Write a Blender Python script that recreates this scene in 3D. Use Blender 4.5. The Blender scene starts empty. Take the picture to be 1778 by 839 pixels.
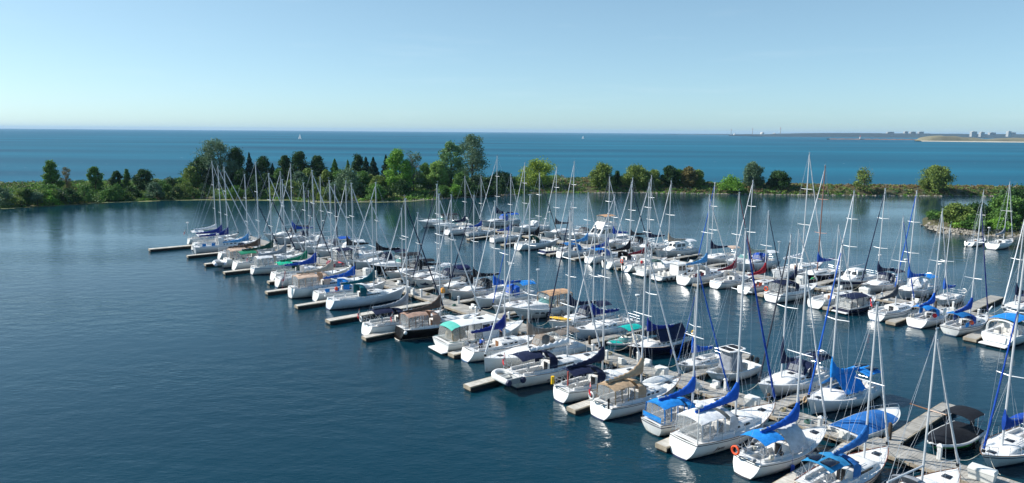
import bpy, math, random
import numpy as np
from mathutils import Vector, Matrix
R = math.radians
SC = bpy.context.scene
COL = SC.collection
# ------------------------------------------------------------------ camera
CAM_H = 22.0
cam_d = bpy.data.cameras.new('camera')
cam = bpy.data.objects.new('camera', cam_d)
COL.objects.link(cam)
cam_d.sensor_width = 36.0
cam_d.lens = 36.0 * 1230.0 / 1778.0
cam_d.clip_start = 0.5
cam_d.clip_end = 60000
cam.matrix_world = (Matrix.Translation((0, 0, CAM_H)) @ Matrix.Rotation(R(90 - 8.813), 4, 'X')
                    @ Matrix.Rotation(R(0.419), 4, 'Z'))
SC.camera = cam
# ------------------------------------------------------------------ sky, sun, exposure
SUN_EL, SUN_ROT = R(40), R(282)
world = bpy.data.worlds.new('World')
SC.world = world
world.use_nodes = True
wn = world.node_tree
sky = wn.nodes.new('ShaderNodeTexSky')
sky.sky_type = 'NISHITA'
sky.sun_disc = False
sky.sun_elevation = SUN_EL
sky.sun_rotation = SUN_ROT
sky.altitude = 100
sky.air_density = 0.6
sky.dust_density = 0.7
sky.ozone_density = 5.0
bg = wn.nodes['Background']
bg.inputs['Strength'].default_value = 0.15
gm = wn.nodes.new('ShaderNodeGamma'); gm.inputs[1].default_value = 0.65     # softer sky gradient, cooler tint
tn = wn.nodes.new('ShaderNodeMix'); tn.data_type = 'RGBA'; tn.blend_type = 'MULTIPLY'
tn.inputs[0].default_value = 1.0; tn.inputs[7].default_value = (1.22, 1.44, 1.34, 1)
wn.links.new(sky.outputs[0], gm.inputs[0]); wn.links.new(gm.outputs[0], tn.inputs[6])
# faint streaks of thin cirrus
wtc = wn.nodes.new('ShaderNodeTexCoord'); wmp = wn.nodes.new('ShaderNodeMapping'); wmp.inputs['Scale'].default_value = (1.6, 1.6, 16)
wnz = wn.nodes.new('ShaderNodeTexNoise'); wnz.inputs['Scale'].default_value = 2.6; wnz.inputs['Detail'].default_value = 6; wnz.inputs['Roughness'].default_value = .6
wmr = wn.nodes.new('ShaderNodeMapRange'); wmr.inputs['From Min'].default_value = .55; wmr.inputs['From Max'].default_value = .85; wmr.inputs['To Max'].default_value = .10
wcl = wn.nodes.new('ShaderNodeMix'); wcl.data_type = 'RGBA'; wcl.inputs[7].default_value = (5.2, 5.6, 5.7, 1)
wn.links.new(wtc.outputs['Generated'], wmp.inputs['Vector']); wn.links.new(wmp.outputs['Vector'], wnz.inputs['Vector']); wn.links.new(wnz.outputs['Fac'], wmr.inputs['Value'])
wn.links.new(wmr.outputs['Result'], wcl.inputs[0]); wn.links.new(tn.outputs[2], wcl.inputs[6])
# the sky deepens towards the zenith
wsx = wn.nodes.new('ShaderNodeSeparateXYZ'); wzr = wn.nodes.new('ShaderNodeMapRange'); wzr.inputs['From Min'].default_value = .16; wzr.inputs['From Max'].default_value = .62
wdk = wn.nodes.new('ShaderNodeMix'); wdk.data_type = 'RGBA'; wdk.blend_type = 'MULTIPLY'; wdk.inputs[7].default_value = (.56, .84, 1.06, 1)
wn.links.new(wtc.outputs['Generated'], wsx.inputs[0]); wn.links.new(wsx.outputs['Z'], wzr.inputs['Value']); wn.links.new(wzr.outputs['Result'], wdk.inputs[0]); wn.links.new(wcl.outputs[2], wdk.inputs[6])
wn.links.new(wdk.outputs[2], bg.inputs['Color'])
sun_d = bpy.data.lights.new('sun', 'SUN')
sun_d.energy = 5.0
sun_d.angle = R(0.5)
sun_d.color = (1.0, 0.955, 0.89)
sun = bpy.data.objects.new('sun', sun_d)
COL.objects.link(sun)
sdir = Vector((math.sin(SUN_ROT) * math.cos(SUN_EL), math.cos(SUN_ROT) * math.cos(SUN_EL), math.sin(SUN_EL)))
sun.rotation_euler = sdir.to_track_quat('Z', 'Y').to_euler()
sun.location = (-60, 0, 60)
SC.view_settings.view_transform = 'Standard'
SC.view_settings.look = 'None'
SC.view_settings.exposure = 0.5
SC.view_settings.gamma = 1.0
SC.view_settings.use_curve_mapping = False
SC.cycles.max_bounces = 6
SC.cycles.volume_bounces = 0
SC.cycles.transparent_max_bounces = 8
SC.cycles.caustics_reflective = False
SC.cycles.caustics_refractive = False

# ------------------------------------------------------------------ helpers
def lin(h):
    h = h.lstrip('#')
    o = []
    for i in (0, 2, 4):
        c = int(h[i:i + 2], 16) / 255.0
        o.append(c / 12.92 if c <= 0.04045 else ((c + 0.055) / 1.055) ** 2.4)
    return (o[0], o[1], o[2], 1.0)

class Nodes:
    def __init__(s, m):
        m.use_nodes = True
        s.t = m.node_tree
        s.p = s.t.nodes['Principled BSDF']
    def new(s, kind, **kw):
        n = s.t.nodes.new(kind)
        for k, v in kw.items():
            if k in n.inputs: n.inputs[k].default_value = v
            else: setattr(n, k, v)
        return n
    def link(s, a, b): s.t.links.new(a, b)

MATS = {}
def mat(name, col, rough=0.5, metal=0.0, var=0.12, scale=3.0, bump=0.0, bscale=20.0, island=0.0, spec=0.5, detail=4.0):
    """a procedural principled material: base colour broken up by two noises, optional bump"""
    if name in MATS: return MATS[name]
    m = bpy.data.materials.new(name)
    N = Nodes(m)
    c = lin(col) if isinstance(col, str) else tuple(col) + (1.0,) * (4 - len(col))
    tc = N.new('ShaderNodeTexCoord')
    nz = N.new('ShaderNodeTexNoise', Scale=scale, Detail=detail, Roughness=0.6)
    N.link(tc.outputs['Object'], nz.inputs['Vector'])
    rmp = N.new('ShaderNodeMapRange')
    rmp.inputs['From Min'].default_value = 0.3; rmp.inputs['From Max'].default_value = 0.7
    rmp.inputs['To Min'].default_value = 1 - var; rmp.inputs['To Max'].default_value = 1 + var * 0.5
    N.link(nz.outputs['Fac'], rmp.inputs['Value'])
    val = rmp.outputs['Result']
    if island > 0:
        g = N.new('ShaderNodeNewGeometry')
        r2 = N.new('ShaderNodeMapRange')
        r2.inputs['To Min'].default_value = 1 - island; r2.inputs['To Max'].default_value = 1 + island
        N.link(g.outputs['Random Per Island'], r2.inputs['Value'])
        mu = N.new('ShaderNodeMath', operation='MULTIPLY')
        N.link(val, mu.inputs[0]); N.link(r2.outputs['Result'], mu.inputs[1]); val = mu.outputs[0]
    hs = N.new('ShaderNodeHueSaturation')
    hs.inputs['Color'].default_value = c
    N.link(val, hs.inputs['Value'])
    N.link(hs.outputs['Color'], N.p.inputs['Base Color'])
    N.p.inputs['Roughness'].default_value = rough
    N.p.inputs['Metallic'].default_value = metal
    N.p.inputs['Specular IOR Level'].default_value = spec
    if bump > 0:
        n2 = N.new('ShaderNodeTexNoise', Scale=bscale, Detail=3.0)
        N.link(tc.outputs['Object'], n2.inputs['Vector'])
        b = N.new('ShaderNodeBump', Strength=bump, Distance=0.05)
        N.link(n2.outputs['Fac'], b.inputs['Height'])
        N.link(b.outputs['Normal'], N.p.inputs['Normal'])
    MATS[name] = m
    return m

class MB:
    """collects shapes and links them as ONE mesh object"""
    def __init__(s): s.v = []; s.f = []; s.m = []
    def add(s, vs, fs, mi=0):
        o = len(s.v)
        s.v.extend([tuple(v) for v in vs])
        for k, f in enumerate(fs):
            s.f.append(tuple(i + o for i in f))
            s.m.append(mi[k] if isinstance(mi, (list, tuple)) else mi)
        return s
    def box(s, x0, x1, y0, y1, z0, z1, mi=0, rz=0.0, at=(0, 0, 0)):
        vs = [(x, y, z) for z in (z0, z1) for y in (y0, y1) for x in (x0, x1)]
        if rz or at != (0, 0, 0):
            c, q = math.cos(rz), math.sin(rz)
            vs = [(at[0] + c * x - q * y, at[1] + q * x + c * y, at[2] + z) for x, y, z in vs]
        return s.add(vs, [(0, 2, 3, 1), (4, 5, 7, 6), (0, 1, 5, 4), (2, 6, 7, 3), (0, 4, 6, 2), (1, 3, 7, 5)], mi)
    def bbox(s, x0, x1, y0, y1, z0, z1, bv=0.04, mi=0):
        """box with chamfered vertical and top edges"""
        def ring(i, z): return [(x0 + i + (bv if a else 0) * 0, y0 + i, z) for a in (0,)]
        rings = []
        for z, i in ((z0, 0), (z1 - bv, 0), (z1, bv)):
            a0, a1, b0, b1 = x0 + i, x1 - i, y0 + i, y1 - i
            rings.append([(a0 + bv, b0, z), (a1 - bv, b0, z), (a1, b0 + bv, z), (a1, b1 - bv, z),
                          (a1 - bv, b1, z), (a0 + bv, b1, z), (a0, b1 - bv, z), (a0, b0 + bv, z)])
        return s.loft(rings, True, True, True, mi)
    def loft(s, rings, closed=True, cap0=False, cap1=False, mi=0):
        n = len(rings[0]); vs = [p for r in rings for p in r]; fs = []; ms = []
        for i in range(len(rings) - 1):
            for j in range(n if closed else n - 1):
                k = (j + 1) % n
                fs.append((i * n + j, i * n + k, (i + 1) * n + k, (i + 1) * n + j))
                ms.append(mi[i] if isinstance(mi, (list, tuple)) else mi)
        m0 = mi[0] if isinstance(mi, (list, tuple)) else mi
        m1 = mi[-1] if isinstance(mi, (list, tuple)) else mi
        if cap0: fs.append(tuple(range(n - 1, -1, -1))); ms.append(m0)
        if cap1: fs.append(tuple((len(rings) - 1) * n + j for j in range(n))); ms.append(m1)
        return s.add(vs, fs, ms)
    def tube(s, pts, r, seg=6, mi=0, cap=True):
        P = [Vector(p) for p in pts]
        rs = r if isinstance(r, (list, tuple)) else [r] * len(P)
        rings = []; up = Vector((0, 0, 1)); prev = None
        for i, p in enumerate(P):
            t = (P[min(i + 1, len(P) - 1)] - P[max(i - 1, 0)])
            if t.length < 1e-6: t = Vector((0, 0, 1))
            t.normalize()
            if prev is None:
                a = t.cross(up)
                if a.length < 1e-3: a = t.cross(Vector((1, 0, 0)))
            else:
                a = prev - t * prev.dot(t)
            a.normalize(); prev = a.copy(); b = t.cross(a)
            rings.append([p + (a * math.cos(2 * math.pi * k / seg) + b * math.sin(2 * math.pi * k / seg)) * rs[i] for k in range(seg)])
        return s.loft(rings, True, cap, cap, mi)
    def grid(s, rows, mi=0):
        return s.loft(rows, False, False, False, mi)
    def shell(s, rows, th=0.03, mi=0, down=(0, 0, -1)):
        """a sheet of cloth with a little thickness"""
        d = Vector(down) * th
        n = len(rows[0]); m = len(rows)
        s.grid(rows, mi)
        s.grid([[tuple(Vector(p) + d) for p in r][::-1] for r in rows], mi)
        edge = [rows[0][j] for j in range(n)] + [rows[i][-1] for i in range(1, m)] + [rows[-1][j] for j in range(n - 2, -1, -1)] + [rows[i][0] for i in range(m - 2, 0, -1)]
        e2 = [tuple(Vector(p) + d) for p in edge]
        return s.loft([edge, e2], True, False, False, mi)
    def torus(s, c, r, rr, axis='x', n=20, seg=6, mi=0):
        pts = []
        for k in range(n + 1):
            a = 2 * math.pi * k / n
            u, w = r * math.cos(a), r * math.sin(a)
            pts.append({'x': (c[0], c[1] + u, c[2] + w), 'y': (c[0] + u, c[1], c[2] + w), 'z': (c[0] + u, c[1] + w, c[2])}[axis])
        return s.tube(pts, rr, seg, mi, False)
    def ball(s, c, r, n=10, m=7, sq=(1, 1, 1), mi=0):
        rings = []
        for i in range(1, m):
            ph = math.pi * i / m
            rings.append([(c[0] + sq[0] * r * math.sin(ph) * math.cos(2 * math.pi * k / n), c[1] + sq[1] * r * math.sin(ph) * math.sin(2 * math.pi * k / n), c[2] - sq[2] * r * math.cos(ph)) for k in range(n)])
        return s.loft(rings, True, True, True, mi)
    def build(s, name, mats, parent=None, ang=38, smooth=True):
        me = bpy.data.meshes.new(name)
        me.from_pydata(s.v, [], s.f)
        if not isinstance(mats, (list, tuple)): mats = [mats]
        for m in mats: me.materials.append(m)
        me.polygons.foreach_set('material_index', s.m)
        if smooth:
            me.polygons.foreach_set('use_smooth', [True] * len(s.f))
            me.update()
            me.set_sharp_from_angle(angle=R(ang))
        me.update()
        o = bpy.data.objects.new(name, me)
        COL.objects.link(o)
        if parent is not None: o.parent = parent
        return o

def tag(o, label=None, cat=None, group=None, kind=None):
    if label: o['label'] = label
    if cat: o['category'] = cat
    if group: o['group'] = group
    if kind: o['kind'] = kind
    return o
def empty(name, loc, rz=0.0):
    o = bpy.data.objects.new(name, None)
    o.empty_display_size = 0.5
    COL.objects.link(o)
    o.location = loc; o.rotation_euler = (0, 0, rz)
    return o
def quads_object(name, V, mats, midx=None, parent=None):
    """V: (n,4,3) array of loose quads -> one mesh object (leaves, stones)"""
    V = np.asarray(V, dtype=np.float32); n = V.shape[0]
    me = bpy.data.meshes.new(name)
    me.vertices.add(n * 4); me.loops.add(n * 4); me.polygons.add(n)
    me.vertices.foreach_set('co', V.reshape(-1))
    me.loops.foreach_set('vertex_index', np.arange(n * 4, dtype=np.int32))
    me.polygons.foreach_set('loop_start', np.arange(0, n * 4, 4, dtype=np.int32))
    if not isinstance(mats, (list, tuple)): mats = [mats]
    for m in mats: me.materials.append(m)
    if midx is not None: me.polygons.foreach_set('material_index', np.asarray(midx, dtype=np.int32))
    me.update(calc_edges=True)
    o = bpy.data.objects.new(name, me); COL.objects.link(o)
    if parent is not None: o.parent = parent
    return o
# pier frame: a runs along the docks away from the camera, n across them to the right
A0 = Vector((25.85, 44.88)); DA = Vector((-40.1, 47.9)).normalized(); DN = Vector((DA.y, -DA.x))
def dock(a, n, z=0.0):
    p = A0 + DA * a + DN * n
    return Vector((p.x, p.y, z))
DOCK_RZ = math.atan2(DA.y, DA.x)
# ------------------------------------------------------------------ boat materials
CLOTH = dict(blue='#1d58b4', azure='#2484d2', royal='#1c459c', navy='#1b2440', navyb='#1a2c78', navyc='#161f4a', dblue='#2a66a8', teal2='#2f83b5',
             tan='#b3987a', beige='#b5a593', taupe='#82776d', brown='#5b4c44', dteal='#155f6a', green='#16765a', dgreen='#10423a',
             fgreen='#1b7a5b', jade='#12b78d', gray='#8a8f96', lgray='#bfc2c4', charc='#46484d', dgray='#3a3f4a', black='#1d1f25', maroon='#74202f',
             red='#a02832', ptan='#cbb09b', pinktan='#ad8e7d', salmon='#c49b78', lblue='#4c90c6', white='#dedede', lgreen='#a9b09d', turq='#10a69c', azd='#1b6bab')
def cloth(k):
    return mat('canvas_' + k, CLOTH[k], rough=0.85, var=0.28, scale=2.2, bump=0.7, bscale=5.0, spec=0.2)
HULLC = dict(white='#e6e6e2', cream='#e6dfcd', bwhite='#d4dde6', black='#17120f', navyh='#141c38', lgray='#c9cdd0', grayh='#8c9096', tealw='#e2e6e4')
def hullm(k):
    new = 'gelcoat_' + k not in MATS
    m = mat('gelcoat_' + k, HULLC.get(k, HULLC['white']), rough=0.22, var=0.07, scale=0.9, spec=0.5, detail=8)
    if new and k not in ('black', 'navyh'):   # uneven scum and rust-brown streaks left on the topsides
        N = Nodes(m); src = N.p.inputs['Base Color'].links[0].from_socket
        tc = N.new('ShaderNodeTexCoord'); mp = N.new('ShaderNodeMapping'); mp.inputs['Scale'].default_value = (2.2, 2.2, .5)
        nz = N.new('ShaderNodeTexNoise', Scale=1.6, Detail=5.0, Roughness=.7); N.link(tc.outputs['Object'], mp.inputs['Vector']); N.link(mp.outputs['Vector'], nz.inputs['Vector'])
        sx = N.new('ShaderNodeSeparateXYZ'); N.link(tc.outputs['Object'], sx.inputs[0])
        mz = N.new('ShaderNodeMapRange'); mz.inputs['From Min'].default_value = .75; mz.inputs['From Max'].default_value = .1; mz.inputs['To Min'].default_value = -.12; mz.inputs['To Max'].default_value = .12; N.link(sx.outputs['Z'], mz.inputs['Value'])
        ad = N.new('ShaderNodeMath', operation='ADD'); N.link(nz.outputs['Fac'], ad.inputs[0]); N.link(mz.outputs['Result'], ad.inputs[1])
        r = N.new('ShaderNodeMapRange'); r.inputs['From Min'].default_value = .52; r.inputs['From Max'].default_value = .8; r.inputs['To Max'].default_value = .55; N.link(ad.outputs[0], r.inputs['Value'])
        mx = N.new('ShaderNodeMix', data_type='RGBA'); mx.inputs[7].default_value = lin('#a79f85'); N.link(r.outputs['Result'], mx.inputs[0]); N.link(src, mx.inputs[6]); N.link(mx.outputs[2], N.p.inputs['Base Color'])
    return m
STR = dict(charcoal='#2a2a30', navy='#18224c', rust='#8a4430', steel='#3f5f86', lgray='#9aa2aa', white2='#d8d4c8', navyband='#18224c')
def strm(k): return mat('stripe_' + k, STR[k], rough=0.35, var=0.06)
GEL = mat('deck_gelcoat', '#dfdedb', rough=0.4, var=0.1, scale=1.6, detail=8)
NONSKID = mat('cockpit_sole', '#b9b4a8', rough=0.8, var=0.2)
ALU = mat('mast_aluminium', '#c6c9cb', rough=0.42, metal=0.15, var=0.06)
ALUBROWN = mat('mast_bronze_anodised', '#8a6458', rough=0.45, metal=0.2, var=0.08)
ALUDARK = mat('mast_dark_sleeve', '#1c2233', rough=0.7, var=0.1)
STEEL = mat('stainless_steel', '#c9ccd0', rough=0.25, metal=0.75, var=0.05)
WIRE = mat('rigging_wire', '#b9bdc2', rough=0.45, metal=0.2, var=0.05)
GLASS = mat('dark_window_glass', '#10141b', rough=0.08, var=0.2, scale=1.0, spec=0.7)
VINYL = None
WOOD = mat('varnished_wood', '#7f5636', rough=0.35, var=0.25, scale=6)
RUB = mat('black_rubber', '#15161a', rough=0.5, var=0.15)
ROPE = mat('white_rope', '#cfc9ba', rough=0.9, var=0.2)
SAILW = mat('white_sailcloth', '#d9dadb', rough=0.8, var=0.14, bump=0.5, bscale=4)
ORANGE = mat('safety_orange', '#e2501f', rough=0.6)
REDM = mat('flag_red', '#c81f2b', rough=0.8)
FLAGW = mat('flag_white', '#e4e2de', rough=0.8)
YEL = mat('buoy_yellow', '#e8b91c', rough=0.55)
BOTTOM = mat('bottom_paint', '#1c2a3a', rough=0.8)
FENDB = mat('fender_blue', '#1d3f9a', rough=0.45)
FENDW = mat('fender_white', '#dcdcd8', rough=0.45)
SOLAR = mat('solar_cells', '#151a28', rough=0.15, var=0.2)
def vinyl():
    """clear flexible window: half see-through"""
    global VINYL
    if VINYL: return VINYL
    m = bpy.data.materials.new('clear_vinyl'); N = Nodes(m)
    N.p.inputs['Base Color'].default_value = (0.42, 0.44, 0.44, 1); N.p.inputs['Roughness'].default_value = 0.08
    nz = N.new('ShaderNodeTexNoise', Scale=2.5); mr = N.new('ShaderNodeMapRange')
    mr.inputs['To Min'].default_value = 0.08; mr.inputs['To Max'].default_value = 0.42
    N.link(nz.outputs['Fac'], mr.inputs['Value']); N.link(mr.outputs['Result'], N.p.inputs['Alpha'])
    VINYL = m
    return m
def lerp(a, b, t): return a + (b - a) * t

class Form:
    """hull form: sheer, half breadth and section shape; x forward, origin amidships on the waterline"""
    def __init__(s, L, B, fb=(1.0, 0.9, 1.3), ws=0.72, rb=0.9, rs=0.35, tmax=0.42, bowp=1.7, pm=2.5, pb=1.25, D=0.45):
        s.L, s.B, s.fb, s.ws, s.rb, s.rs, s.tm, s.bp, s.pm, s.pb, s.D = L, B, fb, ws, rb, rs, tmax, bowp, pm, pb, D
    def sheer(s, t):
        a, m, b = s.fb
        return m + (a - m) * ((0.4 - t) / 0.4) ** 2 if t < 0.4 else m + (b - m) * ((t - 0.4) / 0.6) ** 2
    def hb(s, t):
        if t < s.tm: return s.B / 2 * (s.ws + (1 - s.ws) * math.sin(math.pi / 2 * t / s.tm))
        u = (t - s.tm) / (1 - s.tm)
        return s.B / 2 * max(0.0, 1 - u ** s.bp) ** 0.85
    def x(s, t, z):
        zs = s.sheer(t)
        q = z / zs
        xs = -s.L / 2 + (s.rs * q if s.rs > 0 else -s.rs * (1 - q))
        xb = s.L / 2 - s.rb * (1 - q)
        return xs + (xb - xs) * t
    def y(s, t, z):
        zs = s.sheer(t); u = min(1.0, max(0.0, (zs - z) / (zs + s.D)))
        p = lerp(2.1, s.pm, min(1, t / 0.3)) if t < 0.5 else lerp(s.pm, s.pb, ((t - 0.5) / 0.5))
        return s.hb(t) * (1 - u ** p)
    def deck(s, t, f=0.0):
        z = s.sheer(t); return Vector((s.x(t, z), s.hb(t) * f, z + 0.05 * (1 - f * f)))
    def side(s, x, z):
        """half breadth of the hull side at x and height z"""
        a, b_ = s.x(0.0, z), s.x(1.0, z); t = min(1.0, max(0.0, (x - a) / (b_ - a)))
        for _ in range(6):
            e = s.x(t, z) - x; t = min(1.0, max(0.0, t - e / s.L))
        return s.y(t, z)
    def t_of(s, x):
        lo, hi = 0.0, 1.0
        for _ in range(30):
            m = (lo + hi) / 2
            if s.x(m, s.sheer(m)) < x: lo = m
            else: hi = m
        return lo

def hull_mesh(F, ns=22, stripe=True, lo=0.84, hi=0.91, bands=None):
    mb = MB(); ts = [i / ns for i in range(ns + 1)]
    ts = [t ** 0.92 if t < 0.9 else t for t in ts]
    lev = bands or ['b-0.35', 'b0.03', 'b0.11', 'f0.3', 'f0.55', 'f%.3f' % lo, 'f%.3f' % hi, 'f1.0']
    mids = [3, 1, 0, 0, 0, 2 if stripe else 0, 0]
    def zz(t, l):
        v = float(l[1:])
        return v if l[0] == 'b' else v * F.sheer(t)
    for sg in (1, -1):
        rows = []
        for l in lev:
            r = []
            for t in ts:
                z = zz(t, l); r.append((F.x(t, z), sg * F.y(t, z), z))
            rows.append(r if sg < 0 else r[::-1])
        mb.loft(rows, False, mi=mids)
    rows = []
    for l in lev:
        z = zz(0, l); y = F.y(0, z)
        rows.append([(F.x(0, z) - 0.02 * math.cos(k / 6 * math.pi - math.pi / 2) * 4, y * (1 - k / 3), z) for k in range(7)])
    mb.loft(rows, False, mi=mids)
    return mb

def rail_pts(F, t0, t1, n, dz, inset=0.06):
    out = []
    for sg in (1,):
        for i in range(n + 1):
            t = lerp(t0, t1, i / n); z = F.sheer(t)
            out.append((F.x(t, z), max(0.0, F.hb(t) - inset), z + dz))
    return out
def mir(p): return [(x, -y, z) for x, y, z in p]

def arch_rows(x0, x1, hw, z0, rise, nx=5, ny=8, sagx=0.06, jig=0.0):
    rows = []
    for i in range(nx + 1):
        u = i / nx; r = []
        for j in range(ny + 1):
            v = j / ny * 2 - 1
            r.append((lerp(x0, x1, u), v * hw, z0 + rise * (1 - abs(v) ** 2.4) + sagx * math.sin(u * math.pi) - jig * (math.sin(u * math.pi * 3) ** 2) * 0.5))
        rows.append(r)
    return rows

def make_flag(root, x, y, z, s=1.0, big=False):
    m = MB(); m.tube([(x, y, z), (x - 0.25 * s, y, z + 1.25 * s)], 0.018, 5)
    fs = m.build('flag_staff', WOOD, root)
    c = MB(); W, Hh = (1.5, 0.8) if big else (0.9, 0.5)
    W *= s; Hh *= s; o = Vector((x - 0.25 * s, y, z + 1.22 * s))
    def P(u, v):   # the cloth hangs in folds
        dr = 0.75 * u
        return (o.x - 0.35 * u * W + 0.05 * math.sin(7 * u), o.y - 0.30 * u * W + 0.1 * math.sin(9 * u + 2 * v), o.z - v * Hh - dr * W * 0.8)
    segs = [(0, .25, 0), (.25, .75, 1), (.75, 1, 0)]
    for a, b_, k in segs:
        c.shell([[P(lerp(a, b_, i / 4), j / 4) for j in range(5)] for i in range(5)], 0.01, k, (0.3, -0.9, 0))
    leaf = [(.5, .2), (.56, .36), (.66, .34), (.62, .55), (.54, .6), (.5, .78), (.46, .6), (.38, .55), (.34, .34), (.44, .36)]
    for d in (-0.02, 0.03):
        c.add([Vector(P(u, v)) + Vector((0.3, -0.9, 0)) * -d for u, v in leaf], [tuple(range(len(leaf)))], 0)
    return c.build('flag', [REDM, FLAGW], root)

def make_outboard(root, x, y=0.0, z=0.9, s=1.0, name='outboard_motor'):
    m = MB()
    m.loft([[(x + dx * s + w * s * math.cos(a), y + w * .8 * s * math.sin(a), z + dz * s) for a in [k * math.pi / 4 for k in range(8)]] for dz, w, dx in ((-.15, .1, 0), (0, .2, -.02), (.3, .21, -.04), (.42, .12, -.02))], True, True, True)
    m.box(x - .09 * s, x + .09 * s, y - .05, y + .05, z - 1.15 * s, z - .1 * s)
    return m.build(name, mat('outboard_cowl', '#1b1d22', rough=0.3), root)

def make_sailboat(name, x, y, hd, L, ms, H, st, label, group):
    rnd = random.Random(int(abs(x * 131 + y * 977)))
    root = empty(name, (x, y, 0), R(hd))
    tag(root, label, 'sailboat', group)
    B = 0.285 * L + 0.45
    plumb = st.get('plumb'); small = st.get('small')
    k = L / 9.5
    fb = (1.12 * k, 1.03 * k, 1.45 * k)
    if plumb: F = Form(L, B, (1.15, 1.2, 1.4), ws=0.86, rb=0.08, rs=-0.1, bowp=1.8)
    else: F = Form(L, B, fb, ws=0.66 + 0.14 * rnd.random(), rb=0.75 + 0.5 * rnd.random(), rs=rnd.choice([0.45, 0.3, -0.25, 0.5]))
    boot = st.get('boot') or rnd.choice(['navy', 'charcoal', 'steel'])
    stripe = st.get('stripe')
    lo, hi = (0.52, 0.86) if stripe == 'navyband' else ((0.9, 0.95) if stripe in ('charcoal', 'lgray') else (0.82, 0.9))
    hull_mesh(F, stripe=bool(stripe), lo=lo, hi=hi).build('hull', [hullm(st.get('hull', 'white')), strm(boot), strm(stripe or 'navy'), BOTTOM], root, ang=50)
    # deck with cockpit well
    tc0, tc1, tf = 0.07, 0.37, 0.73
    m = MB(); ts = []
    for t in [0, tc0 - .001, tc0] + [lerp(tc0, tc1, i / 6) for i in range(1, 6)] + [tc1, tc1 + .001] + [lerp(tc1, 1, i / 10) for i in range(1, 11)]: ts.append(t)
    fl = [1, .78, .765, .66, .645, .33, .315, 0]
    fr = [(-f, h) for f, h in zip(fl, range(8))] + [(f, h) for f, h in list(zip(fl, range(8)))[:-1][::-1]]
    hh = {0: 0, 1: 0, 2: .2, 3: .2, 4: -.06, 5: -.06, 6: -.45, 7: -.45}
    rows = []
    for t in ts:
        inside = tc0 <= t <= tc1; r = []
        for f, hix in fr:
            p = F.deck(t, f * 0.985); r.append((p.x, p.y, p.z - 0.01 + (hh[hix] if inside else 0)))
        rows.append(r)
    m.loft(rows, False)
    deck = m.build('deck', [GEL], root, ang=25)
    # toe rail
    trm = {'rust': mat('toe_rust', '#7d3f2a', rough=0.5), 'navy': strm('navy')}.get(st.get('toe'), rnd.choice([ALU, ALU, WOOD]))
    m = MB()
    pts = rail_pts(F, 0.0, 1.0, 26, 0.02, 0.015)
    m.tube(pts, 0.028, 5); m.tube(mir(pts), 0.028, 5); m.build('toe_rail', trm, root)
    # cabin trunk
    xa, xf = F.deck(tc1).x + 0.02, F.deck(tf).x
    hc = (0.46 if not small else 0.36) * k * (1.0 if not plumb else 0.62)
    wmax = 0.62 * B / 2
    def sec(xx):
        t = F.t_of(xx); u = (xx - xa) / (xf - xa)
        w = min(wmax, F.hb(t) - 0.32 * k); w = max(w, 0.18)
        h = hc * (1.0 - 0.25 * u)
        if u > 0.72: h *= max(0.04, 1 - ((u - 0.72) / 0.28) ** 1.5)
        return F.sheer(t) + 0.02, w, h
    def cring(xx):
        z, w, h = sec(xx)
        half = [(w, z), (w * .95, z + h * .55), (w * .9, z + h * .82), (w * .8, z + h * .97), (w * .45, z + h * 1.07), (0, z + h * 1.1)]
        return [(xx, yy, zz) for yy, zz in half] + [(xx, -yy, zz) for yy, zz in half[:-1][::-1]]
    xs_ = [lerp(xa, xf, u) for u in (0, .15, .3, .45, .6, .72, .8, .88, .95, 1)]
    m = MB(); m.loft([cring(q) for q in xs_], False)
    r0 = cring(xa); m.add(r0, [tuple(range(len(r0)))[::-1]])
    r1 = cring(xf); m.add(r1, [tuple(range(len(r1)))])
    cabin = m.build('cabin', GEL, root, ang=32)
    def topz(xx): z, w, h = sec(xx); return z + h * 1.08
    # side windows: thin panes standing just proud of the cabin side
    nw = st.get('nw') or (rnd.choice([2, 3, 4]) if not small else 2)
    long_ = plumb or rnd.random() < 0.3
    spans = [(0.06, 0.66)] if long_ else [(0.06 + i * 0.62 / nw, 0.06 + (i + rnd.uniform(.55, .72)) * 0.62 / nw) for i in range(nw)]
    for sg in (1, -1):
        for u0, u1 in spans:
            m = MB(); ro, ri = [], []
            for i in range(6):
                u = lerp(u0, u1, i / 5); xx = lerp(xa, xf, u); z, w, h = sec(xx)
                e = 0.08 if i in (0, 5) else 0.0
                f0, f1 = (0.30 + e, 0.66 - e)
                def q(f, o): return (xx, sg * (lerp(w, w * .95, f / .55) if f < .55 else lerp(w * .95, w * .9, (f - .55) / .27)) + sg * o, z + h * f)
                ro.append([q(f0, .014), q((f0 + f1) / 2, .016), q(f1, .014)]); ri.append([q(f0, -.02), q(f1, -.02)])
            m.grid(ro if sg < 0 else [r[::-1] for r in ro])
            m.grid([[a[0], b_[0]] for a, b_ in zip(ro, ri)]); m.grid([[a[2], b_[1]] for a, b_ in zip(ro, ri)])
            m.build('window', GLASS, cabin, smooth=False)
    # hatches, companionway, handrails
    for uu, sz in ((0.42, .26), (0.14, 0)):
        xx = lerp(xa, xf, uu)
        if sz:
            m = MB(); zt = topz(xx); m.bbox(xx - sz, xx + sz, -sz, sz, zt - .03, zt + .045, .02, 0)
            m.build('hatch', mat('hatch_acrylic', '#23262d', rough=0.12), cabin)
        else:
            m = MB(); m.bbox(xa - .02, xx + .2, -.34, .34, topz(xa) - .05, topz(xx) + .05, .02); m.build('sliding_hatch', GEL, cabin)
    t = 0.84; p = F.deck(t); m = MB(); m.bbox(p.x - .25, p.x + .25, -.24, .24, p.z - .02, p.z + .05, .02); m.build('hatch', mat('hatch_acrylic', '#23262d', rough=0.12), deck)
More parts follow.
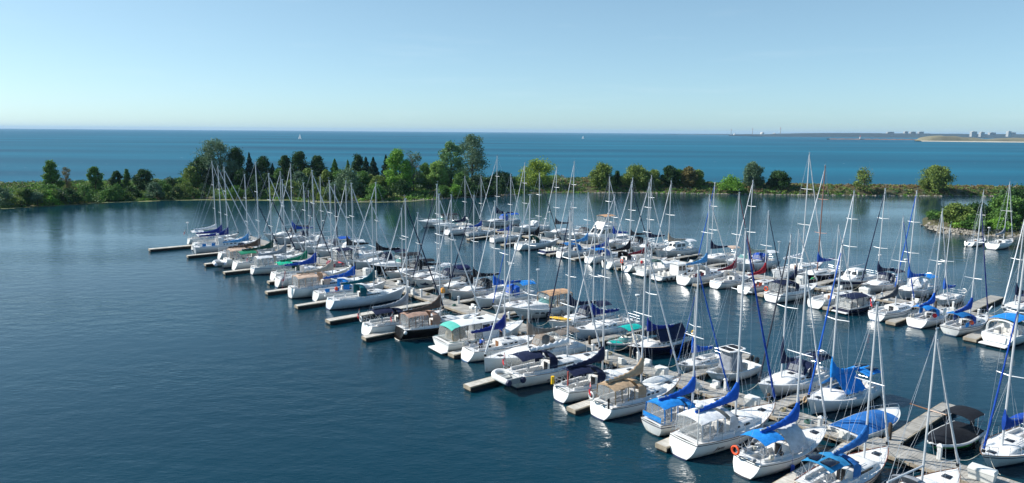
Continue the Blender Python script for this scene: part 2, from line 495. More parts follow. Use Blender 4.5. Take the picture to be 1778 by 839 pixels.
    m = MB(); z0 = F.sheer(tc1); brd = WOOD if ('board' in st.get('x', []) or rnd.random() < .25) else mat('companionway_dark', '#14161a', rough=0.6)
    m.box(xa - .035, xa - .004, -.27, .27, z0 - .42, z0 + hc * .92); m.build('companionway_board', brd, cabin)
    m = MB()
    for sg in (1, -1):
        pp = [(lerp(xa, xf, u), sg * sec(lerp(xa, xf, u))[1] * .62, topz(lerp(xa, xf, u)) + .05) for u in (.1, .25, .4, .55)]
        m.tube(pp, .018, 5)
    m.build('grab_rail', WOOD if rnd.random() < .5 else STEEL, cabin)
    # mast
    xm = -L / 2 + L * ms
    zm = topz(xm) if xa < xm < xf else F.deck(F.t_of(xm)).z
    rm = 0.064 * (H / 13) ** .6 + 0.007
    mm = ALUBROWN if st.get('mastbrown') else ALU
    m = MB(); m.tube([(xm, 0, zm - .03), (xm, 0, zm + (H - zm) * .7), (xm - .03, 0, H)], [rm * 1.05, rm, rm * .8], 8)
    mast = m.build('mast', mm, root)
    m = MB(); m.box(xm - .16, xm + .14, -.045, .045, H, H + .07); m.tube([(xm - .12, 0, H), (xm - .12, 0, H + .55)], .012, 4); m.tube([(xm - .3, 0, H + .42), (xm + .06, 0, H + .42)], .012, 4)
    m.build('masthead_fitting', STEEL, mast)
    if st.get('mastdark'):
        m = MB(); m.tube([(xm - .17, 0, zm + .9), (xm - .16, 0, H * .6), (xm - .13, 0, H - .3)], [.13, .11, .08], 8); m.build('mast_sleeve', ALUDARK, mast)
    nsp = 2 if H > 13.8 else 1
    sps = []
    for i in range(nsp):
        zz = zm + (H - zm) * ((0.5,), (0.36, 0.68))[nsp - 1][i]; w = (0.95, 0.78)[i] * k * (1.0 if nsp == 2 else 1.05)
        m = MB()
        for sg in (1, -1): m.tube([(xm, sg * rm * .6, zz - .02), (xm - .12, sg * w, zz + .04)], [.045, .03], 6); m.ball((xm - .12, sg * w, zz + .04), .05, 6, 5)
        m.build('spreader', WOOD if st.get('wood') else mm, mast); sps.append((zz, w))
    # standing rigging
    m = MB(); jf = st.get('jf', 1.0); zj = zm + (H - zm) * (jf if jf < 1 else 0.985)
    bw = F.deck(1.0); bx = bw.x - .12
    rw = 0.009
    m.tube([(xm - .1, 0, H), (-L / 2 + .15, 0, F.sheer(0) + .1)], rw, 4)
    for sg in (1, -1):
        tch = F.t_of(xm - .15); cp = (xm - .2, sg * (F.hb(tch) - .1), F.sheer(tch))
        path = [cp] + [(xm - .12, sg * w, zz + .04) for zz, w in sps] + [(xm, 0, H - .1)]
        m.tube(path, rw, 4)
        for dx in (-.55, .45): m.tube([(xm - .2 + dx, cp[1], cp[2]), (xm, 0, sps[0][0] - .08)], rw * .9, 4)
    m.tube([(bx, 0, bw.z + .05), (xm, 0, zj)], rw, 4)
    m.build('standing_rigging', WIRE, root)
    if st.get('jib'):
        jm = SAILW if st['jib'] == 'white' else cloth(st['jib'])
        m = MB(); a, b_ = Vector((bx, 0, bw.z + .35)), Vector((xm + .1, 0, zj - .5))
        n = 16; pts = [a.lerp(b_, i / n) + Vector((0, 0, -.12 * math.sin(math.pi * i / n))) for i in range(n + 1)]
        rj = 0.082 * k
        m.tube(pts, [max(.035, rj * (1 - .45 * i / n) * (1 + .12 * math.sin(i * 2.3))) for i in range(n + 1)], 7)
        fs = m.build('furled_sail', jm, root)
        m = MB(); m.tube([a + Vector((.02, 0, -.22)), a + Vector((0, 0, -.06))], .12, 8); m.build('furler_drum', RUB, fs)
    # boom and sail cover
    zb = zm + (1.36 if xa < xm < xf else 1.75) * min(1.0, k)
    blen = min(L * ms - .4, 0.42 * L)
    xe = xm - blen
    m = MB(); m.tube([(xm - .08, 0, zb), (xe, 0, zb + .08)], .06, 7); m.tube([(xe + .1, 0, zb + .08), (xm - .1, 0, H - .05)], .008, 4)
    boom = m.build('boom', mm, root)
    sc = st.get('sc')
    if sc:
        if sc in ('wbundle', 'wsail'): cm = SAILW
        else: cm = cloth('navy' if sc == 'navyshort' else ('azure' if sc == 'azure2' else sc))
        m = MB(); rings = []; n = 22
        up = {'wsail': .6, 'navyshort': 2.0}.get(sc, .95 + .5 * rnd.random())
        reach = 0.45 if sc == 'navyshort' else 0.98
        for i in range(n + 1):
            s = i / n; xx = lerp(xm + .14, xm - blen * reach, s)
            h = 0.27 + 0.27 * (1 - s) + up * math.exp(-s * (6.5 if sc != 'wsail' else 5)) + .04 * math.sin(i * 2.1 + x)
            w = 0.15 + .06 * (1 - s) + .025 * math.sin(i * 1.7 + y)
            if sc == 'wbundle': h = .3 + .3 * (1 - s) + .1 * math.sin(i * 1.9); w = .2 + .05 * math.sin(i * 2.7)
            if i in (0, n): w *= .55
            base = zb - .16 - .02 * s - .05 * math.sin(s * math.pi) + .02 * math.sin(i * 2.9)
            ring = []
            for q in range(10):
                a = 2 * math.pi * q / 10; cz = math.sin(a)
                ww = w * (1.0 if cz < 0 else (1 - .55 * max(0, cz) ** 1.5)) * (1 + .1 * math.sin(q * 3.1 + i * 1.3))
                ring.append((xx, ww * math.cos(a), base + h * .5 + h * .5 * cz))
            rings.append(ring)
        m.loft(rings, True, True, True)
        m.build('sail_cover' if cm is not SAILW else 'stowed_sail', cm, boom, ang=60)
    # rails and lifelines
    m = MB(); tb = 0.88
    pt = rail_pts(F, tb, 1.0, 5, .6, .06); p0 = rail_pts(F, tb, 1.0, 5, .02, .06)
    loop = pt + [(bw.x + .06, 0, bw.z + .62)] + mir(pt)[::-1]
    m.tube(loop, .018, 5)
    for i in (0, 3): m.tube([p0[i], pt[i]], .018, 5); m.tube(mir([p0[i], pt[i]]), .018, 5)
    m.build('bow_rail', STEEL, root)
    m = MB(); pt = rail_pts(F, 0.01, .1, 3, .62, .08); p0 = rail_pts(F, 0.01, .1, 3, .02, .08)
    m.tube(mir(pt)[::-1] + pt, .018, 5)
    pm_ = [(a[0], a[1], a[2] - .3) for a in pt]; m.tube(mir(pm_)[::-1] + pm_, .014, 5)
    for i in (0, 3): m.tube([p0[i], pt[i]], .018, 5); m.tube(mir([p0[i], pt[i]]), .018, 5)
    m.build('stern_rail', STEEL, root)
    m = MB()
    for dz in (.6, .32):
        pt = rail_pts(F, .1, tb, 16, dz, .07); m.tube(pt, .007, 4); m.tube(mir(pt), .007, 4)
    for i in range(1, 7):
        t = lerp(.1, tb, i / 7); q = F.deck(t); yy = F.hb(t) - .07
        for sg in (1, -1): m.tube([(q.x, sg * yy, F.sheer(t)), (q.x, sg * yy, F.sheer(t) + .6)], .013, 4)
    m.build('lifeline', STEEL, root)
    X = st.get('x', [])
    zc = F.sheer(.2)
    if not st.get('nolines'):
        for sg in (1, -1):
            m = MB(); a = F.deck(.95, sg * .9); b_ = Vector((L / 2 + .35, sg * (1.15 + .5 * rnd.random()), .58)); n = 8
            m.tube([a.lerp(b_, i / n) - Vector((0, 0, .22 * math.sin(math.pi * i / n))) for i in range(n + 1)], .013, 4); m.build('mooring_line', ROPE, root)
    # steering
    xc = F.deck(.17).x
    if 'wheel' in X or rnd.random() < .55:
        m = MB(); m.torus((xc, 0, zc + .45), .42, .016, 'x', 20, 5)
        for q in range(5): m.tube([(xc, 0, zc + .45), (xc, .42 * math.cos(q * 1.2566), zc + .45 + .42 * math.sin(q * 1.2566))], .01, 4)
        m.bbox(xc + .02, xc + .22, -.11, .11, zc - .46, zc + .55, .03); m.build('steering_wheel', STEEL, root)
    else:
        m = MB(); m.tube([(F.deck(.09).x, 0, zc + .05), (F.deck(.22).x, 0, zc + .22)], .025, 6); m.build('tiller', WOOD, root)
    # canvas
    if st.get('dod') and st['dod'] != 'tent':
        dm = cloth(st['dod']); hw = min(wmax * 1.08, .4 * B); zt = topz(xa) + .62 * k; m = MB(); xd = xa - .25
        rows = []
        for u, (xx, zz, rs_) in enumerate([(xa + .95, topz(xa + .95) - .02, .06), (xa + .62, lerp(topz(xa), zt, .66), .18), (xa + .3, zt - .02, .2), (xa, zt + .06, .2), (xd, zt + .05, .2)]):
            rows.append([(xx - .15 * abs(v) ** 2, v * hw * lerp(.86, 1, u / 4), (zz + rs_ * (1 - abs(v) ** 2.2)) if abs(v) < .99 else zz) for v in [q / 5 - 1 for q in range(11)]])
        m.shell(rows, .025)
        for sg in (1, -1):
            sid = [[(r[0][0], sg * hw * 1.0, r[0][2]), (r[0][0], sg * hw * 1.0, F.sheer(tc1) + .16)] for r in rows[1:]]
            m.shell(sid, .02, 0, (0, -sg, 0))
        dod = m.build('dodger', dm, root)
        m = MB()
        for v0, v1 in ((-.72, -.3), (-.24, .24), (.3, .72)):
            m.shell([[(lerp(rows[0][int(round((v + 1) * 5))][0], rows[1][int(round((v + 1) * 5))][0], e) + .03, v * hw * .9, lerp(rows[0][5][2], rows[1][5][2] , e) - .1 * abs(v) + .035) for v in (v0, (v0 + v1) / 2, v1)] for e in (.15, .95)], .01)
        m.build('dodger_window', vinyl(), dod)
    if st.get('dod') == 'tent' or st.get('tent'):
        tm = cloth('lgray' if st.get('dod') == 'tent' else st['tent']); m = MB(); rows = []
        x0, x1 = (xa - .3, xm - .2) if not st.get('tent') == 'navy' else (F.deck(.08).x, xm - .6)
        for i in range(9):
            u = i / 8; xx = lerp(x0, x1, u); t = F.t_of(xx); hw = min(F.hb(t) - .12, B * .42)
            pk = (zb + .12 if st.get('tent') else zb - .25) - (.12 * math.sin(u * math.pi)); ed = F.sheer(t) + (.5 if st.get('tent') else .22) + .06 * math.sin(i * 2.4)
            rows.append([(xx, hw * v, lerp(pk, ed, abs(v) ** (.9 if st.get('tent') else 2.0)) + .03 * math.sin(i * 3 + v * 5)) for v in (-1, -.75, -.5, -.2, 0, .2, .5, .75, 1)])
        m.shell(rows, .02); m.build('boom_tent', tm, root, ang=70)
    bim = st.get('bim')
    if bim:
        hw = .33 * B; zt = zc + 1.3 * min(1.05, k ** .5); x0, x1 = F.deck(.05).x, F.deck(tc1 - .09).x
        m = MB(); m.shell(arch_rows(x0, x1, hw, zt, .26, 6, 10, .08, .05), .03)
        if bim == 'navyc':
            for sg in (1, -1): m.shell([[(lerp(x0, x1, i / 4), sg * hw, zt), (lerp(x0, x1, i / 4), sg * hw * 1.03, zc + .3)] for i in range(5)], .02, 0, (0, -sg, 0))
        bo = m.build('bimini', cloth(bim), root, ang=60)
        m = MB()
        for sg in (1, -1):
            for xt in (x0, lerp(x0, x1, .5), x1): m.tube([(lerp(x0, x1, .45), sg * hw * 1.05, zc + .1), (xt, sg * hw, zt)], .016, 5)
            m.tube([(x0 + .05, sg * hw, zt), (x0 - .1, sg * hw * 1.02, zc + .2)], .012, 4)
        for xt in (x0 + .02, x1 - .02): m.tube([(xt, v * hw, zt - .03 + .26 * (1 - abs(v) ** 2.4)) for v in [q / 5 - 1 for q in range(11)]], .016, 5)
        m.build('bimini_frame', STEEL, bo)
        if 'solar' in X:
            m = MB()
            for sg in (1, -1): m.bbox(x0 + .15, x0 + 1.15, sg * hw * .48 - .36, sg * hw * .48 + .36, zt + .3, zt + .35, .015)
            m.build('solar_panel', SOLAR, bo)
        if st.get('enc'):
            m = MB(); cl = MB()
            for sg in (1, -1):
                for i in range(3):
                    a, b_ = lerp(x0, x1, i / 3 + .03), lerp(x0, x1, (i + 1) / 3 - .03)
                    m.shell([[(a, sg * hw, zt - .08), (a, sg * hw * 1.05, zc + .28)], [(b_, sg * hw, zt - .08), (b_, sg * hw * 1.05, zc + .28)]], .012, 0, (0, -sg, 0))
                for i in range(4):
                    a = lerp(x0, x1, i / 3); cl.shell([[(a - .06, sg * hw, zt), (a - .06, sg * hw * 1.05, zc + .2)], [(a + .06, sg * hw, zt), (a + .06, sg * hw * 1.05, zc + .2)]], .02, 0, (0, -sg, 0))
            m.shell([[(x0, -hw * .9, zt + .05), (x0 - .05, -hw * .95, zc + .3)], [(x0, hw * .9, zt + .05), (x0 - .05, hw * .95, zc + .3)]], .012, 0, (1, 0, 0))
            for xt in (x0, x1): cl.shell([[(xt, v * hw, zt - .04 + .26 * (1 - abs(v) ** 2.4)), (xt, v * hw, zt - .14 + .26 * (1 - abs(v) ** 2.4))] for v in [q / 5 - 1 for q in range(11)]], .02, 0, (1, 0, 0))
            en = cl.build('enclosure', cloth(bim), root); m.build('enclosure_window', vinyl(), en)
    # things that make each boat its own
    tr = Vector((-L / 2 + .1, 0, F.sheer(0)))
    if st.get('pilot'):
        m = MB(); w0, w1 = wmax * .98, wmax * .78; x0, x1 = xa - .6, xa + 1.7; z0, z1 = topz(xa) - .2, topz(xa) + .75
        def pr(xx, ww, zz): return [(xx, -ww, zz), (xx, ww, zz)]
        m.loft([[(x0, -w0, z0), (x1 + .5, -w0, z0), (x1 + .5, w0, z0), (x0, w0, z0)], [(x0 + .05, -w1, z1), (x1, -w1, z1), (x1, w1, z1), (x0 + .05, w1, z1)], [(x0 + .3, -w1 * .8, z1 + .12), (x1 - .3, -w1 * .8, z1 + .12), (x1 - .3, w1 * .8, z1 + .12), (x0 + .3, w1 * .8, z1 + .12)]], True, False, True)
        ph = m.build('pilothouse', GEL, root)
        for sg in (1, -1):
            for a, b_ in ((.08, .4), (.5, .9)):
                g = MB(); o = []
                for u in (a, b_):
                    for v in (.3, .82):
                        o.append((lerp(lerp(x0, x0 + .05, v), lerp(x1 + .5, x1, v), u), sg * (lerp(w0, w1, v) + .012), lerp(z0, z1, v)))
                g.shell([[o[0], o[1]], [o[2], o[3]]], .02, 0, (0, -sg, 0)); g.build('window', GLASS, ph, smooth=False)
        g = MB()
        for a, b_ in ((-.85, -.1), (.1, .85)):
            g.shell([[(lerp(x1 + .5, x1, v) + .012, lerp(w0, w1, v) * a, lerp(z0, z1, v)) for v in (.35, .85)], [(lerp(x1 + .5, x1, v) + .012, lerp(w0, w1, v) * b_, lerp(z0, z1, v)) for v in (.35, .85)]], .02, 0, (-1, 0, 0))
        g.build('windscreen', GLASS, ph, smooth=False)
    if 'flag' in X: make_flag(root, tr.x, F.hb(0) * .55, tr.z + .5)
    if 'flag_big' in X: make_flag(root, tr.x, F.hb(0) * .5, tr.z + .6, 1.35, True)
    for key, mt in (('ring', ORANGE), ('ring_white', FENDW), ('ring_yellow', YEL)):
        if key in X:
            m = MB(); m.torus((tr.x - .06, F.hb(0) * .62, tr.z + .5), .27, .075, 'x', 16, 6); m.build('life_ring', mt, root)
    if 'float_yellow' in X: m = MB(); m.tube([(tr.x - .1, F.hb(0) * .8, tr.z + .2), (tr.x - .1, F.hb(0) * .8, tr.z + .85)], .15, 9); m.build('rescue_float', YEL, root)
    if 'float_white' in X: m = MB(); m.ball((tr.x + .3, -F.hb(0) - .2, tr.z - .2), .2); m.build('fender', FENDW, root)
    for key, mt in (('ball_red', REDM), ('ball_orange', ORANGE)):
        if key in X: m = MB(); m.ball((lerp(-L / 2, L / 2, .25), -F.hb(.2) * .9, zc + .5), .24, sq=(1, 1, 1.15)); m.build('ball_fender', mt, root)
    for key, mt in (('cloth_blue', cloth('azure')), ('cloth_orange', ORANGE), ('cloth_red', mat('cloth_red', '#8c2c34', rough=.9))):
        if key in X:
            for i in range(2):
                m = MB(); xx = lerp(-L / 2, L / 2, .1 + .13 * i); m.shell([[(xx + .12 * q, -F.hb(.15) - .02 + .05 * math.sin(q * 2.2 + j), zc + .66 - .16 * j) for j in range(4)] for q in range(6)], .03, 0, (0, 1, 0))
                m.build('hung_cloth', mt, root)
    for key, mt in (('fender_blue', FENDB), ('fender_black', RUB), ('fender_white', FENDW)):
        if key in X:
            for t in (.3, .55):
                m = MB(); yy = -(F.hb(t) + .13); xx = F.deck(t).x
                m.tube([(xx, yy, .12), (xx, yy, .2), (xx, yy, .62), (xx, yy, .7)], [.06, .13, .13, .05], 8); m.tube([(xx, yy, .7), (xx, yy + .1, F.sheer(t) + .3)], .012, 4); m.build('fender', mt, root)
    if rnd.random() < .6:
        t = .45; m = MB(); yy = (F.hb(t) + .12); xx = F.deck(t).x
        m.tube([(xx, yy, .12), (xx, yy, .2), (xx, yy, .6), (xx, yy, .68)], [.06, .12, .12, .05], 8); m.tube([(xx, yy, .68), (xx, yy - .1, F.sheer(t) + .3)], .012, 4); m.build('fender', FENDW if rnd.random() < .6 else FENDB, root)
    if 'outboard' in X: make_outboard(root, -L / 2 - .1, .3, F.sheer(0) - .05, .9)
    if 'outboard_rail' in X: make_outboard(root, -L / 2 + .2, -F.hb(0) * .85, F.sheer(0) + .6, .55)
    if 'rail_clutter' in X:
        m = MB()
        for i in range(7):
            xx = lerp(-L / 2 + .1, -L / 2 + .3 * L, rnd.random()); yy = rnd.choice([-1, 1]) * F.hb(.1) * rnd.uniform(.5, .92); s = rnd.uniform(.1, .24)
            m = MB(); m.ball((xx, yy, zc + rnd.uniform(.1, .5)), s, 7, 5, (1, .7, rnd.uniform(.7, 1.3)))
            m.build('gear_bag', [ROPE, RUB, mat('gear_grey', '#8d8f92', rough=.7)][rnd.randrange(3)], root)
    if 'radarpole' in X or (rnd.random() < .18):
        m = MB(); px = -L / 2 + .35; m.tube([(px, F.hb(0) * .7, F.sheer(0)), (px, F.hb(0) * .7, F.sheer(0) + 2.9)], .035, 6)
        m.tube([(px, F.hb(0) * .7, F.sheer(0) + 2.9), (px, F.hb(0) * .7, F.sheer(0) + 2.98), (px, F.hb(0) * .7, F.sheer(0) + 3.12), (px, F.hb(0) * .7, F.sheer(0) + 3.16)], [.15, .26, .26, .1], 10); m.build('radar_pole', FENDW, root)
    if 'pole' in X:
        m = MB(); m.tube([(-L / 2 + .5, -F.hb(0) * .95, F.sheer(0)), (-L / 2 + .5, -F.hb(0) * .95, F.sheer(0) + 2.6)], .03, 6); m.ball((-L / 2 + .5, -F.hb(0) * .95, F.sheer(0) + 2.75), .27, 10, 6, (1, 1, .55)); m.build('radar_pole', FENDW, root)
    if 'pole_red' in X: m = MB(); m.tube([(-L / 2 + .3, -F.hb(0) * .8, F.sheer(0) + .5), (-L / 2 + .3, -F.hb(0) * .8, F.sheer(0) + 1.7)], .07, 6); m.build('danbuoy', mat('danbuoy_red', '#b04a3c', rough=.7), root)
    if 'arch' in X:
        m = MB(); xx = F.deck(.04).x; hw = F.hb(.03) * .9
        for dx in (0, .35): m.tube([(xx + dx, hw * math.cos(a), zc + max(0, 1.75 * math.sin(a)) ** .8 * 1.1) for a in [math.pi * i / 12 for i in range(13)]], .025, 6)
        m.build('stern_arch', STEEL, root)
    if 'hose' in X: m = MB(); m.torus((L / 2 - .5, -.5, F.sheer(1) - .25), .25, .05, 'y', 14, 5); m.torus((L / 2 - .5, -.55, F.sheer(1) - .3), .22, .05, 'y', 14, 5); m.build('rope_coil', mat('coil_rope', '#b79a78', rough=.9), root)
    if 'sprit' in X:
        m = MB(); m.tube([(L / 2 - .4, 0, F.sheer(1) + .05), (L / 2 + .9, 0, F.sheer(1) + .75)], .09, 7); m.build('bowsprit', FENDW, root)
        m = MB(); m.tube([(-L / 2 + .1, .5, F.sheer(0)), (-L / 2 - .1, .5, F.sheer(0) + 2.2)], .03, 6); m.shell([[(-L / 2 - .1, .5, F.sheer(0) + 2.1), (-L / 2 - .1, .5, F.sheer(0) + 1.2)], [(-L / 2 - .6, .55, F.sheer(0) + 2.0), (-L / 2 - .6, .55, F.sheer(0) + 1.3)]], .02, 0, (0, 1, 0)); m.build('wind_vane', FENDW, root)
    if 'weather' in X:
        m = MB(); hw = F.hb(0) * .9
        m.shell([[(-L / 2 + .12, -hw, F.sheer(0) + .6), (-L / 2 + .12, -hw, F.sheer(0) + .2)], [(-L / 2 + .12, hw, F.sheer(0) + .6), (-L / 2 + .12, hw, F.sheer(0) + .2)]], .02, 0, (-1, 0, 0))
        m.build('weather_cloth', cloth('azure'), root)
    if st.get('name'):
        cu = bpy.data.curves.new('name_text', 'FONT'); cu.body = st['name']; cu.size = .52; cu.extrude = .006; cu.shear = .35
        to = bpy.data.objects.new('tmp', cu); COL.objects.link(to); bpy.context.view_layer.update()
        me = bpy.data.meshes.new_from_object(to.evaluated_get(bpy.context.evaluated_depsgraph_get())); bpy.data.objects.remove(to)
        me.materials.clear(); me.materials.append(mat('name_paint', '#4a2a26', rough=.4))
        for v in me.vertices:
            xx = -L / 2 + 2.05 + v.co.x; zz = .5 + v.co.y * .85
            v.co = Vector((xx, -(F.side(xx, zz) + .02 + v.co.z), zz))
        o = bpy.data.objects.new('name_lettering', me); COL.objects.link(o); o.parent = root
    if st.get('emblem') or st.get('orca'):
        m = MB()
        if st.get('emblem'):
            for cx, r in ((-1.7, .17),):
                c = [(cx + r * math.cos(q * .5236), .5 + r * math.sin(q * .5236)) for q in range(12)]; m.add([(a, -(F.side(a, b_) + .02), b_) for a, b_ in c], [tuple(range(12))])
            for cx in (-2.25, -1.2, -.95):
                c = [(cx, .44), (cx + .22, .44), (cx + .25, .56), (cx + .03, .56)]; m.add([(a, -(F.side(a, b_) + .02), b_) for a, b_ in c], [(0, 1, 2, 3)])
        else:
            c = [(0, 0), (.3, .14), (.55, .2), (.62, .45), (.72, .22), (1.0, .12), (1.25, .22), (1.15, .02), (.9, -.08), (.5, -.1), (.2, -.12)]
            c = [(L / 2 - 2.3 + a, .62 + b_) for a, b_ in c]; m.add([(a, (F.side(a, b_) + .025), b_) for a, b_ in c], [tuple(range(len(c)))])
            m.add([(a, -(F.side(a, b_) + .025), b_) for a, b_ in c][::-1], [tuple(range(len(c)))])
        m.build('hull_emblem', strm('navy'), root, smooth=False)
    if False:
        m = MB()
        for sg in (1,):
            m.shell([[(F.deck(t).x, -(F.hb(t) * .6), F.sheer(t) + .2 * 0 + .1), (F.deck(t).x, -(F.hb(t) * .6), F.sheer(t) + .2)] for t in (.42, .5, .6, .68)], .02, 0, (0, 1, 0))
        m.build('window', GLASS, cabin)
    return root, F
# ------------------------------------------------------------------ motor boats
def motor_hull(root, L, B, fb, hullkey, stripe=None, lo=.6, hi=.85, rb=1.1, rs=-.15, ws=.9, extra=None):
    F = Form(L, B, fb, ws=ws, rb=rb, rs=rs, tmax=.45, bowp=2.1, pm=3.6, pb=1.1, D=.35)
    hm = extra or hullm(hullkey)
    hull_mesh(F, ns=20, stripe=bool(stripe), lo=lo, hi=hi).build('hull', [hm, strm('navy'), stripe or hm, BOTTOM], root, ang=50)
    m = MB(); pts = rail_pts(F, 0, 1, 24, .0, .0); m.tube(pts, .035, 5); m.tube(mir(pts), .035, 5); m.build('rub_rail', FENDW if hullkey != 'black' else RUB, root)
    return F
def tray_deck(F, t0, t1, depth, root, f=.8, nose=0.0):
    """deck with an open cockpit from t0 to t1; nose lifts the foredeck"""
    m = MB(); rows = []
    for t in [0, t0 - .001, t0] + [lerp(t0, t1, i / 6) for i in range(1, 6)] + [t1, t1 + .001] + [lerp(t1, 1, i / 12) for i in range(1, 13)]:
        ins = t0 <= t <= t1; r = []
        lift = nose * math.sin(math.pi * min(1, max(0, (t - t1) / (1 - t1)))) ** .7 if t > t1 else 0
        for q in (-1, -.9, -f, -f + .015, -.5, -.25, 0, .25, .5, f - .015, f, .9, 1):
            p = F.deck(t, q * .985); r.append((p.x, p.y, p.z - .01 + (-depth if ins and abs(q) < f - .01 else 0) + lift * (1 - abs(q) ** 2.5)))
        rows.append(r)
    m.loft(rows, False)
    return m.build('deck', GEL, root, ang=28)
def bow_rail(F, root, t0=.5, h=.55):
    m = MB(); pt = rail_pts(F, t0, .985, 10, h, .1); p0 = rail_pts(F, t0, .985, 10, .02, .1); pt[0] = p0[0]
    m.tube(pt + mir(pt)[::-1], .018, 5)
    for i in (2, 4, 6, 8): m.tube([p0[i], pt[i]], .014, 4); m.tube(mir([p0[i], pt[i]]), .014, 4)
    m.build('bow_rail', STEEL, root)
def windscreen(F, root, t, h=.55, rake=.7, hwf=.82, col=None, z0=0.0, sweep=1.1):
    m = MB(); fr = MB(); lo, hi = [], []
    p = F.deck(t); hw = F.hb(t) * hwf
    for j in range(13):
        v = j / 6 - 1; cx = (1 - abs(v) ** 2.2) * sweep
        lo.append((p.x + cx - .5, v * hw, p.z + z0 + .02)); hi.append((p.x + cx - .5 - rake * (1 - .6 * v * v), v * hw * .9, p.z + z0 + h))
    m.shell([lo, hi], .015, 0, (-.7, 0, -.3)); w = m.build('windscreen', col or mat('green_glass', '#5f8a86', rough=.06, spec=.8), root, ang=60)
    fr.tube(hi, .022, 5); fr.tube([lo[0], hi[0]], .022, 5); fr.tube([lo[-1], hi[-1]], .022, 5); fr.tube([lo[6], hi[6]], .02, 5); fr.build('windscreen_frame', STEEL, w)
    return p.x, hw, p.z + z0 + h
def swim_platform(F, root, z=.28, d=.7):
    m = MB(); hw = F.hb(0) * .85; x = F.x(0, z)
    m.bbox(x - d, x + .1, -hw, hw, z - .06, z + .05, .03); m.build('swim_platform', GEL, root)
def canopy(root, x0, x1, hw, z, col, rise=.22, legs=None, sides=0.0, vin=False):
    m = MB(); m.shell(arch_rows(x0, x1, hw, z, rise, 6, 10, .06, .04), .03)
    c = m.build('canopy', cloth(col), root, ang=60)
    if legs is not None:
        f = MB()
        for sg in (1, -1):
            for xt in (x0 + .04, (x0 + x1) / 2, x1 - .04): f.tube([((x0 + x1) / 2, sg * hw * 1.04, legs), (xt, sg * hw, z + .01)], .018, 5)
        f.tube([(x0 + .04, v * hw, z - .03 + rise * (1 - abs(v) ** 2.4)) for v in [q / 5 - 1 for q in range(11)]], .018, 5)
        f.build('canopy_frame', STEEL, c)
    if sides:
        g = MB(); k = MB()
        for sg in (1, -1):
            n = 3
            for i in range(n):
                a, b_ = lerp(x0, x1, i / n + .02), lerp(x0, x1, (i + 1) / n - .02)
                g.shell([[(a, sg * hw, z - .06), (a, sg * hw * 1.04, sides + .15)], [(b_, sg * hw, z - .06), (b_, sg * hw * 1.04, sides + .15)]], .012, 0, (0, -sg, 0))
            for i in range(n + 1):
                a = lerp(x0, x1, i / n); k.shell([[(a - .07, sg * hw, z), (a - .07, sg * hw * 1.04, sides)], [(a + .07, sg * hw, z), (a + .07, sg * hw * 1.04, sides)]], .02, 0, (0, -sg, 0))
        g.shell([[(x0, -hw * .95, z), (x0 - .2, -hw * .95, sides + .1)], [(x0, hw * .95, z), (x0 - .2, hw * .95, sides + .1)]], .012, 0, (1, 0, 0))
        k.build('canopy_side', cloth(col), c); g.build('canopy_window', vinyl(), c)
    return c
def seats(root, F, t0, t1, depth, name='seat', col='#d8d4cb'):
    for t in (t0, t1):
        for sg in (1, -1):
            m = MB(); p = F.deck(t); w = F.hb(t) * .34; zc = p.z - depth
            m.bbox(p.x - .3, p.x + .3, sg * w - .27, sg * w + .27, zc, zc + .42, .05); m.bbox(p.x - .36, p.x - .2, sg * w - .27, sg * w + .27, zc + .4, zc + .9, .05)
            m.build(name, mat('seat_vinyl', col, rough=.5), root)

